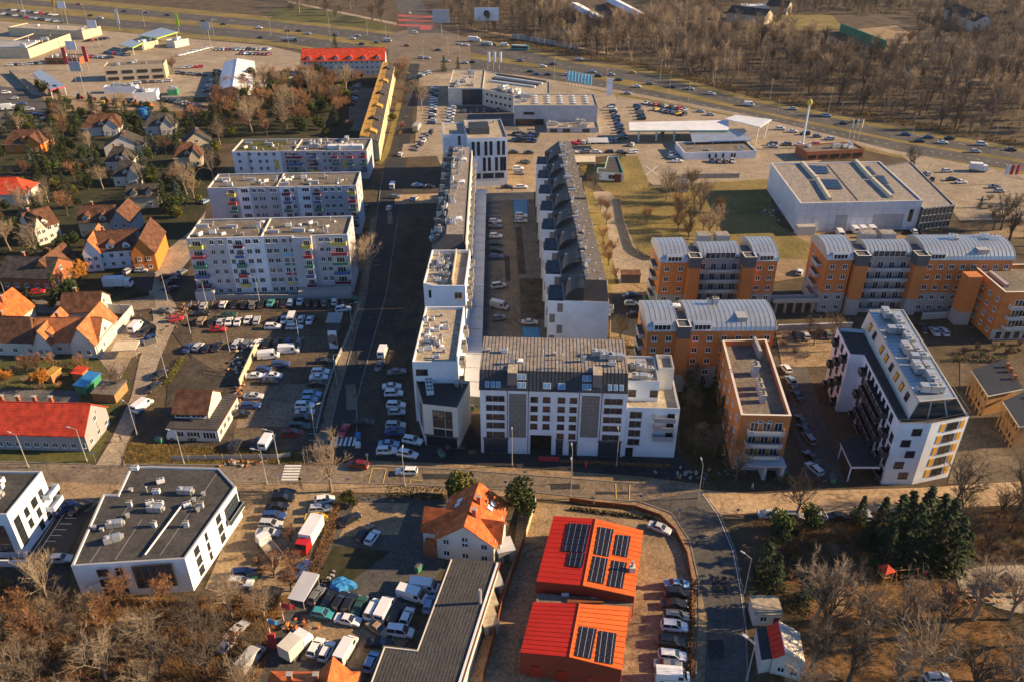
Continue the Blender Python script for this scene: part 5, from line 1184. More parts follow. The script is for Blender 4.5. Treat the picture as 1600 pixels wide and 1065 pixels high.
# clutter yard and fence right of it
A1, B1, C1 = G(e1(640, 1065)), G(e1(735, 690)), G(e1(850, 350))
t = thing('fence', 'rust-red board fence between the grey warehouse and the red halls', 'fence', (0, 0, 0))
pts = [A1, B1, C1]
for a_, c_ in zip(pts, pts[1:]):
    d_ = c_ - a_; n = int(d_.length / 2.2); dn = d_.normalized()
    for i in range(n):
        p, q = a_ + d_ * (i / n), a_ + d_ * ((i + .95) / n); nn = Vector((-dn.y, dn.x, 0)) * .05
        MB().prism([(p - nn)[:2], (q - nn)[:2], (q + nn)[:2], (p + nn)[:2]], .05, 2.1, 'rust').build('fence_board', t)
for i, (p, m, s, lb) in enumerate((((716, 946), 'sand_roof', (2.4, 3.6, 2.4), 'cream-lidded container shed behind the warehouse'), ((788, 868), 'pale_grey', (3.0, 3.4, 2.8), 'pale grey cabin next to the villa, under the fence'), ((770, 915), 'mid_grey', (2.6, 4.5, 2.3), 'long grey lean-to shed along the rust fence'), ((764, 950), 'sand_roof', (2.4, 2.8, 2.2), 'tan-roofed box shed along the rust fence'))):
    if i == 0: p = (764, 978)
    g_ = G(p); t = thing('shed', lb, 'shed', (g_.x, g_.y, 0), .28)
    MB().box(-s[0] / 2, -s[1] / 2, 0, s[0] / 2, s[1] / 2, s[2], 'concrete').build('wall', t); MB().box(-s[0] / 2 - .15, -s[1] / 2 - .15, s[2], s[0] / 2 + .15, s[1] / 2 + .15, s[2] + .15, m).build('roof', t); MB().box(-.5, -s[1] / 2 - .05, 0, .5, -s[1] / 2, 2.0, 'dark_grey').build('door', t)
# orange villa
b = house('villa with bright orange tiled roof and grey gable front, centre foreground', (684, 871), (772, 884), 11.5, 4.8, 8.8, 'terracotta', 'offwhite', 'y', floors=2, nf=3, ns=4, chim=2, z=0)
wing(b, -3.2, 2.0, b.L * .5, 7.5, 4.6, 7.6, 'x', 'terracotta', 'offwhite'); wing(b, b.L * .5, 1.6, b.L + .9, 6, 4.8, 7.4, 'x', 'terracotta', 'offwhite')
MB().box(-2.6, -.2, 0, -.02, 1.95, 2.8, 'brick', 'terracotta').build('porch', b.root)
for k, (fx, fy) in enumerate(((.80, .34), (.78, .22), (.22, .30), (.2, .20))):
    o = b.put('skylight', skm, b.L * fx, 11.5 * fy + 5, 8.8 - abs(fx - .5) * 2 * 4.0 + .30); o.rotation_euler = (0, (1 if fx > .5 else -1) * math.atan2(4.0, b.L / 2), 0); o.scale = (1.4, 8, .12)
# bottom-left orange roof
b = house('house with bright orange hipped roof cut by the bottom edge', (410, 1160), (548, 1160), 8.5, 4.2, 7.4, 'terracotta', 'brick', 'x', 3.5, nf=3, chim=2)
wing(b, b.L * .55, -3, b.L * .95, 8, 4.5, 8.2, 'y', 'terracotta', 'cream')
g_ = G((545, 1035), 4); MB().box(0, 0, 0, 1, 1, 1, 'brick')
# red-roofed house and flat shed by the bend
f = gable6('house', 'small house with one red and one white metal roof slope beside the bend', 'house', (e3(345, 925), e3(410, 902), e3(508, 968)), (e3(315, 762), e3(375, 735), e3(475, 790)), 3.4, 5.4, 'red_metal', 'offwhite', 'offwhite', 6)
q_ = [f.l(G(e3(*p), 3.2)) for p in ((286, 930), (340, 922), (316, 766), (262, 770))]; mb = MB(); mb.prism([p[:2] for p in q_], 0, 3.2, 'offwhite', 'black_roof'); f.part('annex', mb)
for k in (.3, .7): p = f.P[0][0].lerp(f.P[0][2], k); d_ = f.P[0][2] - f.P[0][0]; put('window', wmesh(1.1, 1.2), f.root, (p.x, p.y - .03, 1.0), math.atan2(d_.y, d_.x))
t = thing('shed', 'flat tan-roofed shed between the bend and the red-roofed house', 'shed', G((1176, 977)), -.03)
MB().box(0, 0, 0, 4.4, 3.6, 2.9, 'offwhite').build('wall', t); MB().box(-.2, -.2, 2.9, 4.6, 3.8, 3.1, 'sand_roof').build('roof', t); put('window', wmesh(1.2, 1.2), t, (1.5, 0, 1.2)); MB().box(3.2, -.06, 0, 4.2, 0, 2.1, 'brown_panel').build('door', t)
# timber houses at the right edge
for lb, qs, z in (('black-roofed timber house with open wooden bracing, right edge', ((1015, 556), (1186, 522), (1102, 376), (932, 430)), 6.5), ('black-roofed timber house with wood-framed windows in the corner behind the white building', ((1168, 706), (1330, 690), (1230, 520), (1086, 582)), 6.5)):
    W = [G(d6(*q), z) for q in qs]; f = Free('house', lb, 'house', sum(W, Vector()) / 4); W = [f.l(p) for p in W]
    mb = MB(); mb.prism([tuple(p) for p in inset([w[:2] for w in W], .9)], 0, z - .3, 'wood'); f.part('wall', mb)
    mb = MB(); mb.prism([w[:2] for w in W], z - .3, z, 'offwhite', 'black_roof'); rf = f.part('roof', mb)
    e_ = W[3] - W[0]; an = math.atan2(e_.y, e_.x) + math.pi
    for k in range(5):
        p = W[0] + e_ * (.12 + .19 * k); q = p + Vector((math.cos(an + 1.57), math.sin(an + 1.57), 0)) * 0
        mb = MB(); mb.tube((p.x, p.y, 0), (p.x, p.y, z - .3), .14, .14, 'wood', 5); mb.tube((p.x, p.y, .2), (p.x + e_.x * .09, p.y + e_.y * .09, z - 1), .08, .08, 'wood', 5); f.part('post', mb)
        for zz in (.8, 3.6):
            ii = inset([w[:2] for w in W], .88); w0, w1 = Vector(ii[0]), Vector(ii[3]); p2 = w0.lerp(w1, .14 + .18 * k); put('window', wmesh(1.1, 1.4, 'new_wood', 0), f.root, (p2.x, p2.y, zz), an)
    for k in (.3, .6, .8): p = W[1].lerp(W[2], k) * .8; MB().box(p.x - .4, p.y - .4, z, p.x + .4, p.y + .4, z + 1.2, 'brick').build('chimney', rf)

# ---------------------------------------------------------------- big white hall with solar roof
h = 10.6
b = Bld('warehouse', 'large white hall with grey flat roof, skylight strips and solar arrays', 'hall', d1(176, 336), d1(832, 321), h)
fl, fr = b.loc(d1(16, 120), h), b.loc(d1(600, 111), h); L = b.L
flat(b, [(0, 0), (L, 0), fr, fl], h, 'hall_white', 'taupe_roof', par=.4, cap='offwhite', t=.4)
def onroof(p): return Vector((*b.loc(d1(*p), h - .4), 0))
for p, q in (((330, 320), (262, 212)), ((258, 208), (182, 125)), ((660, 308), (556, 210)), ((552, 206), (470, 116))):
    A1, B1 = onroof(p), onroof(q); d_ = (B1 - A1).normalized(); n_ = Vector((-d_.y, d_.x, 0)) * .9
    mb = MB(); mb.loft([[A1 + n_ + Vector((0, 0, h - .4)), A1 - n_ + Vector((0, 0, h - .4)), B1 - n_ + Vector((0, 0, h - .4)), B1 + n_ + Vector((0, 0, h - .4))], [A1 + n_ * .5 + Vector((0, 0, h + .7)), A1 - n_ * .5 + Vector((0, 0, h + .7)), B1 - n_ * .5 + Vector((0, 0, h + .7)), B1 + n_ * .5 + Vector((0, 0, h + .7))]], 'skylight_strip'); b.part('rooflight_strip', mb)
class _F: pass
ff = _F(); ff.o = b.A; 
def hallpv(q4, nx, ny):
    W = [onroof(p) + Vector((0, 0, h - .1)) for p in q4]
    for i in range(nx):
        for j in range(ny):
            at = lambda u, v: W[0].lerp(W[1], u).lerp(W[3].lerp(W[2], u), v)
            e = .04; q = [at((i + e) / nx, (j + e) / ny), at((i + 1 - e) / nx, (j + e) / ny), at((i + 1 - e) / nx, (j + 1 - e) / ny), at((i + e) / nx, (j + 1 - e) / ny)]
            mb = MB(); mb.loft([q, [v + Vector((0, 0, .06)) for v in q]], 'pv'); b.part('solar_panel', mb)
hallpv(((235, 180), (330, 182), (312, 140), (205, 135)), 6, 3); hallpv(((308, 262), (404, 265), (370, 212), (268, 210)), 6, 4); hallpv(((612, 236), (648, 238), (618, 192), (578, 190)), 3, 4); hallpv(((655, 290), (682, 288), (645, 242), (616, 240)), 2, 4); hallpv(((560, 188), (582, 186), (540, 142), (520, 142)), 2, 4)
mb = MB(); A1, B1 = onroof((482, 322)), onroof((320, 128)); mb.tube(A1 + Vector((0, 0, h - .35)), B1 + Vector((0, 0, h - .35)), .15, .15, 'dark_grey', 4); b.part('roof_joint', mb)
for x0, x1, t_, bt in ((360, 422, 402, 440), (560, 618, 398, 436), (624, 682, 395, 434), (688, 720, 395, 430)):
    xa, xb = b.fp(d1(x0, 430))[0], b.fp(d1(x1, 430))[0]; z1 = b.fp(d1(x0, t_))[1]; b.put('loading_door', wmesh(xb - xa, z1 - .1, 'mid_grey', 0, 'pale_grey', 4, False), (xa + xb) / 2, 0, .1)
mb = MB()
for k in range(1, 16): mb.box(L * k / 16 - .04, -.03, .1, L * k / 16 + .04, -.001, h - .1, 'pale_grey')
for k in range(1, 4): mb.box(.1, -.025, h * k / 4 - .03, L - .1, -.001, h * k / 4 + .03, 'pale_grey')
b.part('panel_joints', mb)
xa = b.fp(d1(210, 440))[0]; mb = MB(); mb.box(xa - 4, -3, 0, xa + 2, -.01, 3.2, 'offwhite', 'concrete'); b.part('entrance_block', mb)
b.put('window', wmesh(1.4, 4.5, 'frame_dark', 0, 'glass', 2, False), L * .93, 0, 3)
dl = Vector(fl)
q = [(L + .02, -1.5), b.loc(d1(1002, 345), 8.4), b.loc(d1(766, 112), 8.4), (fr[0] + .02, fr[1])]
flat(b, q, 8.4, 'curtain_glass', 'taupe_roof', par=.3, cap='galvanised', wname='glazed_annex', rname='annex_roof')
q0, q1 = Vector(q[0]), Vector(q[1]); mb = MB()
for i in range(9): p = q0.lerp(q1, i / 8); mb.box(p.x - .08, p.y - .14, 0, p.x + .08, p.y - .02, 8.4, 'galvanised')
for z in (.4, 2.8, 5.4, 8.0): 
    d_ = (q1 - q0).normalized(); n_ = Vector((d_.y, -d_.x)) * .06; mb.loft([[(q0.x + n_.x, q0.y + n_.y, z), (q1.x + n_.x, q1.y + n_.y, z), (q1.x, q1.y, z), (q0.x, q0.y, z)], [(q0.x + n_.x, q0.y + n_.y, z + .3), (q1.x + n_.x, q1.y + n_.y, z + .3), (q1.x, q1.y, z + .3), (q0.x, q0.y, z + .3)]], 'galvanised')
b.part('glazing_bars', mb)

# ---------------------------------------------------------------- fuel station
h = 6.0
A1, B1 = G(c3(700, 778), h), G(c3(1290, 775), h); A2, B2 = G(c3(695, 728), h), G(c3(1290, 716), h)
f = Free('fuel_station_canopy', 'long white fuel station canopy with green edge', 'canopy', (A1 + B2) / 2)
mb = MB(); mb.prism([f.l(p)[:2] for p in (A1, B1, B2, A2)], h - .7, h, 'sheet_white'); f.part('roof', mb)
mb = MB(); p, q = f.l(A1), f.l(B1); mb.box(p.x, p.y - .12, h - .55, q.x, p.y - .02, h - .3, 'green_metal'); f.part('fascia', mb)
for k in (.1, .28, .46, .66, .85):
    for y in (.25, .75): p = f.l(A1.lerp(B1, k).lerp(A2.lerp(B2, k), y)); MB().box(p.x - .25, p.y - .25, 0, p.x + .25, p.y + .25, h - .7, 'white').build('column', f.root)
for k in (.16, .34, .5): p = f.l(A1.lerp(B1, k).lerp(A2.lerp(B2, k), .5)); mb = MB(); mb.box(p.x - 1.6, p.y - .6, .05, p.x + 1.6, p.y + .6, .2, 'concrete'); mb.box(p.x - .5, p.y - .35, .2, p.x + .5, p.y + .35, 2.1, 'green_metal'); f.part('fuel_pump', mb)
W = [G(c3(*p), 8) for p in ((1478, 768), (1545, 722), (1332, 680), (1268, 702))]
f = Free('canopy', 'tilted white canopy wing at the right end of the fuel station', 'canopy', sum(W, Vector()) / 4); W = [f.l(p) for p in W]
mb = MB(); mb.loft([[Vector((p.x, p.y, 7.2 + (1.2 if i in (0, 1) else 0))) for i, p in enumerate(W)], [Vector((p.x, p.y, 7.6 + (1.2 if i in (0, 1) else 0))) for i, p in enumerate(W)]], 'sheet_white'); f.part('roof', mb)
for i in (0, 1): p = W[i] * .8; MB().tube((p.x, p.y, 0), (p.x * 1.1, p.y * 1.1, 8), .25, .25, 'white').build('column', f.root)
A1, B1, B2, A2 = (G(c3(*p), 5) for p in ((1075, 835), (1432, 826), (1385, 768), (1055, 778)))
f = Free('canopy', 'blue-grey curved canopy in front of the fuel station shop', 'canopy', (A1 + B2) / 2); W = [f.l(p) for p in (A1, B1, B2, A2)]
mb = MB(); mb.loft([[(W[0].x, W[0].y, 4.0), (W[0].x * .6 + W[3].x * .4, W[0].y * .6 + W[3].y * .4, 4.9), (W[3].x, W[3].y, 5.2), (W[3].x, W[3].y, 4.8)][::-1], [(W[1].x, W[1].y, 4.0), (W[1].x * .6 + W[2].x * .4, W[1].y * .6 + W[2].y * .4, 4.9), (W[2].x, W[2].y, 5.2), (W[2].x, W[2].y, 4.8)][::-1]], 'zinc'); f.part('roof', mb)
for k in (.05, .35, .65, .95): p = W[0].lerp(W[1], k); MB().tube((p.x, p.y + .8, 0), (p.x, p.y + .8, 4.2), .15, .15, 'white').build('column', f.root)
b = Bld('shop_building', 'low white fuel station shop with brown flat roof', 'shop', c3(1022, 955), c3(1450, 944)); h = b.fp(c3(1200, 905))[1]; D = b.loc(c3(990, 845), h)[1]
flat(b, rect(0, 0, b.L, max(8, D)), h, 'white', 'brown_bitumen', par=.5, cap='white')
for k in (.35, .44, .54, .66, .70): b.put('window', wmesh(.9, 1.6, 'frame_dark', 0), b.L * k, 0, .9)
clutter(b, 9, 2, 2, b.L - 2, 7, h - .5, ['ac', 'vent', 'pipe'], 51, (.5, .8))
# little drive-in with green trim
V1 = view(820, 220, 5.917)
b = Bld('restaurant', 'small white drive-in with dark roof and green trim beside the right row', 'restaurant', V1(660, 365), V1(912, 378)); h = b.fp(V1(800, 295))[1]
flat(b, [(0, 0), (b.L, 0), b.loc(V1(862, 140), h), b.loc(V1(765, 140), h), b.loc(V1(735, 250), h), b.loc(V1(670, 245), h)], h, 'white', 'bitumen', par=.5, cap='green_metal')
for k in (.5, .62): b.put('window', wmesh(1.2, 1.4, 'frame_dark', 0), b.L * k, 0, 1)
mb = MB(); mb.box(b.L * .66, -1.5, 0, b.L * .9, -.01, 3.2, 'brown_panel'); b.part('porch', mb)
W = [G(V1(*p), 3) for p in ((450, 200), (655, 196), (650, 140), (435, 142))]; f = Free('carport', 'pale green carport roof beside the drive-in', 'carport', sum(W, Vector()) / 4); W = [f.l(p) for p in W]
mb = MB(); mb.prism([p[:2] for p in W], 2.8, 3.05, 'skylight_strip'); f.part('roof', mb); [MB().tube((p.x * .95, p.y * .95, 0), (p.x * .95, p.y * .95, 2.8), .1, .1, 'galvanised').build('post', f.root) for p in W]

# ---------------------------------------------------------------- showroom
V3 = view(690, 90, 5.326)
b = Bld('showroom', 'pale showroom with glass corner and flat roof near the junction', 'showroom', V3(58, 402), V3(345, 402)); h = b.fp(V3(200, 256))[1]; D = b.loc(V3(75, 102), h)[1]
flat(b, rect(0, 0, b.L, D), h, 'offwhite', 'sand_roof', par=.4)
b.put('curtain_window', wmesh(b.L * .58, h - 1, 'frame_dark', 5, 'curtain_glass', 2, False), b.L * .69, 0, .4); clutter(b, 14, 2, 3, b.L - 3, D - 3, h - .4, ['ac', 'ahu', 'vent'], 61, (.8, 1.2))
b2 = Bld('showroom', 'slanting two-storey showroom wing with rows of small dark windows', 'showroom', V3(347, 402), V3(596, 460)); h2 = b2.fp(V3(470, 290))[1]
flat(b2, [(0, 0), (b2.L, 0), b2.loc(V3(900, 300), h2), b2.loc(V3(900, 205), h2), b2.loc(V3(345, 108), h2)], h2, 'offwhite', 'sand_roof', par=.4)
for i in range(6):
    for z in (h2 * .28, h2 * .68): b2.put('window', wmesh(1.5, 1.1, 'frame_dark', 0), b2.L * (.14 + .15 * i), 0, z)
for k in range(4): q0, q1 = b2.loc(V3(400 + 20 * k, 165 - 18 * k + 30), h2), b2.loc(V3(780 + 30 * k, 245 - 14 * k), h2); mb = MB(); mb.tube((*q0, h2 + .1), (*q1, h2 + .1), .6, .6, 'dark_grey' if k % 2 else 'sheet_white', 4); b2.part('rooflight_strip', mb)
clutter(b2, 8, b2.L * .3, 3, b2.L * 1.0, 10, h2 - .4, ['ahu', 'ac'], 62, (.9, 1.3))
b = Bld('showroom', 'grey service hall with rows of white roof domes and three dark doors', 'showroom', V3(600, 600), V3(1300, 602)); h = b.fp(V3(1000, 450))[1] + 1.2; hb = b.fp(V3(1090, 560))[1]
D = b.loc(V3(1235, 305), h)[1]; L = b.L; y0 = 6.5
flat(b, rect(0, y0, L, D), h, 'pale_grey', 'sand_roof', par=.4); flat(b, rect(L * .39, -5, L, y0 - .01), hb, 'pale_grey', 'sand_roof', par=.5, wname='annex_wall', rname='annex_roof')
for i in range(5):
    for j in range(4): unit(b, 'dome', L * (.26 + .155 * i), y0 + (D - y0) * (.2 + .2 * j), h - .4, 0, 1.5)
for k in (.47, .62, .85): b.put('roller_door', wmesh(L * .085, hb * .72, 'frame_dark', 0, 'glass', 2, False), L * k, -5, .1)
b.put('window', wmesh(L * .13, 1.2, 'frame_dark', 2), L * .18, y0, h * .55); b.put('shop_window', wmesh(L * .34, 3.0, 'frame_dark', 4, 'glass', 0, False), L * .19, y0, .2); clutter(b, 7, L * .05, y0 + 2, L * .2, D - 2, h - .4, ['ac', 'ahu'], 63, (.9, 1.2)); clutter(b, 8, L * .45, -3, L * .95, y0 - 2, hb - .5, ['ahu', 'ac', 'hatch'], 64, (.9, 1.3))

# ---------------------------------------------------------------- far buildings
b = house('long white three-storey house with bright red roof near the junction', (475, 119), (603, 117), 13, 8.5, 14.0, 'red_tile', 'offwhite', 'x', floors=3, nf=16, ns=3, dorm=6, chim=6)
for i in range(6):
    f0, f1 = i / 6, (i + .97) / 6
    pl = lambda f: (565 + (600 - 565) * f, 245 + (122 - 245) * f); pr = lambda f: (594 + (618 - 594) * f, 252 + (124 - 252) * f)
    W = [G(pl(f0)), G(pr(f0)), G(pr(f1)), G(pl(f1))]
    f = Free('terraced_house', 'yellow-roofed terraced house, %s from the front of the row beside the street' % ORD[i], 'house', sum(W, Vector()) / 4, 'yellow-roofed terrace along the street'); W = [f.l(p) for p in W]
    mb = MB(); ze, zr, zl = 7.6, 9.2, 8.95; a_, b_, c_, d_ = W; r0, r1 = (a_ + b_) / 2, (c_ + d_) / 2; up = lambda p, z: Vector((p.x, p.y, z))
    for q in ([a_, b_, up(b_, ze), up(r0, zr), up(a_, zl)], [c_, d_, up(d_, zl), up(r1, zr), up(c_, ze)], [b_, c_, up(c_, ze), up(b_, ze)], [d_, a_, up(a_, zl), up(d_, zl)]): mb.face(q, 'yellow_wall')
    f.part('wall', mb)
    for q, m in (([up(a_, zl), up(r0, zr), up(r1, zr), up(d_, zl)], 'yellow_tile'), ([up(r0, zr), up(b_, ze), up(c_, ze), up(r1, zr)], 'grey_tile')):
        nn = (q[1] - q[0]).cross(q[3] - q[0]).normalized(); mb = MB(); mb.loft([[v + nn * .03 for v in q], [v + nn * .3 for v in q]], m); f.part('roof', mb)
    p = r0.lerp(r1, .5); mb = MB(); w = (b_ - a_).length * .25; mb.loft([[(p.x - w, p.y - 2, 7.5), (p.x + w, p.y - 2, 7.5), (p.x + w, p.y - 2, 9.4), (p.x, p.y - 2, 10.4), (p.x - w, p.y - 2, 9.4)][::-1], [(p.x - w, p.y + 2, 7.5), (p.x + w, p.y + 2, 7.5), (p.x + w, p.y + 2, 9.4), (p.x, p.y + 2, 10.4), (p.x - w, p.y + 2, 9.4)][::-1]], 'grey_tile' if i % 2 else 'yellow_tile'); f.part('dormer', mb)
    e_ = c_ - b_; an = math.atan2(e_.y, e_.x)
    for k in range(3):
        for z in (1, 4): q = b_ + e_ * (.2 + .3 * k); put('window', wmesh(1.3, 1.5), f.root, (q.x, q.y, z), an)
    for k in (.3, .7):
        for z in (1, 4): q = a_.lerp(b_, k); put('window', wmesh(1.3, 1.5), f.root, (q.x, q.y, z), f.root.rotation_euler.z)
gable6('workshop_hall', 'white gable-roofed hall beside the dealers car park', 'hall', (c1(1290, 540), c1(1385, 515), c1(1500, 522)), (c1(1335, 372), c1(1412, 350), c1(1514, 366)), 5.5, 8.5, 'sheet_white', 'sheet_white', 'offwhite')
def box_far(label, pA, pB, h, D, wm_, rm, rows=0, cols=0, name='commercial_building', cat='commercial building'):
    b = Bld(name, label, cat, pA, pB); flat(b, rect(0, 0, b.L, D), h, wm_, rm, par=.5, cap=wm_)
    for i in range(rows):
        for k in range(cols): b.put('window', wmesh(b.L / cols * .72, 1.6, 'frame_dark', 2), b.L * (k + .5) / cols, 0, .8 + i * 3.5)
    clutter(b, 5, 2, 2, b.L - 2, D - 2, h - .5, ['ac', 'ahu', 'vent'], int(pA[0]) + 7, (.9, 1.3)); return b
box_far('two-storey beige block with dark window bands in the yard at far left', c1(636, 488), c1(992, 470), 8.5, 13, 'beige', 'brown_bitumen', 2, 4)
box_far('long white-walled supermarket shed at the far left edge', c1(-150, 345), c1(170, 340), 6.5, 22, 'offwhite', 'mid_grey')
box_far('cream hall with dark vent-covered roof at far left', c1(180, 350), c1(430, 255), 6.0, 26, 'cream', 'bitumen')
box_far('long cream-roofed hall beside the dual carriageway, far left', c1(60, 215), c1(500, 238), 6.0, 20, 'cream', 'sand_roof')
box_far('low brown-roofed kiosk with glazed front between the flag poles', c1(275, 385), c1(480, 385), 4.0, 12, 'brick', 'brown_bitumen', 1, 3)
box_far('white cubic shop right of the lime-green canopy', c1(1045, 288), c1(1128, 270), 4.5, 9, 'offwhite', 'pale_grey')
box_far('cream kiosk in front of the lime-green canopy', c1(860, 300), c1(945, 275), 4.2, 8, 'cream', 'pale_grey')
box_far('two white storage tents behind the villas', c1(800, 612), c1(940, 605), 5, 9, 'white', 'white')
box_far('long row of white containers by the tractor yard', c1(622, 560), c1(815, 555), 3.6, 5, 'white', 'sheet_white')
box_far('green shipping container next to the parked cars', c1(1000, 572), c1(1058, 570), 3.0, 6, 'green_metal', 'green_metal')
for lb, q4, h, m in (('grey canopy with lime-green edge of the far fuel station', ((820, 210), (935, 228), (1060, 190), (960, 165)), 6, 'lime'), ('smaller grey canopy with lime-green edge', ((705, 268), (790, 285), (850, 255), (770, 235)), 5, 'lime'), ('blue sheet-metal canopy with red posts in the left yard', ((300, 535), (392, 512), (240, 415), (192, 436)), 5, 'b_red')):
    W = [G(c1(*p), h) for p in q4]; f = Free('canopy', lb, 'canopy', sum(W, Vector()) / 4); W = [f.l(p) for p in W]
    mb = MB(); mb.prism([p[:2] for p in W], h - .6, h, m, 'zinc'); f.part('roof', mb)
    for p in W: MB().tube((p.x * .9, p.y * .9, 0), (p.x * .9, p.y * .9, h - .6), .2, .2, 'white').build('column', f.root)
gable6('barn', 'long pale-roofed shed among the bare woods, left of the pair', 'barn', (c3(500, 120), c3(530, 108), c3(565, 112)), (c3(330, 40), c3(352, 15), c3(392, 18)), 4, 7, 'sheet_white', 'sheet_white', 'brick', group='pale-roofed sheds in the woods')
gable6('barn', 'long pale-roofed shed among the bare woods, right of the pair', 'barn', (c3(730, 95), c3(765, 80), c3(815, 95)), (c3(560, 10), c3(585, -12), c3(620, -8)), 4, 7, 'sheet_white', 'sheet_white', 'brick', group='pale-roofed sheds in the woods')
house('brown-roofed brick barn with white annex beyond the woods', c3(1275, 120), c3(1500, 148), 14, 6, 10, 'grey_tile', 'beige', 'x', nf=8, ns=2, chim=1, name='barn', cat='barn')
box_far('white-roofed annex behind the brick barn', c3(1370, 82), c3(1525, 82), 6, 12, 'offwhite', 'sheet_white')
house('brown-roofed barn at the top behind the white annex', c4(60, 80), c4(185, 92), 12, 6, 10, 'grey_tile', 'beige', 'x', nf=5, name='barn', cat='barn')
house('white-walled house at the top right in the woods', c4(1120, 110), c4(1290, 190), 14, 7, 11, 'grey_tile', 'offwhite', 'x', floors=2, nf=7)
house('tan house at the far top right corner', c4(1500, 80), c4(1570, 84), 12, 6, 10, 'brown_tile', 'beige', 'x', floors=2, nf=4)
box_far('dark green and brick restaurant behind the white hall', c4(300, 960), c4(640, 940), 4, 10, 'brick', 'brown_bitumen', 1, 5)
A_, B_ = G(c4(500, 190)), G(c4(770, 300)); t = thing('wall', 'long dark green wall running through the woods', 'wall', (A_.x, A_.y, 0), math.atan2(B_.y - A_.y, B_.x - A_.x)); Lb = (B_ - A_).length
for i in range(12): MB().box(Lb * i / 12, 0, 0, Lb * (i + .97) / 12, .5, 6.0, 'green_metal').build('wall_panel', t)
# ================================================================ VEHICLES
DIM = dict(hatchback=(4.0, 1.75, 1.48), saloon=(4.6, 1.8, 1.44), estate=(4.6, 1.8, 1.50), suv=(4.5, 1.86, 1.68), van=(5.4, 2.0, 2.25), minivan=(4.6, 1.85, 1.85), pickup=(5.2, 1.9, 1.75))
def ring(x, zb, zt, w, k=.9): return [(x, -w * .94, zb), (x, w * .94, zb), (x, w, zb + (zt - zb) * .55), (x, w * k, zt), (x, -w * k, zt), (x, -w, zb + (zt - zb) * .55)]
def car_parts(kind, col):
    L, W, Hh = DIM[kind]; w = W / 2; P = 'car_' + col; body = MB(); gl = MB(); panes = []
    belt = .96 if kind not in ('van', 'minivan', 'suv', 'pickup') else 1.08
    if kind == 'van':
        st = [(-.5, .4, 1.9, .93), (-.485, .3, 2.2, .98), (.22, .3, Hh, .98), (.30, .3, 2.0, .97), (.38, .3, 1.2, .97), (.48, .3, .98, .93), (.5, .4, .8, .85)]
        body.loft([ring(L * x, zb, zt, w * k, .93) for x, zb, zt, k in st], P)
        gl.loft([[(L * .245, -w * .86, 2.08), (L * .245, w * .86, 2.08), (L * .385, w * .90, 1.24), (L * .385, -w * .90, 1.24)], [(L * .275, -w * .86, 2.16), (L * .275, w * .86, 2.16), (L * .405, w * .90, 1.26), (L * .405, -w * .90, 1.26)]], 'glass')
        for s_ in (-1, 1): panes.append(('side_window', MB().box(L * .14, s_ * w * .99 - .02, 1.25, L * .28, s_ * w * .99 + .02, 1.95, 'glass')))
    else:
        rear = dict(hatchback=-.46, saloon=-.30, estate=-.47, suv=-.465, minivan=-.475, pickup=-.02)[kind]; front = .24 if kind != 'minivan' else .30
        rr = dict(hatchback=-.37, saloon=-.17, estate=-.41, suv=-.41, minivan=-.43, pickup=.02)[kind]; rf_ = .06 if kind != 'minivan' else .12
        back_z = belt if kind != 'saloon' else .94
        st = [(-.5, .40, back_z - .12, .86), (-.48, .26, back_z, .95), (-.25, .22, belt, 1.0), (.24, .22, belt - .02, 1.0), (.40, .22, belt - .16, .97), (.47, .26, belt - .25, .92), (.5, .36, belt - .36, .80)]
        body.loft([ring(L * x, zb, zt, w * k) for x, zb, zt, k in st], P)
        base = [(L * rear, -w * .88, belt - .03), (L * front, -w * .88, belt - .05), (L * front, w * .88, belt - .05), (L * rear, w * .88, belt - .03)]
        top = [(L * rr, -w * .70, Hh - .04), (L * rf_, -w * .70, Hh - .04), (L * rf_, w * .70, Hh - .04), (L * rr, w * .70, Hh - .04)]
        gl.loft([base, top], 'glass')
        e = .03; body.loft([[(x + (-e if x < 0 else e), y * 1.04, Hh - .045) for x, y, z in top], [(x * .97, y * .93, Hh) for x, y, z in top]], P)
        for i in range(4): body.tube(base[i], top[i], .05, .05, P, 4, False)
        for s_ in (-1, 1): m = (L * (rear + front) / 2 - .1); body.tube((m, s_ * w * .885, belt - .03), (L * (rr + rf_) / 2, s_ * w * .705, Hh - .04), .045, .045, P, 4, False)
        if kind == 'pickup': body.box(-L * .47, -w * .8, belt, -L * .05, w * .8, belt + .02, 'dark_grey')
        for s_ in (-1, 1): body.box(L * .20, s_ * w * 1.0 - .08, belt - .05, L * .225, s_ * w * 1.0 + .08, belt + .1, P)
    for s_ in (-1, 1): body.box(-L * .2, s_ * w - .03 * s_ - .02, .2, L * .2, s_ * w - .03 * s_ + .02, .36, 'dark_grey')
    body.box(L * .47, -w * .7, .28, L * .508, w * .7, .46, 'dark_grey'); body.box(-L * .508, -w * .75, .3, -L * .47, w * .75, .48, 'dark_grey')
    if kind == 'van': panes.append(('rear_window', MB().box(-L * .503, -w * .7, 1.35, -L * .49, w * .7, 1.95, 'glass'))); body.box(-L * .4, -w * .99, 1.0, L * .1, w * .99, 1.06, 'mid_grey')
    body.box(-L * .506, -w * .5, .5, -L * .497, w * .5, .64, 'frame_white')
    return body, [('windscreen' if panes else 'windows', gl)] + panes
def wheel_mesh(r=.33):
    mb = MB(); mb.tube((0, -.11, 0), (0, .11, 0), r, r, 'tyre', 12); mb.tube((0, -.125, 0), (0, .125, 0), r * .6, r * .6, 'rim', 10); return mb.mesh('wheel')
WHEEL = wheel_mesh(); WHEELB = wheel_mesh(.48)
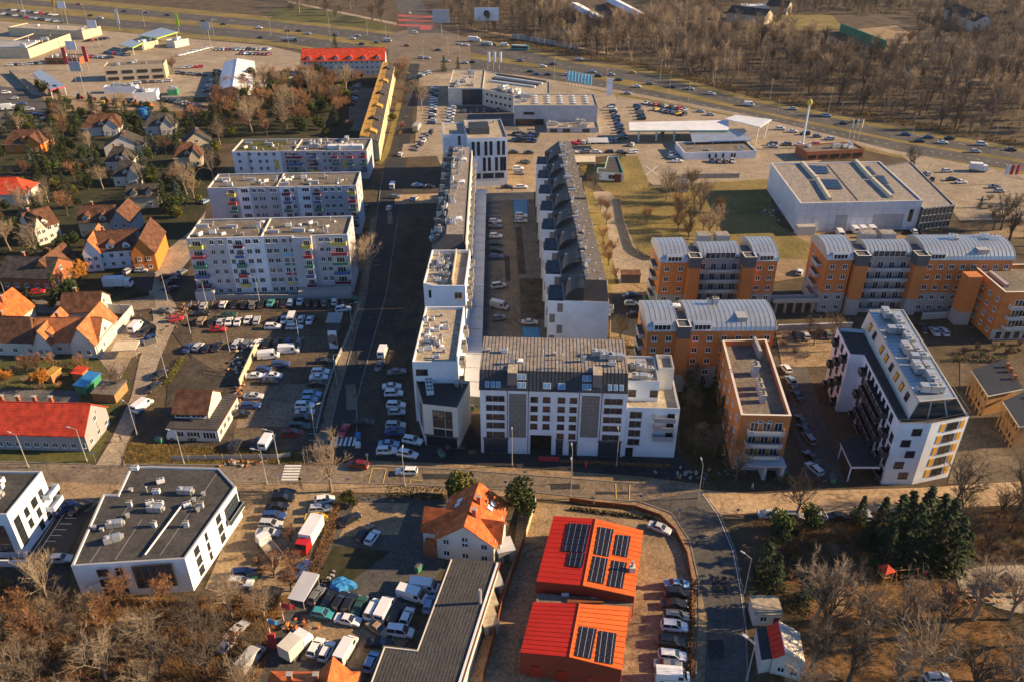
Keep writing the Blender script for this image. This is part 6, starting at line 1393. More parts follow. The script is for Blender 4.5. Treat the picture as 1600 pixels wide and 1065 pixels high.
HL = MB().loft([[(-.1, -.2, -.07), (-.1, .2, -.07), (-.1, .2, .07), (-.1, -.2, .07)], [(.06, -.16, -.05), (.06, .16, -.05), (.06, .16, .05), (.06, -.16, .05)]], 'lamp_glass').mesh('headlight')
TL = MB().loft([[(-.05, -.12, -.12), (-.05, .12, -.12), (-.05, .12, .12), (-.05, -.12, .12)], [(.06, -.12, -.12), (.06, .12, -.12), (.06, .12, .12), (.06, -.12, .12)]], 'tail_red').mesh('tail_light')
CM = {}
def car(kind, col, pos, head, label, group, near=True):
    L, W, Hh = DIM[kind]; k = (kind, col, near)
    if k not in CM:
        bd, gl = car_parts(kind, col)
        if near: CM[k] = (bd.mesh('car_body'), [(n_, g_.mesh(n_)) for n_, g_ in gl])
        else:
            for n_, m_ in gl:
                o_ = len(bd.v); bd.v += m_.v
                for f_, i_ in zip(m_.f, m_.m): bd.f.append(tuple(o_ + t_ for t_ in f_)); bd.m.append(bd.mi(m_.mats[i_]))
            for x_ in (-.31, .31):
                for s_ in (-1, 1): bd.tube((L * x_, s_ * (W / 2 - .12), .33), (L * x_, s_ * (W / 2 + .01), .33), .33, .33, 'tyre', 8)
            CM[k] = (bd.mesh('car'), None)
    nm = dict(van='van', hatchback='hatchback_car', saloon='saloon_car', estate='estate_car', suv='off_road_car', minivan='people_carrier', pickup='pickup_truck')[kind]
    cat = 'van' if kind == 'van' else 'car'
    loc = (pos.x, pos.y, .14); rz = R(head)
    if not near: return tag(put(nm, CM[k][0], None, loc, rz), label, cat, group)
    t = thing(nm, label, cat, loc, rz, group)
    put('body', CM[k][0], t); [put(n_, g_, t) for n_, g_ in CM[k][1]]
    for x_ in (-.31, .31):
        for s_ in (-1, 1): put('wheel', WHEEL, t, (L * x_, s_ * (W / 2 - .1), .33))
    zl = .72 if kind != 'van' else .85
    for s_ in (-1, 1): put('headlight', HL, t, (L * .475, s_ * W * .36, zl - .08)); put('tail_light', TL, t, (-L * .49, s_ * W * .38, zl + .05))
    return t
CW = dict(lightblue='light blue', darkred='dark red')
def lot(desc, items, order='x', group=None, near=True, z=0):
    """items: (sight point, heading, kind, colour); every car is named by its place in the lot"""
    its = sorted(items, key=lambda i: i[0][0] if order == 'x' else -i[0][1])
    word = 'from left' if order == 'x' else 'from front'
    for k, (p, hd, kind, col) in enumerate(its):
        car(kind, col, G(p), hd + random.uniform(-3, 3), '%s %s %s %s %s' % (CW.get(col, col), kind, ORD[k], word, desc), group or desc, near)
KC = ['hatchback', 'saloon', 'estate', 'suv', 'hatchback', 'suv', 'minivan']; CC = ['white', 'silver', 'grey', 'black', 'black', 'blue', 'silver', 'white', 'grey', 'red', 'lightblue', 'black', 'white']
def autorow(desc, p0, p1, n, head, near=False, order='x', seed=0, cols=None, jit=.15, skip=()):
    rnd = random.Random(hash(desc) % 1000 if not seed else seed); A_, B_ = G(p0), G(p1); its = []
    for i in range(n):
        if i in skip: continue
        f = i / max(1, n - 1); its.append(((p0[0] + (p1[0] - p0[0]) * f, p0[1] + (p1[1] - p0[1]) * f), head + rnd.choice((0, 180)), rnd.choice(KC), rnd.choice(cols or CC)))
    lot(desc, its, order, near=near)
h_, s_, e_, u_, v_, m_, pk = 'hatchback', 'saloon', 'estate', 'suv', 'van', 'minivan', 'pickup'
A = 95   # nose away / towards
lot('in back row under nearest coloured block', [(d3(222, 165), A, h_, 'silver'), (d3(322, 158), A, h_, 'white'), (d3(378, 156), A, s_, 'black'), (d3(428, 158), A, h_, 'black'), (d3(470, 160), A, e_, 'grey'), (d3(512, 155), A, s_, 'black'), (d3(560, 150), A, s_, 'teal'), (d3(625, 155), A, h_, 'black'), (d3(662, 146), A, e_, 'lightblue'), (d3(708, 142), A, s_, 'white'), (d3(750, 148), A, h_, 'black'), (d3(792, 150), A, h_, 'black'), (d3(832, 150), A, h_, 'grey'), (d3(880, 145), A, h_, 'white')])
lot('in the second row of the large car park', [(d3(212, 242), A, u_, 'tan'), (d3(264, 247), A, s_, 'black'), (d3(308, 247), A, h_, 'silver'), (d3(350, 244), A, s_, 'white'), (d3(395, 245), A, s_, 'white'), (d3(445, 235), A, s_, 'white'), (d3(490, 238), A, e_, 'silver'), (d3(582, 240), A, s_, 'black'), (d3(628, 234), A, s_, 'white'), (d3(668, 228), A, v_, 'white'), (d3(714, 232), A, h_, 'white'), (d3(756, 238), A, s_, 'white')])
lot('standing crosswise between large car park rows', [(d3(295, 285), 3, s_, 'red'), (d3(572, 272), 2, u_, 'white'), (d3(680, 273), 2, e_, 'white'), (d3(212, 206), 5, s_, 'black'), (d3(350, 212), 8, s_, 'green'), (d3(925, 183), 20, u_, 'white'), (d3(85, 232), 20, h_, 'red'), (d3(30, 190), -15, s_, 'grey')])
lot('in the third row of the large car park', [(d3(150, 375), 82, s_, 'blue'), (d3(195, 370), 82, h_, 'silver'), (d3(240, 376), 82, h_, 'black'), (d3(290, 368), 82, s_, 'black'), (d3(392, 355), 82, e_, 'silver'), (d3(440, 356), 82, h_, 'grey'), (d3(492, 355), 70, s_, 'white'), (d3(540, 350), A, s_, 'black'), (d3(592, 350), A, h_, 'black'), (d3(648, 350), A, s_, 'blue'), (d3(705, 348), A, h_, 'grey')])
lot('in mid car park by the yellow wall', [(d3(550, 418), 8, v_, 'white'), (d3(652, 390), 8, v_, 'white'), (d3(610, 458), 4, e_, 'blue'), (d3(525, 485), 4, h_, 'blue'), (d3(482, 517), 2, s_, 'white'), (d3(572, 516), 2, s_, 'white'), (d3(550, 545), 2, s_, 'black')])
lot('beside the small shop in the car park', [(d3(475, 620), 3, s_, 'silver'), (d3(460, 668), 3, e_, 'blue'), (d3(408, 712), 4, u_, 'black')], 'y')
lot('side-on along street edge of large car park', [(d3(828, 442), 2, s_, 'black'), (d3(812, 495), 2, e_, 'white'), (d3(802, 524), 2, s_, 'white'), (d3(795, 556), 2, s_, 'black'), (d3(768, 610), 2, e_, 'lightblue'), (d3(755, 638), 2, h_, 'lightblue'), (d3(733, 667), 2, u_, 'white'), (d3(733, 700), 2, s_, 'silver'), (d3(725, 735), 2, u_, 'black'), (d3(708, 770), 2, e_, 'green'), (d3(672, 808), 10, u_, 'darkred')], 'y')
lot('at the front edge of the large car park', [(d3(380, 868), 85, u_, 'black'), (d3(490, 858), 85, s_, 'black'), (d3(543, 852), 82, v_, 'white')])
lot('on the muddy strip beside the street', [(d3(1125, 398), 88, v_, 'white'), (d3(1108, 466), 80, s_, 'grey'), (d3(1195, 496), 10, s_, 'grey'), (d3(1170, 570), 2, s_, 'white'), (d3(1180, 606), 2, u_, 'white'), (d3(1192, 666), 2, u_, 'white'), (d3(1195, 700), 2, h_, 'silver')], 'y')
lot('parked at the corner in front of the grey block', [(d3(1190, 766), 2, e_, 'silver'), (d3(1185, 800), 2, s_, 'blue'), (d3(1155, 862), 2, s_, 'lightblue'), (d3(1145, 897), 2, u_, 'white'), (d3(1275, 845), -15, u_, 'white'), (d3(1250, 912), -15, e_, 'white'), (d3(1030, 752), 3, s_, 'black')], 'y')
lot('driving on the streets near the zebra crossing', [(d3(932, 790), 82, s_, 'red'), (d3(1000, 968), 170, u_, 'darkred'), (d3(1245, 1000), 180, e_, 'white')])
lot('on street between coloured blocks and left row', [(c6(1225, 345), 88, v_, 'white'), (c6(1205, 470), 85, h_, 'white'), (c6(1268, 160), 88, h_, 'white'), (c6(1365, 338), 3, s_, 'silver'), (c6(1432, 346), 3, s_, 'black'), (c6(1078, 462), 85, h_, 'black'), (c6(1240, 405), 3, h_, 'grey'), (c6(1350, 415), 60, h_, 'silver'), (c6(152, 432), 70, h_, 'lightblue')], 'y')
lot('in the courtyard bays along the covered walkway', [(c7(637, 546), 0, e_, 'white'), (c7(637, 574), 0, s_, 'grey'), (c7(642, 632), 0, u_, 'white'), (c7(642, 676), 0, s_, 'black'), (c7(642, 714), 0, e_, 'black'), (c7(644, 752), 0, u_, 'blue'), (c7(658, 918), 20, m_, 'silver'), (c7(662, 1035), -25, v_, 'silver')], 'y')
lot('in the courtyard beside the blue bays', [(c7(787, 514), 0, u_, 'white'), (c7(785, 543), 0, e_, 'silver'), (d4(690, 222), 0, s_, 'silver'), (d4(530, 200), 20, h_, 'grey')], 'y')
lot('right of the white tower', [(c7(705, 348), 0, s_, 'black'), (c7(790, 348), 0, e_, 'white'), (c7(770, 242), 0, u_, 'white'), (c7(776, 268), -10, e_, 'grey'), (c7(812, 205), -35, s_, 'black'), (c7(742, 148), 0, s_, 'black'), (c7(830, 150), 0, s_, 'black')], 'x')
lot('parked beside the drive of the long orange block', [(c8(300, 830), 20, s_, 'blue'), (c8(305, 878), 5, h_, 'silver'), (c8(325, 938), 5, s_, 'black'), (c8(1240, 705), 60, h_, 'white')], 'y')
lot('in the lane beside the low orange block', [(d5(797, 492), 100, h_, 'lightblue'), (d5(815, 530), 100, s_, 'black'), (d5(825, 565), 100, s_, 'black'), (d5(850, 690), 100, s_, 'black'), (d5(862, 735), 100, s_, 'black'), (d5(885, 775), 100, e_, 'grey'), (d5(900, 870), 110, s_, 'black'), (d5(912, 925), 110, e_, 'silver')], 'y')
lot('in the yard behind the low orange block', [(d5(775, 435), 100, h_, 'white'), (d5(828, 275), 90, s_, 'black'), (d5(870, 275), 90, h_, 'silver'), (d5(945, 265), 90, s_, 'black'), (d5(980, 270), 90, h_, 'grey')])
lot('below the wide orange block', [(d1(890, 1035), 90, s_, 'silver'), (d1(938, 1035), 90, e_, 'silver'), (d1(830, 1020), 80, s_, 'black')])
lot('in front of the big white hall', [(d1(455, 488), 95, v_, 'white'), (d1(497, 486), 95, v_, 'white'), (d1(546, 484), 95, v_, 'white'), (d1(380, 510), 85, v_, 'white'), (d1(780, 498), 85, h_, 'white'), (d1(822, 496), 85, h_, 'black'), (d1(165, 715), 70, s_, 'silver'), (d1(515, 520), 10, h_, 'white')])
lot('in the yard right of the big white hall', [(d1(850, 185), 90, h_, 'silver'), (d1(880, 215), 60, s_, 'black'), (d1(960, 170), 5, e_, 'silver'), (d1(985, 215), 5, s_, 'black'), (d1(1035, 230), 10, s_, 'white'), (d1(1215, 255), 5, s_, 'grey'), (d1(1240, 278), 0, h_, 'silver'), (d1(1130, 165), -20, v_, 'white')], near=False)
# foreground
lot('in column beside the white office building', [(d8(325, 165), 5, s_, 'black'), (d8(318, 192), 3, u_, 'black'), (d8(290, 232), 3, s_, 'black'), (d8(275, 275), 3, e_, 'blue'), (d8(258, 315), -3, e_, 'silver'), (d8(245, 358), -3, s_, 'silver')], 'y')
lot('beside the brown hedge of the front lot', [(d8(518, 198), 8, h_, 'white'), (d8(498, 242), 5, e_, 'silver'), (d8(480, 285), 3, s_, 'yellow'), (d8(405, 532), 60, s_, 'blue')], 'y')
lot('under bare trees behind the white office building', [(d8(130, 552), 5, e_, 'blue'), (d8(115, 600), -3, u_, 'white'), (d8(95, 832), 60, s_, 'silver'), (d8(60, 890), 60, h_, 'white')], 'y')
lot('on the small yard left of the orange villa', [(d8(640, 292), 45, s_, 'black'), (d8(710, 355), 62, s_, 'black'), (d8(748, 380), 70, h_, 'white')])
lot('in the packed row of the front dealer yard', [(d8(478, 660), 70, h_, 'grey'), (d8(540, 680), 75, s_, 'black'), (d8(590, 688), 75, e_, 'black'), (d8(638, 700), 75, u_, 'black'), (d8(685, 712), 75, s_, 'green'), (d8(750, 728), 72, m_, 'white'), (d8(808, 730), 72, v_, 'white'), (d8(862, 745), 70, s_, 'black'), (d8(914, 762), 75, h_, 'white')])
lot('standing loose in the front dealer yard', [(d8(508, 748), -12, h_, 'teal'), (d8(630, 778), -12, s_, 'white'), (d8(775, 820), -38, s_, 'tan'), (d8(882, 836), -8, m_, 'white'), (d8(940, 662), -22, v_, 'white'), (d8(1000, 622), -12, v_, 'white'), (d8(780, 890), -5, s_, 'black'), (d8(742, 980), 78, h_, 'lightblue'), (d8(622, 925), 75, v_, 'white'), (d8(528, 930), 80, h_, 'white'), (d8(475, 912), 75, h_, 'white'), (d8(1020, 700), 80, h_, 'lightblue'), (d8(165, 970), 68, v_, 'silver')])
lot('in the curved row right of the red halls', [(e2(910, 580), -3, s_, 'lightblue'), (e2(912, 625), -3, u_, 'black'), (e2(895, 680), -3, s_, 'black'), (e2(905, 745), -5, u_, 'grey'), (e2(895, 795), -5, u_, 'white'), (e2(882, 875), -5, u_, 'black'), (e2(885, 945), -5, e_, 'white'), (e2(862, 995), -5, s_, 'grey'), (e2(885, 1055), -5, v_, 'white')], 'y')
lot('alone on the yard behind the rear red hall', [(e2(820, 290), -30, s_, 'silver')])
lot('along the verge of the sandy road', [(e3(325, 215), -3, s_, 'silver'), (e3(445, 222), -3, h_, 'grey'), (e3(580, 226), -3, s_, 'silver'), (e3(668, 226), 0, s_, 'black'), (e3(808, 218), 80, h_, 'silver'), (e3(1160, 1035), 0, h_, 'silver')])
lot('in the lane beside the lower left offices', [(d7(305, 262), 60, s_, 'blue'), (d7(380, 260), 62, s_, 'black'), (d7(290, 500), 5, h_, 'silver')])
lot('in the lane left of the small shop', [(d2(822, 615), 68, v_, 'white'), (d2(785, 165), 80, v_, 'white'), (d2(835, 190), 70, s_, 'black'), (d2(862, 230), 65, s_, 'blue'), (d2(880, 505), 65, s_, 'black'), (d2(915, 430), 60, s_, 'black')], 'y')
lot('around the white house with brick-red roofs', [(c5(740, 685), 75, h_, 'silver'), (c5(815, 680), 10, h_, 'silver'), (c5(535, 875), -3, h_, 'white'), (c5(945, 720), 60, s_, 'black'), (c5(990, 740), 65, s_, 'black'), (c5(1040, 695), 65, s_, 'grey'), (c5(985, 790), 62, s_, 'black'), (c5(220, 805), 15, h_, 'red')])
# far lots
for k_, (pa_, pb_, n_, hd_) in enumerate(((c1(30, 60), c1(330, 95), 12, 30), (c1(520, 250), c1(640, 235), 6, 20), (c1(240, 120), c1(380, 140), 7, 40), (c1(640, 320), c1(760, 335), 6, 20), (c1(1290, 300), c1(1600, 300), 14, 70), (c1(60, 395), c1(240, 385), 7, 10), (c1(820, 500), c1(1000, 490), 5, 5))):
    autorow('in %s packed row of the far left yards' % ORD[k_], pa_, pb_, n_, hd_, seed=40 + k_)
autorow('in front dealer row beside the white tower', c3(10, 840), c3(140, 845), 8, 75, seed=1, cols=['blue', 'black', 'white', 'black', 'silver'])
autorow('in back dealer row beside the white tower', c3(15, 805), c3(150, 815), 7, 75, seed=2, cols=['black', 'grey', 'black', 'blue'])
autorow('below the dark doors of the service hall', c3(330, 862), c3(620, 845), 10, 80, seed=3)
autorow('behind the drive-in', c3(360, 915), c3(720, 912), 6, 0, seed=4)
autorow('in column between service hall and fuel station', c3(590, 640), c3(660, 830), 12, 5, order='y', seed=5, cols=['black', 'blue', 'grey', 'white', 'black'])
autorow('in the second column near the fuel station fence', c3(745, 640), c3(770, 715), 5, 5, order='y', seed=6, cols=['black', 'blue', 'grey'])
autorow('in dealer display between carriageway and fuel station', c3(800, 620), c3(1030, 660), 9, 40, seed=7)
autorow('in the lower dealer display by the fuel station', c3(860, 658), c3(1020, 690), 6, 40, seed=8, cols=['blue', 'black', 'silver', 'yellow'])
autorow('in front of the fuel station shop', c3(1190, 968), c3(1310, 968), 4, 90, seed=9)
lot('on the fuel station forecourt', [(c3(955, 925), 20, h_, 'silver'), (c3(955, 945), 5, h_, 'silver'), (c3(985, 968), 3, s_, 'white'), (c3(715, 870), 70, h_, 'white'), (c3(715, 915), 10, h_, 'white'), (c3(895, 805), 80, s_, 'black'), (c3(1120, 670), -10, s_, 'silver'), (c3(1180, 690), -10, s_, 'silver'), (c3(1555, 880), 0, s_, 'silver')], near=False)
autorow('by the yellow fuel sign, upper row', c4(150, 775), c4(440, 835), 5, -8, seed=10)
autorow('by the yellow fuel sign, lower row', c4(100, 868), c4(350, 870), 4, 0, seed=11)
autorow('in the left column beside the showroom', c2(1065, 530), c2(1045, 740), 14, 0, order='y', seed=12, cols=['white', 'lightblue', 'silver', 'black', 'blue', 'white'])
autorow('in the right column beside the showroom', c2(1165, 650), c2(1150, 740), 6, 0, order='y', seed=13, cols=['white', 'silver'])
autorow('by the street in front of the showroom yard', c2(930, 480), c2(1020, 440), 6, 10, seed=14)
autorow('in the shade below the showroom', c2(1240, 670), c2(1440, 665), 6, 85, seed=15, cols=['black', 'blue', 'grey'])
autorow('in the small yard left of the yellow terrace', c2(600, 520), c2(570, 630), 7, 5, order='y', seed=16, cols=['white', 'black', 'lightblue', 'silver'])
autorow('at the kerb near the white tower', c2(1040, 800), c2(960, 895), 5, 80, order='y', seed=17)
autorow('in the upper row beside the white gabled hall', c1(1080, 410), c1(1190, 405), 5, 20, seed=18, cols=['white', 'red', 'silver'])
autorow('in the middle row beside the white gabled hall', c1(1065, 440), c1(1210, 455), 6, 20, seed=19)
autorow('in the shaded row beside the white gabled hall', c1(1300, 430), c1(1230, 550), 8, 5, order='y', seed=20, cols=['white', 'black', 'grey'])
autorow('in the lower row behind the villas', c1(980, 600), c1(1190, 640), 9, 30, seed=21)
autorow('in the row along the dealers fence', c1(1080, 335), c1(1250, 290), 8, 40, seed=22, cols=['white', 'silver', 'white'])
autorow('in yard left of the long red-roofed house', c1(1440, 325), c1(1600, 330), 8, 60, seed=23, cols=['darkred', 'grey', 'white', 'red'])
autorow('outside the lime-green fuel station', c1(540, 345), c1(660, 350), 5, 30, seed=24)
autorow('at the far left beside the carriageway', c1(20, 90), c1(330, 130), 10, 20, seed=25)
autorow('in the shaded yard at the far left', c1(40, 560), c1(270, 725), 6, 20, seed=26, cols=['white', 'blue', 'silver'])
lot('on the dual carriageway left of the junction', [(c1(470, 30), -5, s_, 'red'), (c1(540, 98), -5, s_, 'black'), (c1(600, 115), -5, m_, 'white'), (c1(740, 72), -5, s_, 'black'), (c1(870, 80), -5, s_, 'grey'), (c1(1000, 95), -5, h_, 'black'), (c1(1210, 132), -5, s_, 'black'), (c1(1330, 150), -5, s_, 'black'), (c1(1545, 172), -5, s_, 'white'), (c1(1550, 230), -5, s_, 'black'), (c2(20, 170), -6, s_, 'white'), (c2(190, 190), -6, h_, 'black'), (c2(255, 190), -6, s_, 'black'), (c2(310, 206), -6, s_, 'silver'), (c2(475, 216), -6, e_, 'grey'), (c2(575, 235), -8, s_, 'white'), (c2(605, 218), -8, s_, 'silver'), (c2(630, 268), -6, s_, 'black'), (c2(720, 258), -8, h_, 'grey'), (c2(785, 250), -8, v_, 'silver')], near=False)
lot('at the junction', [(c2(900, 278), -8, h_, 'red'), (c2(945, 200), 3, m_, 'white'), (c2(915, 85), 85, h_, 'white'), (c2(1085, 304), -10, s_, 'green'), (c2(985, 350), -10, e_, 'silver'), (c2(1020, 352), -10, s_, 'silver'), (c2(1210, 268), -12, s_, 'silver'), (c2(1250, 275), -12, s_, 'white'), (c2(1135, 370), -12, s_, 'silver'), (c2(1245, 380), -10, s_, 'silver'), (c2(1290, 376), -10, s_, 'black'), (c2(1415, 272), -12, h_, 'black'), (c2(1480, 276), -12, v_, 'white')], near=False)
lot('on the dual carriageway right of the junction', [(c3(50, 368), -12, u_, 'grey'), (c3(185, 402), -12, e_, 'white'), (c3(245, 388), -12, s_, 'black'), (c3(400, 358), -12, s_, 'white'), (c3(110, 432), -12, s_, 'black'), (c3(148, 448), -12, s_, 'blue'), (c3(215, 450), -12, s_, 'black'), (c3(335, 452), -14, e_, 'silver'), (c3(445, 475), -14, v_, 'white'), (c3(480, 436), -14, e_, 'lightblue'), (c3(515, 460), -14, u_, 'black'), (c3(590, 450), -14, s_, 'silver'), (c3(635, 482), -14, s_, 'black'), (c3(715, 438), -14, s_, 'yellow'), (c3(745, 522), -16, s_, 'white'), (c3(820, 505), -16, s_, 'grey'), (c3(955, 525), -16, s_, 'black'), (c3(1060, 535), -16, s_, 'silver'), (c3(1185, 565), -16, e_, 'white'), (c3(1410, 632), -16, v_, 'white'), (c3(690, 562), -20, s_, 'silver'), (c4(225, 655), -13, s_, 'silver'), (c4(425, 698), -13, u_, 'lightblue'), (c4(520, 742), -13, s_, 'black'), (c4(600, 732), -13, s_, 'green'), (c4(895, 808), -13, s_, 'blue'), (c4(975, 848), -13, s_, 'black'), (c4(1030, 825), -13, s_, 'blue'), (c4(1155, 832), -13, s_, 'black'), (c4(1115, 857), -13, s_, 'white'), (c4(1345, 868), -13, m_, 'white'), (c4(1310, 910), -13, e_, 'silver'), (c4(1520, 900), -13, s_, 'black')], near=False)

def truck(label, p, head, cabcol, boxm, L=8.5, tank=False, bed=False, cat='truck'):
    g_ = G(p); t = thing('bus' if cat == 'bus' else 'truck', label, cat, (g_.x, g_.y, .14), R(head))
    if cat == 'bus':
        mb = MB(); mb.loft([ring(x, .35, z, 1.25, .95) for x, z in ((-L / 2, 2.8), (-L / 2 + .2, 3.1), (L / 2 - .3, 3.1), (L / 2, 2.7))], boxm); mb.build('body', t)
        for s_ in (-1, 1): MB().box(-L * .46, s_ * 1.255 - .02, 1.4, L * .46, s_ * 1.255 + .02, 2.5, 'glass').build('windows', t)
        MB().box(-L * .4, -.9, 3.1, L * .35, .9, 3.25, 'sheet_white').build('roof_unit', t)
    else:
        mb = MB(); mb.loft([ring(x, .5, z, 1.2, .95) for x, z in ((L / 2 - 2.1, 2.7), (L / 2 - .5, 2.7), (L / 2 - .1, 1.7), (L / 2, 1.5))], 'car_' + cabcol); mb.build('cab', t)
        MB().loft([[(L / 2 - .46, -1.0, 2.55), (L / 2 - .46, 1.0, 2.55), (L / 2 - .12, 1.05, 1.75), (L / 2 - .12, -1.05, 1.75)], [(L / 2 - .40, -1.0, 2.58), (L / 2 - .40, 1.0, 2.58), (L / 2 - .06, 1.05, 1.78), (L / 2 - .06, -1.05, 1.78)]], 'glass').build('windscreen', t)
        if bed:
            mb = MB(); mb.box(-L / 2, -1.2, .9, L / 2 - 2.3, 1.2, 1.05, boxm)
            for y0 in (-1.2, 1.14): mb.box(-L / 2, y0, 1.05, L / 2 - 2.3, y0 + .06, 1.5, boxm)
            mb.build('flatbed', t)
        elif tank: MB().tube((-L / 2, 0, 1.9), (L / 2 - 2.3, 0, 1.9), 1.15, 1.15, boxm, 14).build('tank', t)
        else: MB().box(-L / 2, -1.25, .9, L / 2 - 2.3, 1.25, 3.4, boxm).build('box_body', t)
        MB().box(-L / 2 + .2, -.5, .45, L / 2 - .4, .5, .9, 'dark_grey').build('chassis', t)
    for x_ in (-L * .32, -L * .2, L * .36):
        for s_ in (-1, 1): put('wheel', WHEELB, t, (x_, s_ * 1.1, .48))
truck('red-cabbed lorry with white load beside the brown hedge', d8(448, 390), 258, 'red', 'sheet_white', 8.0)
truck('white tipper lorry with pale bed under a bare tree', d8(255, 440), 130, 'white', 'sand_roof', 7.0, bed=True)
truck('white lorry with yellow-cream flatbed in front of the small shop', d3(130, 822), 180, 'white', 'skylight_strip', 7.0, bed=True)
truck('white box lorry in front of the house with brick-red roofs', c5(685, 770), 5, 'white', 'sheet_white', 8.0)
truck('green-cabbed tanker on the dual carriageway', c2(200, 250), -6, 'green', 'steel', 12, tank=True)
truck('teal bus waiting right of the junction', c2(1570, 300), -10, 'teal', 'car_teal', 12, cat='bus')
truck('white box lorry on the carriageway near the billboard', c2(1300, 250), -10, 'white', 'sheet_white', 9)
truck('silver lorry parked near the leafless tree by the showroom', c2(960, 780), 85, 'silver', 'galvanised', 9)
truck('white cement lorry on the road right of the junction', c2(1372, 275), -10, 'white', 'pale_grey', 8, tank=True)
truck('white lorry on the right part of the dual carriageway', d1(1125, 165), -12, 'white', 'sheet_white', 7)
truck('cream camper lorry in the front dealer yard', d8(385, 915), 60, 'white', 'offwhite', 5.4)
truck('white lorry at the far left of the picture', c1(60, 660), 20, 'white', 'sheet_white', 7)

# ================================================================ STREET FURNITURE
def lamp(p, hgt=9.0, arm=1.6, ang=0.0):
    g_ = G(p); t = put('street_lamp', None, None, (g_.x, g_.y, .1), ang)
    k = (round(hgt, 1), round(arm, 1))
    if k not in WM:
        mb = MB(); mb.tube((0, 0, 0), (0, 0, hgt), .11, .06, 'galvanised', 6); mb.tube((0, 0, 0), (0, 0, 1.0), .16, .14, 'galvanised', 6)
        ma = MB(); ma.tube((0, 0, hgt), (arm, 0, hgt + .35), .05, .04, 'galvanised', 5); mh = MB(); mh.loft([[(arm - .1, -.16, hgt + .28), (arm + .75, -.13, hgt + .36), (arm + .75, .13, hgt + .36), (arm - .1, .16, hgt + .28)], [(arm - .1, -.12, hgt + .42), (arm + .7, -.09, hgt + .46), (arm + .7, .09, hgt + .46), (arm - .1, .12, hgt + .42)]], 'pale_grey')
        WM[k] = (mb.mesh('pole'), ma.mesh('arm'), mh.mesh('lamp_head'))
    for n_, m_ in zip(('pole', 'arm', 'lamp_head'), WM[k]): put(n_, m_, t)
    return t
LAMPS = [('in the large car park', [(d3(155, 295), 0), (d3(240, 170), 3), (d3(505, 150), 3), (d3(352, 385), 3), (d3(708, 365), 3), (d3(40, 130), 3)]),
         ('along the street edge of the large car park', [(d3(893, 552), .2), (d3(972, 288), .2), (d3(785, 820), .4)]),
         ('along the cross road', [(d3(600, 950), 3), (d3(540, 1050), 3), (d3(122, 950), 3), (d2(500, 920), 3), (d2(165, 955), 2.8), (d3(1235, 1062), 1.6), (d4(905, 1050), 1.6), (d4(600, 960), 1.6), (d4(1142, 960), 1.6), (e2(365, 128), 1.6), (e2(1018, 128), 1.6)]),
         ('along the lane at left', [(d2(788, 770), 2.6), (d2(960, 445), 2.6), (d2(60, 50), 2.6)]),
         ('along the bend at lower right', [(e2(1265, 1060), 2.4), (e3(215, 1030), 2.4), (e3(200, 600), 2.4)])]
for ds, its in LAMPS:
    for k, (p, a) in enumerate(sorted(its, key=lambda i: i[0][0])): tag(lamp(p, 8.5, 1.4, a), 'grey street lamp %s, %s from the left' % (ds, ORD[k]), 'street lamp', 'street lamps')
its = [c1(515, 118), c1(705, 150), c1(865, 165), c1(1275, 220), c2(90, 205), c2(195, 270), c2(435, 160), c2(665, 215), c2(775, 230), c2(445, 250), c2(1145, 330), c2(1215, 370), c2(1205, 250), c2(995, 360), c3(140, 240), c3(308, 270), c3(490, 285), c3(557, 545), c3(880, 485), c3(935, 562), c3(1045, 635), c3(1200, 540), c3(1535, 600), c3(250, 470), c4(435, 668), c4(495, 750), c4(925, 835), c4(1400, 910), c4(85, 600), c4(125, 725)]
for k, p in enumerate(sorted(its)): tag(lamp(p, 11, 2.0, random.Random(k).choice((1.2, 4.4))), 'tall grey lamp post of the dual carriageway, %s from the left' % ORD[k], 'street lamp', 'street lamps of the dual carriageway')

def billboard(label, p, w, h, z0, m, ang=0, posts=2, mark=None):
    g_ = G(p); t = thing('billboard', label, 'billboard', (g_.x, g_.y, 0), ang)
    MB().box(-w / 2, -.15, z0, w / 2, .15, z0 + h, m).build('panel', t)
    for k in range(posts): x = -w / 2 + w * (k + .5) / posts; MB().tube((x, 0, 0), (x, 0, z0), .16, .14, 'galvanised', 6).build('post', t)
    if mark: mb = MB(); mb.tube((0, -.16, z0 + h * .55), (0, -.2, z0 + h * .55), h * .26, h * .26, mark, 16); mb.tube((h * .12, -.16, z0 + h * .3), (h * .12, -.2, z0 + h * .3), h * .14, h * .14, mark, 10); mb.build('printed_mark', t)
billboard('white billboard with a black round mark beyond the junction', c2(1374, 192), 18, 9, 8, 'white', 0, 1, 'black_roof')
billboard('blank pale billboard right of the junction', c2(1105, 215), 12, 9, 9, 'pale_grey', 0, 1)
billboard('white pylon sign with dark square mark at the street edge of the car park', d3(878, 372), 2.2, 5.2, .3, 'white', 0, 2, 'taupe')
billboard('white totem sign beside the showroom drive', c3(578, 575), 3.2, 9, .5, 'white', 0, 2)
billboard('red and white totem in the front dealer yard', d8(272, 905), 1.2, 3.4, .3, 'b_red', 0, 1)
for k, (p, m) in enumerate(((c1(140, 95), 'white'), (c1(395, 150), 'white'), (c1(460, 420), 'white'), (c1(490, 560), 'pale_grey'), (c1(1245, 290), 'pale_grey'), (c1(580, 280), 'white'))):
    billboard('tall pale sign on posts among the dealers at far left, %s from the top' % ORD[(0, 1, 4, 5, 3, 2)[k]], p, 6, 5, 12, m, 0, 2)
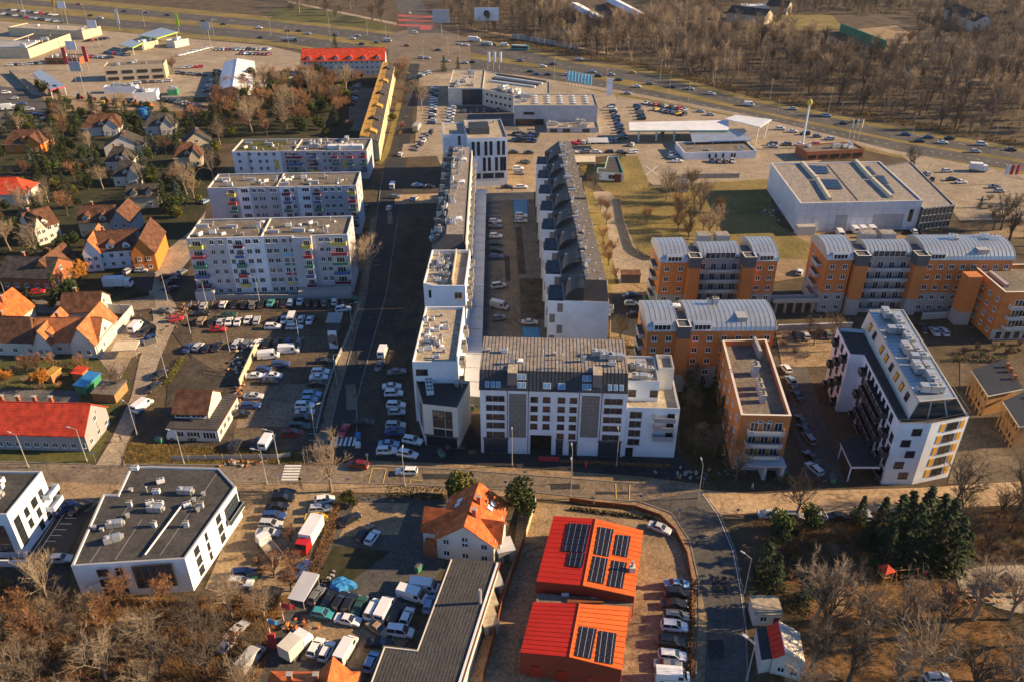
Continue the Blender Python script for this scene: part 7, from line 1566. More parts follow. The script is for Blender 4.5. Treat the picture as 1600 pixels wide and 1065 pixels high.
for k, (p, m) in enumerate(((c1(410, 430), 'b_red'), (c1(530, 420), 'b_red'), (c1(1068, 200), 'lime'), (c1(330, 75), 'amber'), (c1(715, 185), 'offwhite'))):
    billboard(('left red banner sign', 'right red banner sign', 'lime-green pylon of the far fuel station', 'yellow sign near the top left', 'pale totem by the carriageway')[k] + ' at far left', p, 2.2, 9, 5, m, 0, 1)
g_ = G(c4(275, 885)); t = thing('fuel_sign', 'tall white mast with yellow drop-shaped head at the fuel station', 'sign', (g_.x, g_.y, 0)); MB().tube((0, 0, 0), (0, 0, 19), .5, .4, 'white', 8).build('mast', t)
mb = MB(); mb.loft([[(math.cos(a) * r, math.sin(a) * r * .5, z) for a in [k * math.pi / 5 for k in range(10)]] for r, z in ((.5, 18.6), (1.0, 19.4), (1.15, 20.3), (.8, 21.2), (.2, 21.7))], 'b_yellow'); mb.build('head', t)
def flag(label, p, m, hgt=8, w=1.2, lh=3.2, tilt=0.0):
    g_ = G(p); t = thing('flag', label, 'flag', (g_.x, g_.y, 0)); MB().tube((0, 0, 0), (0, 0, hgt), .07, .05, 'frame_white', 6).build('pole', t)
    mb = MB(); n = 6; mb.loft([[(w * k / n, .12 * math.sin(k * 1.3) + dy, hgt - .1 - tilt * k / n) for dy in (-.015, .015)] + [(w * k / n, .12 * math.sin(k * 1.3 + .5) + dy, hgt - lh - tilt * k / n) for dy in (.015, -.015)] for k in range(n + 1)], m); mb.build('cloth', t)
for k in range(8): flag('light blue dealer flag, %s from the left behind the service hall' % ORD[k], c3(325 + k * 19, 518 + k * 4), 'b_sky', 9, 1.5, 5.5)
flag('red flag at the front dealer yard', d8(320, 770), 'b_red', 4.5, 2.2, 1.3, .5); flag('white and blue flag at the front dealer yard', d8(258, 848), 'b_sky', 4.5, 1.8, 1.2, .4)
for k in range(3): flag('pale green flag by the restaurant, %s from the left' % ORD[k], c4(548 + 28 * k, 870), 'skylight_strip', 12, .9, 4)
for k, x in enumerate((1250, 1275, 1305)): flag(('white', 'left red', 'right red')[k] + ' banner flag in the yard right of the white hall', d1(x, 235), 'b_red' if k else 'white', 8, 1.6, 4)
for k in range(3): flag('white flag behind the showroom, %s from the left' % ORD[k], V3(385 + 48 * k, 110), 'white', 11, 1.6, 6)

# walls, fences, hedge walls
def boards(name, label, pts, hgt, m, step=2.4, th=.12, cat='fence', post='concrete', pname='panel'):
    W_ = [G(p) for p in pts]; t = thing(name, label, cat, W_[0]); o = W_[0]
    for a_, c_ in zip(W_, W_[1:]):
        d_ = c_ - a_; n = max(1, int(d_.length / step)); dn = d_.normalized(); nn = Vector((-dn.y, dn.x, 0)) * th / 2
        for i in range(n):
            p, q = a_ - o + d_ * (i / n), a_ - o + d_ * ((i + .93) / n); mb = MB(); mb.prism([(p - nn)[:2], (q - nn)[:2], (q + nn)[:2], (p + nn)[:2]], .1, hgt, m); mb.build(pname, t)
            mb = MB(); p2 = p + d_ * (.965 / n); mb.box(p2.x - .09, p2.y - .09, 0, p2.x + .09, p2.y + .09, hgt + .12, post); mb.build('post', t)
boards('wall', 'pale yellow concrete wall crossing the large car park', [d3(405, 562), d3(490, 372)], 2.2, 'skylight_strip', 2.5, .2, 'wall')
boards('fence', 'rusty brick-post fence curving round the red halls', [e2(360, 140), e2(490, 160), e2(690, 180), e2(820, 225), e2(900, 300), e2(960, 420), e2(985, 560), e2(985, 800), e2(980, 1080)], 1.1, 'rust', 2.6, .1, 'fence', 'brick')
boards('wall', 'pale wall of the curved garage yard beside the tan houses', [d2(570, 318), d2(770, 80), d2(630, 72)], 3.0, 'offwhite', 3.0, .25, 'wall')
boards('fence', 'dark fence round the garage yard of the tan houses', [d2(785, 95), d2(905, 175), d2(900, 240), d2(830, 262)], 1.6, 'dark_grey', 2.4, .08)
boards('fence', 'cream garden wall between the orange villa and the red halls', [e1(858, 325), e1(908, 150)], 1.6, 'skylight_strip', 2.4, .15, 'fence')
boards('fence', 'grey mesh fence beside the verge of the large car park', [d3(60, 935), d3(320, 930), d3(600, 925), d3(660, 915)], 1.4, 'galvanised', 3.0, .04)
boards('fence', 'grey fence along the street edge of the car park', [d3(790, 790), d3(830, 620), d3(880, 470), d3(960, 290), d3(1010, 150)], 1.5, 'galvanised', 3.0, .04)
boards('wall', 'long grey noise wall beyond the right carriageway', [c3(0, 230), c3(120, 248), c3(395, 298)], 3.2, 'concrete', 6, .3, 'wall')
boards('wall', 'low concrete wall around the lawn by the fuel station', [c8(585, 175), c8(905, 172)], 2.0, 'concrete', 3, .3, 'wall')
boards('fence', 'dark fence following the curved footpath beside the lawn', [c8(240, 290), c8(262, 420), c8(310, 570), c8(345, 600), c8(415, 630)], 1.3, 'dark_grey', 2.5, .05)
boards('wall', 'grey retaining wall below the nearest coloured block', [c6(180, 985), c6(640, 985), c6(980, 975)], 1.6, 'concrete', 3, .3, 'wall')
boards('fence', 'dark timber fence at the end of the villa gardens', [c1(60, 440), c1(170, 545)], 2.5, 'dark_grey', 3, .12)

# odds and ends
def prop(name, label, cat, p, parts, rz=0.0, z=.12):
    g_ = G(p); t = thing(name, label, cat, (g_.x, g_.y, z), rz)
    for n_, mb in parts: mb.build(n_, t)
    return t
def shelter(label, p, m, w=5, d=3, hgt=2.6, rz=0.0, wall=None):
    parts = [('roof', MB().loft([[(-w / 2, -d / 2, hgt), (w / 2, -d / 2, hgt), (w / 2, d / 2, hgt), (-w / 2, d / 2, hgt)], [(-w / 2, -d / 2, hgt + .12), (w / 2, -d / 2, hgt + .12), (w / 2, d / 2, hgt + .5), (-w / 2, d / 2, hgt + .5)]], m))]
    if wall: parts.append(('wall', MB().box(-w / 2 + .2, -d / 2 + .2, 0, w / 2 - .2, d / 2 - .2, hgt, wall)))
    else: parts += [('post', MB().tube((sx * (w / 2 - .2), sy * (d / 2 - .2), 0), (sx * (w / 2 - .2), sy * (d / 2 - .2), hgt), .06, .06, 'galvanised')) for sx in (-1, 1) for sy in (-1, 1)]
    prop('shed', label, 'shed', p, parts, rz)
shelter('turquoise-roofed garden shed behind the long red-roofed house', d2(515, 500), 'tarp_blue', 3.5, 6, 2.4, -.25, 'green_metal')
shelter('yellow-roofed playhouse beside the golden bush', d2(315, 450), 'yellow_tile', 2.5, 3.5, 2.2, -.3, 'wood'); shelter('red-roofed toolshed in the back garden', d2(470, 445), 'red_tile', 3, 3, 2.2, -.2, 'wood')
shelter('brown flat shed at the corner of the lane', d2(640, 545), 'brown_bitumen', 6, 6, 2.4, -.1, 'wood'); shelter('corrugated cream shelter in the garage yard', d2(735, 310), 'skylight_strip', 6, 4, 2.4, .1)
shelter('pale grey roof over bins in the front dealer yard', d8(425, 660), 'pale_grey', 3, 6, 2.6, -.25); shelter('grey cabin near the car park sign', d3(885, 262), 'mid_grey', 4, 5, 2.6, 0, 'dark_grey')
shelter('white-roofed cabin near the lawn and fuel station', c8(590, 240), 'sheet_white', 4, 5, 2.8, 0, 'pale_grey'); shelter('grey roofed shelter beyond the service hall', c3(510, 880), 'pale_grey', 9, 6, 3, 0)
shelter('garden pavilion with dark red roof near the driveway', c8(300, 745), 'darkred' if False else 'brown_tile', 6, 3, 2.6, 0, 'dark_grey')
prop('tarpaulin_heap', 'crumpled bright blue tarpaulin over goods in the front dealer yard', 'tarpaulin', d8(598, 608), [('tarpaulin', (lambda mb: mb.loft([[(math.cos(a) * r * (1.6 + .3 * math.sin(a * 3 + r)), math.sin(a) * r * (1 + .25 * math.cos(a * 4)), z + .12 * math.sin(a * 5 + z * 4)) for a in [k * math.pi / 8 for k in range(16)]] for r, z in ((1.5, 0), (1.45, .7), (1.1, 1.2), (.5, 1.35))], 'tarp_blue'))(MB()))])
prop('storage_tank', 'round blue tank in the yard behind the villas', 'tank', c1(868, 705), [('tank', MB().tube((0, 0, 0), (0, 0, 5), 3.0, 3.0, 'tarp_blue', 16)), ('lid', MB().tube((0, 0, 5), (0, 0, 5.8), 3.0, .6, 'tarp_blue', 16))])
for k in range(6): prop('tractor', 'red or yellow tractor in the machine yard, %s from the left' % ORD[k], 'tractor', c1(480 + k * 72, 592 + k * 9), [('body', MB().box(-1.2, -.5, .7, 1.8, .5, 1.6, ('car_red', 'car_darkred', 'car_red', 'car_yellow', 'car_orange', 'car_orange')[k])), ('cab', MB().loft([[(-1.4, -.7, 1.2), (.3, -.7, 1.2), (.3, .7, 1.2), (-1.4, .7, 1.2)], [(-1.2, -.6, 2.8), (.1, -.6, 2.8), (.1, .6, 2.8), (-1.2, .6, 2.8)]], 'glass'))] + [('wheel', MB().tube((x, s * .75, r), (x, s * 1.1, r), r, r, 'tyre', 12)) for x, r in ((-1, .85), (1.3, .5)) for s in (-1, 1)], .5 * k)
for k in range(4): prop('excavator', 'orange digger arm machine in the machine yard, %s from the left' % ORD[k], 'excavator', c1(620 + k * 92, 632 + (k % 2) * 12), [('cab', MB().box(-1.2, -1, 1, 1, 1, 2.6, 'car_yellow' if k < 2 else 'car_orange')), ('arm', MB().tube((1, 0, 2), (3, 0, 4.2), .2, .18, 'car_orange', 6).tube((3, 0, 4.2), (4.6, 0, 1.2), .16, .12, 'car_orange', 6)), ('track', MB().box(-1.6, -1.2, .1, 1.6, -.6, .9, 'dark_grey')), ('track', MB().box(-1.6, .6, .1, 1.6, 1.2, .9, 'dark_grey'))], k * .8)
rnd = random.Random(12)
def heap(label, p, m, n, sx, sy, seed):
    rr = random.Random(seed); g_ = G(p); t = thing('rubble_heap', label, 'heap', (g_.x, g_.y, .1))
    for k in range(n):
        s = rr.uniform(.15, .42); mb = MB(); mb.box(-s, -s * .6, 0, s, s * .6, s * rr.uniform(.5, 1.2), rr.choice(m)); mb.build('piece', t, (rr.gauss(0, sx), rr.gauss(0, sy), rr.uniform(0, .35)), rr.uniform(0, 3))
heap('rusty scrap heap at the corner of the large car park', d3(105, 205), ['rust', 'wood', 'brick', 'dark_grey'], 70, 1.6, 3.4, 1)
heap('yellow timber and scrap beside the yellow wall', d3(405, 450), ['new_wood', 'wood', 'dark_grey', 'offwhite', 'skylight_strip'], 50, 1.4, 2.6, 2)
heap('junk stacked along the shop wall', d3(385, 610), ['offwhite', 'brick', 'new_wood', 'dark_grey'], 34, .7, 3, 3)
heap('builder rubble and pallets on the pavement right of the front block', (1075, 742), ['concrete', 'mid_grey', 'wood'], 22, 2.0, .8, 4)
heap('motorbikes and parts piled by the tarpaulin', d8(490, 625), ['dark_grey', 'galvanised', 'rust', 'black_roof'], 50, 1.6, 1.8, 5)
heap('orange and dark scrap near the red flag', d8(385, 800), ['rust', 'house_orange', 'dark_grey'], 26, 1.6, 1.0, 6)
heap('stacked goods behind the big white hall', d1(60, 385), ['dark_grey', 'pale_grey', 'tarp_blue', 'offwhite'], 40, 3, 3.5, 7)
heap('earth and stones along the verge by the zebra crossing', d3(440, 950), ['brick', 'wood', 'concrete'], 30, 3, .6, 8)
heap('rocks and timber at the edge of the sandpit', (1520, 935), ['wood', 'concrete'], 40, 4, 1.2, 9)
# playground
def frame_swing(label, p, rz): prop('swing_frame', label, 'swing', p, [('leg', MB().tube((sx * 2, sy, 0), (sx * 2, 0, 2.4), .07, .07, 'wood')) for sx in (-1, 1) for sy in (-1, 1)] + [('beam', MB().tube((-2.1, 0, 2.4), (2.1, 0, 2.4), .08, .08, 'wood')), ('seat', MB().box(-.9, -.15, .5, -.4, .15, .56, 'dark_grey').box(.4, -.15, .5, .9, .15, .56, 'dark_grey'))], rz)
frame_swing('wooden swing frame in the playground', (1412, 905), .1); prop('climbing_frame', 'red climbing tower with slide in the playground', 'playground', (1380, 905), [('tower', MB().box(-.9, -.9, 0, -.75, -.75, 2.6, 'wood').box(.75, -.9, 0, .9, -.75, 2.6, 'wood').box(.75, .75, 0, .9, .9, 2.6, 'wood').box(-.9, .75, 0, -.75, .9, 2.6, 'wood')), ('platform', MB().box(-.9, -.9, 1.2, .9, .9, 1.3, 'wood')), ('roof', MB().loft([[(-1.1, -1.1, 2.6), (1.1, -1.1, 2.6), (1.1, 1.1, 2.6), (-1.1, 1.1, 2.6)], [(-.05, -.05, 3.5), (.05, -.05, 3.5), (.05, .05, 3.5), (-.05, .05, 3.5)]], 'red_tile')), ('slide', MB().loft([[(.9, -.35, 1.25), (.9, .35, 1.25), (.9, .35, 1.32), (.9, -.35, 1.32)], [(3.2, -.35, .15), (3.2, .35, .15), (3.2, .35, .22), (3.2, -.35, .22)]], 'b_red'))], .3)
prop('seesaw', 'wooden seesaw with white seats in the playground', 'seesaw', (1420, 962), [('beam', MB().loft([[(-2, -.1, .3), (-2, .1, .3), (-2, .1, .42), (-2, -.1, .42)], [(2, -.1, 1.1), (2, .1, 1.1), (2, .1, 1.22), (2, -.1, 1.22)]], 'new_wood')), ('pivot', MB().box(-.15, -.2, 0, .15, .2, .7, 'wood')), ('seat', MB().box(-2.1, -.2, .42, -1.7, .2, .5, 'white')), ('seat', MB().box(1.7, -.2, 1.18, 2.1, .2, 1.26, 'white'))], .6)
prop('playhouse', 'red wooden playhouse beside the sandpit', 'playhouse', (1484, 945), [('wall', MB().box(-.9, -.9, 0, .9, .9, 1.4, 'rust')), ('roof', MB().loft([[(-1.1, y, 1.4), (1.1, y, 1.4), (0, y, 2.4)] for y in (-1.1, 1.1)], 'red_render'))], .3)
prop('playhouse', 'dark wooden hut on the sandpit', 'playhouse', (1572, 918), [('wall', MB().box(-1, -1, 0, 1, 1, 1.5, 'wood')), ('roof', MB().loft([[(-1.2, y, 1.5), (1.2, y, 1.5), (0, y, 2.7)] for y in (-1.2, 1.2)], 'brown_tile'))], .2)
for k, p in enumerate((d3(1000, 818), d3(1000, 865))): prop('water_tank', ('blue', 'white') [k] + ' small container on the corner ground near the street', 'container', p, [('tank', MB().box(-.5, -.5, .1, .5, .5, 1.1, 'tarp_blue' if k == 0 else 'white')), ('pallet', MB().box(-.6, -.6, 0, .6, .6, .1, 'wood'))])
# pedestrians: one continuous body each
def person(label, p, rz, top, legs='cloth_dark'):
    me = bpy.data.meshes.new('person'); V = [(0, 0, .95), (0, 0, 1.2), (0, 0, 1.42), (0, 0, 1.52), (0, 0, 1.68), (.12, .04, .9), (.13, .16, .5), (.12, -.02, .08), (.12, .14, .04), (-.12, -.04, .9), (-.13, -.12, .5), (-.12, -.3, .1), (-.12, -.16, .04), (.2, 0, 1.4), (.27, -.06, 1.1), (.26, .06, .86), (-.2, 0, 1.4), (-.27, .06, 1.1), (-.26, .16, .88)]
    E = [(0, 1), (1, 2), (2, 3), (3, 4), (0, 5), (5, 6), (6, 7), (7, 8), (0, 9), (9, 10), (10, 11), (11, 12), (2, 13), (13, 14), (14, 15), (2, 16), (16, 17), (17, 18)]
    me.from_pydata(V, E, []); g_ = G(p); o = put('person', me, None, (g_.x, g_.y, .14), rz)
    md = o.modifiers.new('skin', 'SKIN'); sv = me.skin_vertices[0].data; rad = [.14, .15, .15, .06, .1, .1, .075, .05, .04, .1, .075, .05, .04, .07, .05, .04, .07, .05, .04]
    for i, r in enumerate(rad): sv[i].radius = (r, r * .85)
    sv[0].use_root = True; ss = o.modifiers.new('smooth', 'SUBSURF'); ss.levels = ss.render_levels = 1
    me.materials.append(MATS[top]); tag(o, label, 'person')
person('person in dark clothes walking on the pavement beside the large car park', (505, 662), .4, 'cloth_dark'); person('person in dark clothes near the rusty scrap by the verge', (418, 722), 1.2, 'cloth_dark'); person('person in a pale jacket walking on the sandy road', (1175, 764), 1.5, 'offwhite'); person('person in red in the playground near the climbing tower', (1444, 901), 2.0, 'cloth_red')

# bins, signs and more passers-by
bn = [('body', MB().box(-.9, -.5, .15, .9, .5, 1.2, 'green_metal')), ('lid', MB().loft([[(-.95, -.55, 1.2), (.95, -.55, 1.2), (.95, .55, 1.2), (-.95, .55, 1.2)], [(-.9, -.3, 1.42), (.9, -.3, 1.42), (.9, .3, 1.42), (-.9, .3, 1.42)]], 'dark_grey'))]
for k, (p, lb) in enumerate((((735, 640), 'between the corner block and the front block'), ((1222, 742), 'beside the low orange block porch'), ((1300, 752), 'at the drive of the white modern building'), ((690, 712), 'before the grey corner block'), ((250, 690), 'beside the small shop verge'), ((395, 905), 'behind the white office'), ((655, 890), 'by the orange villa porch'), ((1008, 470), 'beside the long orange block drive'), ((556, 470), 'near the nearest coloured block'), ((820, 1010), 'left of the front red hall'))):
    g_ = G(p); t = thing('waste_bin', 'green wheeled waste container ' + lb, 'bin', (g_.x, g_.y, .12), k * .7)
    for n_, m_ in bn: m_.build(n_, t)
sg = [('post', MB().tube((0, 0, 0), (0, 0, 2.9), .04, .04, 'galvanised', 6)), ('plate', MB().tube((0, -.03, 2.6), (0, -.06, 2.6), .3, .3, 'b_blue', 14))]
for k, p in enumerate(sorted([(436, 757), (476, 724), (506, 700), (562, 700), (790, 768), (1000, 790), (1098, 762), (1060, 812), (196, 730), (150, 722), (1150, 812), (575, 725)])):
    g_ = G(p); t = thing('road_sign', 'blue round road sign on the cross road, %s from the left' % ORD[k], 'road sign', (g_.x, g_.y, .1), random.Random(k).uniform(-.6, .6), 'road signs of the cross road')
    for n_, m_ in sg: m_.build(n_, t)
for k, (p, lb, m_) in enumerate((((470, 755), 'stepping off the zebra crossing', 'cloth_dark'), ((800, 728), 'before the gateway of the front block', 'cloth_dark'), ((915, 732), 'on the pavement before the front block', 'cloth_red'), ((800, 300), 'at the end of the courtyard', 'cloth_dark'), ((965, 380), 'on the curved footpath', 'cloth_dark'), ((190, 690), 'walking down the lane at left', 'cloth_dark'), ((420, 640), 'crossing the large car park', 'cloth_dark'), ((1310, 930), 'on the playground path', 'offwhite'))): person('person %s' % lb, p, k * 1.1, m_)
# ================================================================ VEGETATION
import numpy as np
def bare_tree(seed, hgt, lean=.0, spread=.55, limbs=7, sub=(5, 5, 5), tr='bark', tw='twig', fat=1.0, bush=False):
    rnd = random.Random(seed); T, K = MB(), MB()
    def rv(): return Vector((rnd.gauss(0, 1), rnd.gauss(0, 1), rnd.gauss(0, 1))).normalized()
    def grow(p, d, ln, r, lv):
        n = 2 if lv < 2 else 1; tgt = T if lv < 2 else K; q = p
        for i in range(n):
            d = (d + rv() * .18 + Vector((0, 0, .08))).normalized(); e = q + d * ln / n
            tgt.tube(q, e, r * (1 - .35 * i / n), r * (1 - .35 * (i + 1) / n) if lv < 3 else r * .35, tr if lv < 2 else tw, 5 if lv < 2 else 3, False); q = e
            if lv < 3:
                for k in range(sub[lv] // n + (1 if i == n - 1 else 0)):
                    f = rnd.uniform(.35, 1.0); s = p.lerp(q, f) if i == 0 else q - d * (ln / n) * (1 - f)
                    nd = (d * .75 + rv() * (.62 + .1 * lv) + Vector((0, 0, .15))).normalized(); grow(s, nd, ln * rnd.uniform(.45, .68), max(.022 * fat, r * .48), lv + 1)
    if bush:
        for k in range(limbs): a = rnd.uniform(0, 6.28); grow(Vector((rnd.gauss(0, .2), rnd.gauss(0, .2), 0)), Vector((math.cos(a) * spread, math.sin(a) * spread, 1)).normalized(), hgt * rnd.uniform(.4, .6), .05 * fat, 1)
    else:
        r0 = hgt * .022 * fat; top = Vector((lean * hgt, rnd.uniform(-.05, .05) * hgt, hgt * .34)); T.tube((0, 0, -.2), top, r0 * 1.3, r0 * .8, tr, 7, False)
        for k in range(limbs):
            a = 6.28 * k / limbs + rnd.uniform(-.4, .4); sp = rnd.uniform(.5, 1.0) * spread * (0.3 if k == 0 else 1)
            grow(Vector((0, 0, 0)).lerp(top, rnd.uniform(.65, 1.0)), Vector((math.cos(a) * sp, math.sin(a) * sp, 1 - sp * .25)).normalized(), hgt * rnd.uniform(.34, .46), r0 * .5, 0)
    return T.mesh('trunk'), K.mesh('crown')
def leaf_cloud(mb, rnd, c, rx, ry, rz, n, s, m, shell=.55):
    for k in range(n):
        v = Vector((rnd.gauss(0, 1), rnd.gauss(0, 1), rnd.gauss(0, 1))).normalized() * (shell + (1 - shell) * rnd.random() ** .5)
        p = Vector((c[0] + v.x * rx, c[1] + v.y * ry, c[2] + v.z * rz)); a = Vector((rnd.gauss(0, 1), rnd.gauss(0, 1), rnd.gauss(0, .6))).normalized(); b = a.orthogonal().normalized(); b = (b + a.cross(b) * rnd.uniform(-1, 1)).normalized(); w = s * rnd.uniform(.6, 1.3)
        mb.face([p - a * w, p + b * w * .55, p + a * w, p - b * w * .55], m)
def conifer(seed, hgt, rad, m='needle', m2='evergreen'):
    rnd = random.Random(seed); T, K = MB(), MB(); T.tube((0, 0, -.2), (0, 0, hgt * .96), hgt * .018, .03, 'bark', 6, False)
    n = int(hgt * 3.2)
    for i in range(n):
        f = i / n; z = hgt * (.08 + .92 * f); r = rad * (1 - f) ** .85 + .12
        for k in range(max(4, int(9 * (1 - f)))):
            a = rnd.uniform(0, 6.28); rr = r * rnd.uniform(.5, 1.28)
            d = Vector((math.cos(a), math.sin(a), -.28)); T.tube((0, 0, z), Vector((0, 0, z)) + d * rr * .8, .03, .012, 'bark', 3, False)
            for j in range(5):
                t_ = rnd.uniform(.35, 1.05); p = Vector((0, 0, z)) + d * rr * t_ + Vector((rnd.gauss(0, .12), rnd.gauss(0, .12), rnd.gauss(0, .08))); s = rnd.uniform(.22, .42)
                u = (d + Vector((rnd.gauss(0, .4), rnd.gauss(0, .4), rnd.gauss(0, .25)))).normalized(); w_ = u.cross(Vector((0, 0, 1))).normalized()
                w_ = (w_ + Vector((0, 0, rnd.uniform(-.6, .6)))).normalized(); K.face([p - u * s, p + w_ * s * .55, p + u * s, p - w_ * s * .55], m if rnd.random() < .75 else m2)
    return T.mesh('trunk'), K.mesh('crown')
def leafy(seed, hgt, rad, m, m2, n=1500, s=.32):
    rnd = random.Random(seed); T, K = MB(), MB(); T.tube((0, 0, -.2), (0, 0, hgt * .6), .05 + hgt * .014, .05, 'bark', 6, False)
    for k in range(9):
        a = rnd.uniform(0, 6.28); rr = rad * rnd.uniform(.1, .62); z = hgt * rnd.uniform(.3, .82); sz = rad * rnd.uniform(.38, .62); T.tube((0, 0, hgt * .25), (math.cos(a) * rr, math.sin(a) * rr, z), .07, .02, 'bark', 4, False)
        leaf_cloud(K, rnd, (math.cos(a) * rr, math.sin(a) * rr, z), sz, sz, sz * hgt / (rad * 2.4), n // 9, s, m if k % 3 else m2)
    return T.mesh('trunk'), K.mesh('crown')
BARE = [bare_tree(10 + k, 11, random.Random(k).uniform(-.05, .05), .75) for k in range(4)]
PALE = [bare_tree(30 + k, 12, 0, .55, 7, (5, 5, 5), 'pale_bark', 'pale_twig') for k in range(3)]
TALL = [bare_tree(50 + k, 14, 0, .35, 6, (5, 5, 4), 'bark', 'twig', 1.3) for k in range(4)] + [bare_tree(60 + k, 14, 0, .33, 6, (5, 5, 4), 'pale_bark', 'pale_twig', 1.3) for k in range(2)]
RUSS = [bare_tree(70 + k, 8, 0, .8, 8, (5, 5, 5), 'bark', 'russet_twig', 1.3) for k in range(3)]
GOLD = [bare_tree(80 + k, 6, 0, .9, 9, (5, 5, 6), 'bark', 'gold_twig', 1.6) for k in range(2)]
SHRUB = [bare_tree(90 + k, 3.2, 0, .6, 14, (5, 5, 5), 'bark', tw, 1.0, True) for k, tw in enumerate(('twig', 'russet_twig', 'pale_twig'))]
CONI = [conifer(100 + k, 10, 2.4 + .4 * k) for k in range(3)] + [conifer(110, 8, 2.4, 'needle_blue', 'needle_blue')]
EVER = [leafy(120 + k, 7, 3.0, 'evergreen', 'needle') for k in range(3)]; OLIV = [leafy(130 + k, 5, 2.2, 'olive_leaf', 'evergreen') for k in range(2)]
BUSH = [leafy(140 + k, 2.0, 1.3, m1, m2, 500, .22) for k, (m1, m2) in enumerate((('evergreen', 'needle'), ('olive_leaf', 'hedge_brown'), ('hedge_brown', 'hedge_brown')))]
KIND = dict(bare=('bare_tree', BARE), pale=('pale_barked_tree', PALE), tall=('bare_tree', TALL), russet=('russet_tree', RUSS), gold=('willow_shrub', GOLD), shrub=('bare_shrub', SHRUB), conifer=('conifer', CONI[:3]), blue=('conifer', CONI[3:]), evergreen=('evergreen_tree', EVER), olive=('evergreen_tree', OLIV), bush=('bush', BUSH))
_tr = random.Random(77)
def tree(kind, pos, s, label, group=None, var=None):
    nm, lst = KIND[kind]; T, K = lst[var if var is not None else _tr.randrange(len(lst))]
    t = thing(nm, label, 'bush' if kind in ('bush', 'shrub', 'gold') else 'tree', (pos.x, pos.y, 0), _tr.uniform(0, 6.28), group); k = s * _tr.uniform(.96, 1.04); t.scale = (k, k, k * _tr.uniform(.95, 1.08))
    put('trunk' if kind not in ('bush', 'shrub') else 'stem', T, t); put('crown' if kind not in ('bush', 'shrub') else 'foliage', K, t); return t
def scatter(poly, n, kinds, sc, label, group, mind=3.0, seed=1, excl=()):
    rnd = random.Random(seed); W_ = [G(p) for p in poly]; P2 = [w[:2] for w in W_]; x0, x1 = min(p[0] for p in P2), max(p[0] for p in P2); y0, y1 = min(p[1] for p in P2), max(p[1] for p in P2); got = []; tries = 0
    EX = [[G(q)[:2] for q in e] for e in excl]
    while len(got) < n and tries < n * 60:
        tries += 1; p = (rnd.uniform(x0, x1), rnd.uniform(y0, y1))
        if not inpoly(p, P2) or any(inpoly(p, e) for e in EX) or any((p[0] - q[0]) ** 2 + (p[1] - q[1]) ** 2 < mind ** 2 for q in got): continue
        got.append(p)
    made = {}
    for p in got:
        k = rnd.choice(kinds); lb = label[k] if isinstance(label, dict) else label
        made.setdefault(lb, []).append((p[0] / (p[1] * _c + CAM_H * _s), tree(k, Vector((p[0], p[1], 0)), rnd.uniform(*sc), lb, group if not isinstance(label, dict) else group + ' (%s)' % k)))
    for lb, lst in made.items():        # small groups: each by its place in the row
        if 1 < len(lst) <= 24:
            for i, (_, o) in enumerate(sorted(lst, key=lambda q: q[0])): o['label'] = '%s, %s from left' % (lb, ORD[i])
    return got
SINGLE = [('pale', (566, 448), 1.3, 'big bare tree at the street corner of the nearest coloured block'), ('pale', (518, 768), 1.0, 'bare spreading tree above the zebra crossing'), ('bare', (1150, 752), .85, 'dense bare tree in front of the low orange block'), ('bare', (1242, 808), .95, 'dark bare tree on the verge of the sandy road'), ('bare', (1490, 790), 1.1, 'large bare tree in front of the white modern building'), ('bare', (1590, 800), 1.15, 'bare tree beside the road at the right picture edge'), ('bare', d2(690, 520), .85, 'wide bare tree at the corner of the lane and the gardens'), ('evergreen', (814, 812), 1.35, 'tall round evergreen beside the orange villa'), ('olive', (716, 785), 1.35, 'grey-green evergreen left of the orange villa'), ('olive', (566, 1062) if False else (545, 790), .8, 'round clipped evergreen beside the bare tree at the zebra crossing'), ('conifer', (1190, 908), .95, 'thin yellowish spruce beside the bend'), ('gold', c5(470, 760), 1.25, 'glowing golden willow in front of the white house'), ('evergreen', c5(430, 880), 1.15, 'large dark green tree below the golden willow'), ('gold', d2(255, 500), .85, 'orange leafless willow in the back garden by the turquoise shed'), ('gold', d2(40, 480), .8, 'orange bush at the left edge above the red roof'), ('conifer', d5(455, 560), 1.0, 'dark fir between the white front block and the low orange block'), ('bare', (850 + 78, 300), .8, 'bare tree near the start of the curved footpath'), ('russet', (1010, 348), .7, 'small bare tree on the lawn by the path'), ('pale', c2(985, 660), 1.15, 'tall pale leafless tree beside the street near the showroom'), ('russet', c2(880, 470), 1.5, 'broad brown leafless tree by the junction'), ('conifer', c2(1120, 425), .9, 'dark spruce by the showroom corner'), ('conifer', c2(1203, 412), .7, 'small dark spruce left of the white flags'), ('conifer', c2(475, 300), 1.1, 'dark fir behind the red-roofed long house'), ('olive', c2(815, 720), .9, 'yellow-green shrub tree beside the yellow terrace'), ('russet', c1(1030, 430), 1.1, 'russet leafless tree beside the beige block'), ('russet', c4(915, 275), 1.3, 'orange-brown bare tree in the open ground of the woods'), ('bare', (1420, 268), .9, 'bare tree behind the white hall'), ('conifer', (1424, 268), .6, 'dark juniper behind the white hall'), ('bare', d1(1250, 480), 1.3, 'large bare tree at the right end of the barrel-roofed block'), ('conifer', d1(1135, 360), .45, 'narrow dark cypress in the yard right of the white hall'), ('bare', (1330, 930), .7, 'bare bushy tree on the playground lawn'), ('pale', (1272, 970), 1.2, 'tall pale trunk with bare crown left of the playground')]
for k, p, s, lb in SINGLE: tree(k, G(p), s, lb)
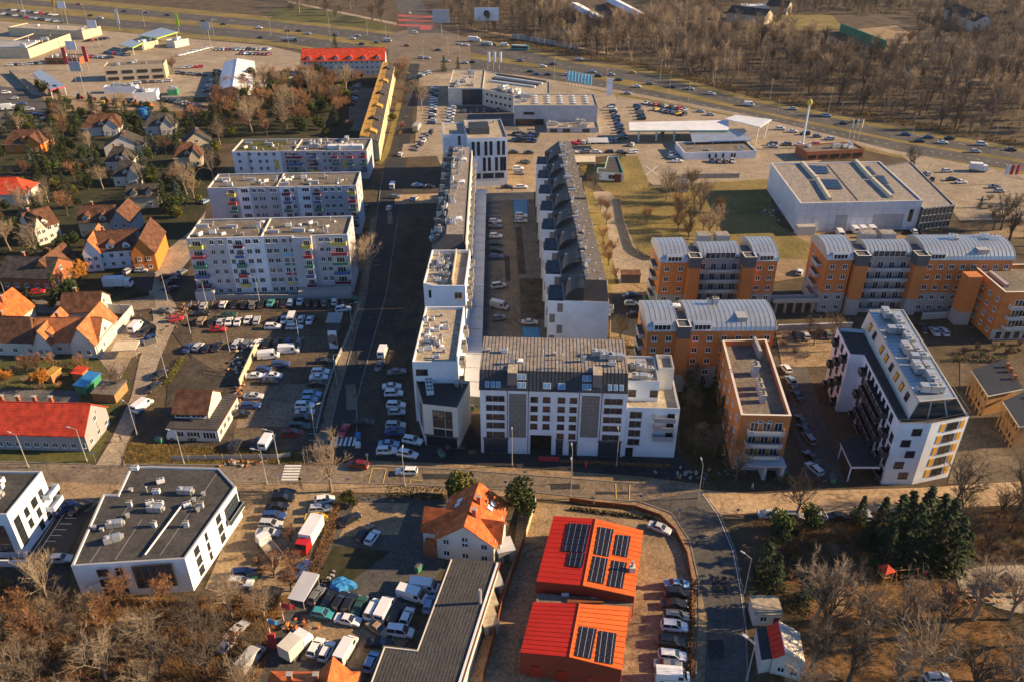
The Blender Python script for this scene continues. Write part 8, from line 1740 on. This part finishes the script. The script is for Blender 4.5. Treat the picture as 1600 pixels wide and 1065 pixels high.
# foreground right: dark firs, park trees
for i, (x, y, s) in enumerate(((1352, 852, .8), (1385, 868, 1.15), (1402, 852, 1.25), (1425, 860, 1.2), (1440, 885, 1.0), (1462, 876, 1.05), (1340, 818, .65), (1378, 890, .8), (1368, 840, 1.1), (1412, 880, 1.1), (1450, 856, 1.2), (1480, 890, 1.0), (1500, 880, .9))): tree('conifer', G((x, y)), s * (.85, 1.3, 1.05, 1.25)[i % 4], 'dark fir in the clump below the sandy road, %s from the left' % ORD[(1, 4, 5, 7, 8, 10, 0, 3, 2, 6, 9, 11, 12)[i]], 'fir clump below the sandy road')
scatter([(1185, 812), (1340, 815), (1340, 870), (1190, 880)], 12, ['bush', 'shrub', 'evergreen'], (.6, 1.0), 'dark shrub on the shaded bank under the sandy road', 'shrubs on the shaded bank', 2.0, 3)
scatter([(1470, 800), (1600, 805), (1640, 870), (1480, 880)], 14, ['bare', 'shrub', 'bush'], (.6, .9), 'bare scrub on the bank at the right picture edge', 'scrub on the right bank', 2.2, 4)
scatter([(1250, 985), (1600, 960), (1640, 1110), (1240, 1110)], 15, ['bare', 'tall', 'pale'], (.8, 1.1), 'bare tree of the park around the playground', 'bare park trees', 5.0, 5)
scatter([(1180, 880), (1285, 880), (1280, 970), (1200, 960)], 8, ['conifer', 'bush', 'shrub', 'pale'], (.6, .95), 'mixed shrub beside the bend near the flat shed', 'shrubs beside the bend', 2.0, 6)
# foreground left wood
scatter([(-60, 905), (105, 935), (300, 945), (400, 935), (440, 960), (385, 1110), (-90, 1130)], 62, ['bare', 'pale', 'russet', 'bare', 'shrub'], (.55, .95), 'leafless tree in the brown wood at the lower left corner', 'wood at the lower left corner', 2.4, 7)
scatter([(350, 880), (460, 840), (470, 930), (380, 960)], 9, ['shrub', 'russet', 'bush'], (.5, .9), 'bare shrub by the cars beside the white office', 'shrubs beside the white office', 2.2, 8)
# long brown hedge
hm = MB(); rr = random.Random(5); H0, H1 = [G(p) for p in (d8(575, 215), d8(530, 400), d8(440, 590))], None
for a_, c_ in zip(H0, H0[1:]):
    n = int((c_ - a_).length / .5)
    for i in range(n): q = a_.lerp(c_, i / n) - H0[0]; leaf_cloud(hm, rr, (q.x, q.y, .8), 1.15, .7, .85, 70, .16, 'hedge_brown', .7)
t = thing('hedge', 'long clipped russet hedge between the front car lots', 'hedge', H0[0]); hm.build('foliage', t)
for lb, p0, p1, m, wd, hh in (('dark clipped hedge along the cross road left of the orange villa', (608, 776), (700, 778), 'needle', 1.8, 1.7), ('hedge with bare spots in front of the white building drive', (1215, 752), (1288, 754), 'hedge_brown', .9, .9), ('row of cut bushes before the white front block', (880, 722), (1050, 730), 'hedge_brown', .5, .5), ('dark green hedge behind the timber house', (1490, 562), (1575, 566), 'needle', 1.2, 1.4), ('brown hedge between the tan house and the back gardens', d2(330, 390), d2(540, 400), 'hedge_brown', 1.2, 1.6), ('dark hedge along the garden at the lane, with orange posts', c5(630, 860), c5(860, 810), 'needle', .8, .9), ('golden weed strip beside the lane and the car park', d2(960, 480), d2(1050, 330), 'olive_leaf', .9, .7), ('dry hedge strip along the fence of the curved row', e2(985, 560), e2(975, 1060), 'hedge_brown', .6, .8), ('dark hedge strip along the curved drive', e2(380, 185), e2(800, 235), 'needle', .5, .6), ('low hedge below the nearest coloured block', c6(200, 960), c6(640, 950), 'evergreen', .8, .8)):
    A_, B_ = G(p0), G(p1); hm = MB(); n = int((B_ - A_).length / .7)
    for i in range(n): q = A_.lerp(B_, i / n) - A_; leaf_cloud(hm, rr, (q.x, q.y, hh * .7), .8, wd * .7, hh, 46, .2, m, .6)
    t = thing('hedge', lb, 'hedge', A_); hm.build('foliage', t)
# villa gardens
GL = dict(conifer='dark conifer in the villa gardens at left', blue='blue-grey spruce in the villa gardens at left', evergreen='round evergreen in the villa gardens at left', russet='russet leafless tree in the villa gardens at left', olive='olive-green shrub tree in the villa gardens at left', pale='pale leafless tree in the villa gardens at left', bush='low bush in the villa gardens at left')
HX = [[(pa[0] - 5, pa[1] + 13), (pb[0] + 5, pb[1] + 13), (pb[0] + 5, pb[1] - 20), (pa[0] - 5, pa[1] - 20)] for pa, pb, *_ in VIL] + [[(125, 390), (280, 370), (285, 460), (130, 440)], [(40, 345), (115, 345), (115, 395), (40, 395)], [(120, 300), (250, 300), (262, 375), (120, 380)], [(-30, 290), (50, 290), (50, 330), (-30, 330)], [(-5, 415), (90, 415), (92, 460), (-5, 460)]]
scatter([(-60, 195), (90, 175), (345, 180), (350, 250), (325, 300), (300, 345), (240, 350), (120, 400), (90, 470), (-60, 470)], 235, ['conifer', 'evergreen', 'evergreen', 'olive', 'conifer', 'evergreen', 'blue', 'pale', 'bush', 'russet', 'conifer'], (.65, 1.15), GL, 'villa garden trees', 2.9, 9, HX)
GL2 = {k: v.replace('in the villa gardens at left', 'in the belt behind the farthest coloured block') for k, v in GL.items()}
scatter([(335, 150), (400, 128), (470, 122), (570, 128), (555, 175), (560, 212), (360, 214), (338, 190)], 115, ['russet', 'conifer', 'evergreen', 'russet', 'olive', 'russet', 'pale'], (.8, 1.4), GL2, 'trees behind the farthest coloured block', 4.5, 10, [[(545, 135), (600, 140), (575, 205), (545, 205)]])
GL3 = {k: v.replace('in the villa gardens at left', 'along the lane at left') for k, v in GL.items()}
scatter([(-30, 475), (140, 480), (135, 500), (-30, 495)], 10, ['conifer', 'olive', 'bush'], (.5, .8), GL3, 'lane hedge trees', 2.5, 11)
scatter([(0, 575), (150, 575), (150, 610), (0, 605)], 14, ['shrub', 'bush', 'russet'], (.5, .8), {'shrub': 'bare shrub in the back gardens behind the red-roofed house', 'bush': 'evergreen bush in the back gardens behind the red-roofed house', 'russet': 'small russet tree in the back gardens behind the red-roofed house'}, 'back garden shrubs', 2.5, 12)
scatter([(60, 140), (100, 150), (130, 215), (95, 215)], 12, ['conifer', 'evergreen', 'russet'], (.7, 1.0), GL3 and {k: v.replace('in the villa gardens at left', 'in the tree line left of the tractor yard') for k, v in GL.items()}, 'tree line left of the tractor yard', 3.5, 13)
# lawn trees, gaps between blocks
scatter([(1025, 290), (1110, 290), (1140, 370), (1060, 385)], 18, ['russet', 'bare', 'pale'], (.7, 1.05), 'leafless fruit tree in the orchard row on the lawn', 'orchard row on the lawn', 4, 14)
scatter([(930, 320), (948, 320), (962, 440), (950, 450)], 10, ['shrub', 'russet'], (.5, .8), 'leafless shrub between the right row and the footpath', 'shrubs beside the right row', 2.5, 15)
scatter([(955, 520), (1005, 530), (1005, 590), (965, 560)], 8, ['shrub', 'bare', 'bush'], (.5, .75), 'bare shrub between the right row and the orange block', 'shrubs left of the orange block', 2.2, 16)
scatter([(1065, 600), (1130, 600), (1150, 720), (1085, 745)], 18, ['shrub', 'bare', 'bush', 'conifer'], (.5, .85), 'shaded shrub in the gap beside the low orange block', 'shrubs in the gap beside the low orange block', 2.6, 17)
scatter([(1215, 510), (1320, 515), (1310, 570), (1225, 570)], 10, ['shrub', 'bare'], (.5, .8), 'bare tree on the sandy plot left of the white modern building', 'trees left of the white modern building', 3, 18)
scatter([(1500, 540), (1600, 535), (1600, 560), (1500, 560)], 8, ['shrub', 'bush'], (.6, .9), 'shrub on the strip above the timber houses', 'shrubs above the timber houses', 2.5, 19)
scatter([(1530, 290), (1640, 320), (1640, 400), (1560, 400)], 13, ['bare', 'tall', 'shrub'], (.8, 1.1), 'bare tree at the right edge beside the white hall yard', 'trees beside the white hall yard', 5, 20)
scatter([(628, 250), (644, 150), (650, 110), (622, 110), (612, 200)], 12, ['russet', 'shrub', 'bare'], (.5, .9), 'bare street tree between the terrace and the street', 'street trees beside the terrace', 4, 21)
scatter([(420, 20), (600, 44), (600, 10), (430, -6)], 20, ['bare', 'tall'], (.9, 1.2), 'bare tree on the green beyond the dual carriageway', 'trees on the green', 9, 22)
scatter([(690, 690), (745, 700), (740, 712), (690, 708)], 3, ['shrub'], (.5, .6), 'small round shrub in front of the grey corner block', 'shrubs before the corner block', 2.5, 23)
# the woods beyond the carriageway: the front trees one by one, the rest as a mass
WOOD = [(690, -5), (1640, -5), (1640, 232), (1400, 192), (1180, 148), (1000, 100), (900, 86), (820, 66), (735, 48), (690, 30)]
WEX = [[c3(300, -20), c3(830, -20), c3(830, 110), c3(560, 140), c3(300, 60)], [c3(1250, 40), c3(1540, 40), c3(1560, 170), c3(1260, 150)], [c4(240, 90), c4(960, 90), c4(960, 300), c4(480, 300), c4(240, 180)], [c4(20, 0), c4(240, 0), c4(240, 100), c4(20, 100)]]
F1 = [(735, 48), (820, 66), (900, 86), (1000, 100), (1180, 148), (1400, 192), (1640, 232), (1640, 110), (1400, 90), (1180, 60), (1000, 52), (850, 38)]
got = scatter(F1, 150, ['tall'], (.7, 1.15), 'tall leafless tree in the woods beyond the dual carriageway', 'front trees of the woods', 6.0, 24, WEX)
def mass(name, protos, pts, label, cat, sc):
    V, Fs, Ms, off = [], [], [], 0; mats = []
    data = []
    for T in protos:
        v = np.empty(len(T.vertices) * 3, np.float32); T.vertices.foreach_get('co', v); f = [tuple(p.vertices) for p in T.polygons]; data.append((v.reshape(-1, 3), np.array(f), T.materials[0].name))
    rnd = random.Random(3); per = {}
    for (x, y) in pts:
        g_ = math.sin(x * .021 + 1.3 * math.sin(y * .017)) + .6 * math.sin(y * .045 + x * .03); v, f, m = data[rnd.choice((1, 4)) if g_ + rnd.gauss(0, .5) > .35 else rnd.choice((0, 2, 3))]; a = rnd.uniform(0, 6.28); s = rnd.uniform(*sc); ca, sa = math.cos(a) * s, math.sin(a) * s  # pale and dark patches: varied trees, with shadow bands put into twig colour
        w = np.stack([v[:, 0] * ca - v[:, 1] * sa + x, v[:, 0] * sa + v[:, 1] * ca + y, v[:, 2] * s], 1); V.append(w); Fs.append(f + off); off += len(w)
        if m not in mats: mats.append(m)
        Ms.append(np.full(len(f), mats.index(m)))
    V = np.concatenate(V); Fs = np.concatenate(Fs); Ms = np.concatenate(Ms); me = bpy.data.meshes.new(name); k = Fs.shape[1]
    me.vertices.add(len(V)); me.vertices.foreach_set('co', V.ravel()); me.loops.add(len(Fs) * k); me.loops.foreach_set('vertex_index', Fs.ravel().astype(np.int32)); me.polygons.add(len(Fs)); me.polygons.foreach_set('loop_start', np.arange(0, len(Fs) * k, k, dtype=np.int32))
    for m in mats: me.materials.append(MATS[m])
    me.polygons.foreach_set('material_index', Ms.astype(np.int32)); me.update(calc_edges=True); o = put(name, me); tag(o, label, cat); o['kind'] = 'stuff'; return o
def lowtree(seed, hgt, m, n=34, wdt=.16):
    rnd = random.Random(seed); mb = MB(); P_ = []
    def tri(p, q, r): 
        d = (q - p).normalized(); a = d.orthogonal().normalized(); b = d.cross(a); R0 = [p + (a * math.cos(t) + b * math.sin(t)) * r for t in (0, 2.09, 4.19)]; R1 = [q + (a * math.cos(t) + b * math.sin(t)) * r * .3 for t in (0, 2.09, 4.19)]
        for i in range(3): j = (i + 1) % 3; mb.face([R0[i], R0[j], R1[j], R1[i]], m)
    tri(Vector((0, 0, 0)), Vector((0, 0, hgt * .8)), .2)
    for k in range(n):
        z = hgt * rnd.uniform(.3, .75); a = rnd.uniform(0, 6.28); L_ = hgt * rnd.uniform(.2, .38); d = Vector((math.cos(a) * .7, math.sin(a) * .7, rnd.uniform(.6, 1.2))).normalized(); p = Vector((0, 0, z)); q = p + d * L_; tri(p, q, .075)
        for j in range(3): dd = (d + Vector((rnd.gauss(0, .5), rnd.gauss(0, .5), rnd.gauss(0, .4)))).normalized(); s = p.lerp(q, rnd.uniform(.4, 1)); tri(s, s + dd * L_ * .55, .045)
    return mb.mesh('low_tree')
def pts_in(poly, n, seed, excl=(), mind=0):
    rnd = random.Random(seed); P2 = [G(p)[:2] for p in poly]; EX = [[G(q)[:2] for q in e] for e in excl]; x0, x1 = min(p[0] for p in P2), max(p[0] for p in P2); y0, y1 = min(p[1] for p in P2), max(p[1] for p in P2); out = []; tries = 0
    while len(out) < n and tries < n * 25:
        tries += 1; p = (rnd.uniform(x0, x1), rnd.uniform(y0, y1))
        if inpoly(p, P2) and not any(inpoly(p, e) for e in EX): out.append(p)
    return out
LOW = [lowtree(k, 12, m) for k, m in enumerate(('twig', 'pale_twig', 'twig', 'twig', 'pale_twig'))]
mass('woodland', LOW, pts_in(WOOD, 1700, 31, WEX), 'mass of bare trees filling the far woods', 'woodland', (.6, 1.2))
mass('woodland', LOW, pts_in([(-200, -60), (620, -40), (1700, -80), (1700, -4), (650, -4), (-200, -30)], 700, 32), 'bare trees along the top horizon strip', 'woodland', (.7, 1.2))
# brush: thin upright stems
def brush(name, poly, n, hgt, m, label, k=9, wd=.035, seed=1, excl=()):
    P = np.array(pts_in(poly, n, seed, excl)); rs = np.random.RandomState(seed); P = np.repeat(P, k, 0); N = len(P); P = P + rs.normal(0, .35, P.shape); a = rs.uniform(0, 6.28, N); h_ = rs.uniform(.4, 1.0, N) * hgt; lx, ly = rs.normal(0, .3, N) * h_, rs.normal(0, .3, N) * h_
    V = np.zeros((N, 3, 3), np.float32); V[:, 0, 0] = P[:, 0] - np.cos(a) * wd; V[:, 0, 1] = P[:, 1] - np.sin(a) * wd; V[:, 1, 0] = P[:, 0] + np.cos(a) * wd; V[:, 1, 1] = P[:, 1] + np.sin(a) * wd; V[:, 2, 0] = P[:, 0] + lx; V[:, 2, 1] = P[:, 1] + ly; V[:, 2, 2] = h_
    me = bpy.data.meshes.new(name); me.vertices.add(N * 3); me.vertices.foreach_set('co', V.ravel()); me.loops.add(N * 3); me.loops.foreach_set('vertex_index', np.arange(N * 3, dtype=np.int32)); me.polygons.add(N); me.polygons.foreach_set('loop_start', np.arange(0, N * 3, 3, dtype=np.int32)); me.materials.append(MATS[m]); me.update(calc_edges=True)
    o = put(name, me); tag(o, label, 'undergrowth'); o['kind'] = 'stuff'
brush('undergrowth', [(-70, 895), (110, 935), (300, 940), (440, 935), (385, 1110), (-90, 1130)], 5200, 1.9, 'scrub_twig', 'brown undergrowth of the wood at the lower left', 10, .04, 1)
brush('undergrowth', WOOD, 5000, 1.8, 'far_scrub', 'brown undergrowth of the far woods', 7, .12, 2, WEX)
brush('undergrowth', [(1200, 880), (1640, 900), (1640, 1110), (1190, 1110)], 2600, .7, 'grass_tuft', 'dry tufts and litter in the park', 8, .04, 3)
brush('undergrowth', [(1180, 806), (1640, 790), (1640, 880), (1190, 880)], 2600, 1.1, 'scrub_twig', 'dry stems on the bank below the sandy road', 8, .04, 4)
brush('undergrowth', [(200, 692), (480, 708), (470, 724), (194, 722)], 1600, .7, 'grass_tuft', 'dry grass on the verge of the large car park', 8, .05, 5)
brush('undergrowth', [(720, 56), (820, 74), (1000, 106), (1180, 154), (1600, 232), (1600, 222), (1180, 144), (1000, 98), (820, 66)], 1500, 1.5, 'grass_tuft', 'brown grass along the far carriageway', 7, .1, 6)

# ---------------------------------------------------------------- winter haze over the whole place
hz = bpy.data.materials.new('haze'); hz.use_nodes = True; nt = hz.node_tree
for n_ in list(nt.nodes):
    if n_.type != 'OUTPUT_MATERIAL': nt.nodes.remove(n_)
pv_ = nt.nodes.new('ShaderNodeVolumePrincipled'); pv_.inputs['Color'].default_value = (.95, .93, .92, 1); pv_.inputs['Density'].default_value = 0.000025
nt.links.new(pv_.outputs[0], nt.nodes['Material Output'].inputs['Volume']); MATS['haze'] = hz
o = MB().box(-2700, -80, -1.0, 2700, 3300, 116, 'haze').build('haze'); struct(o, 'stuff'); tag(o, 'thin winter haze over the whole district', 'haze')
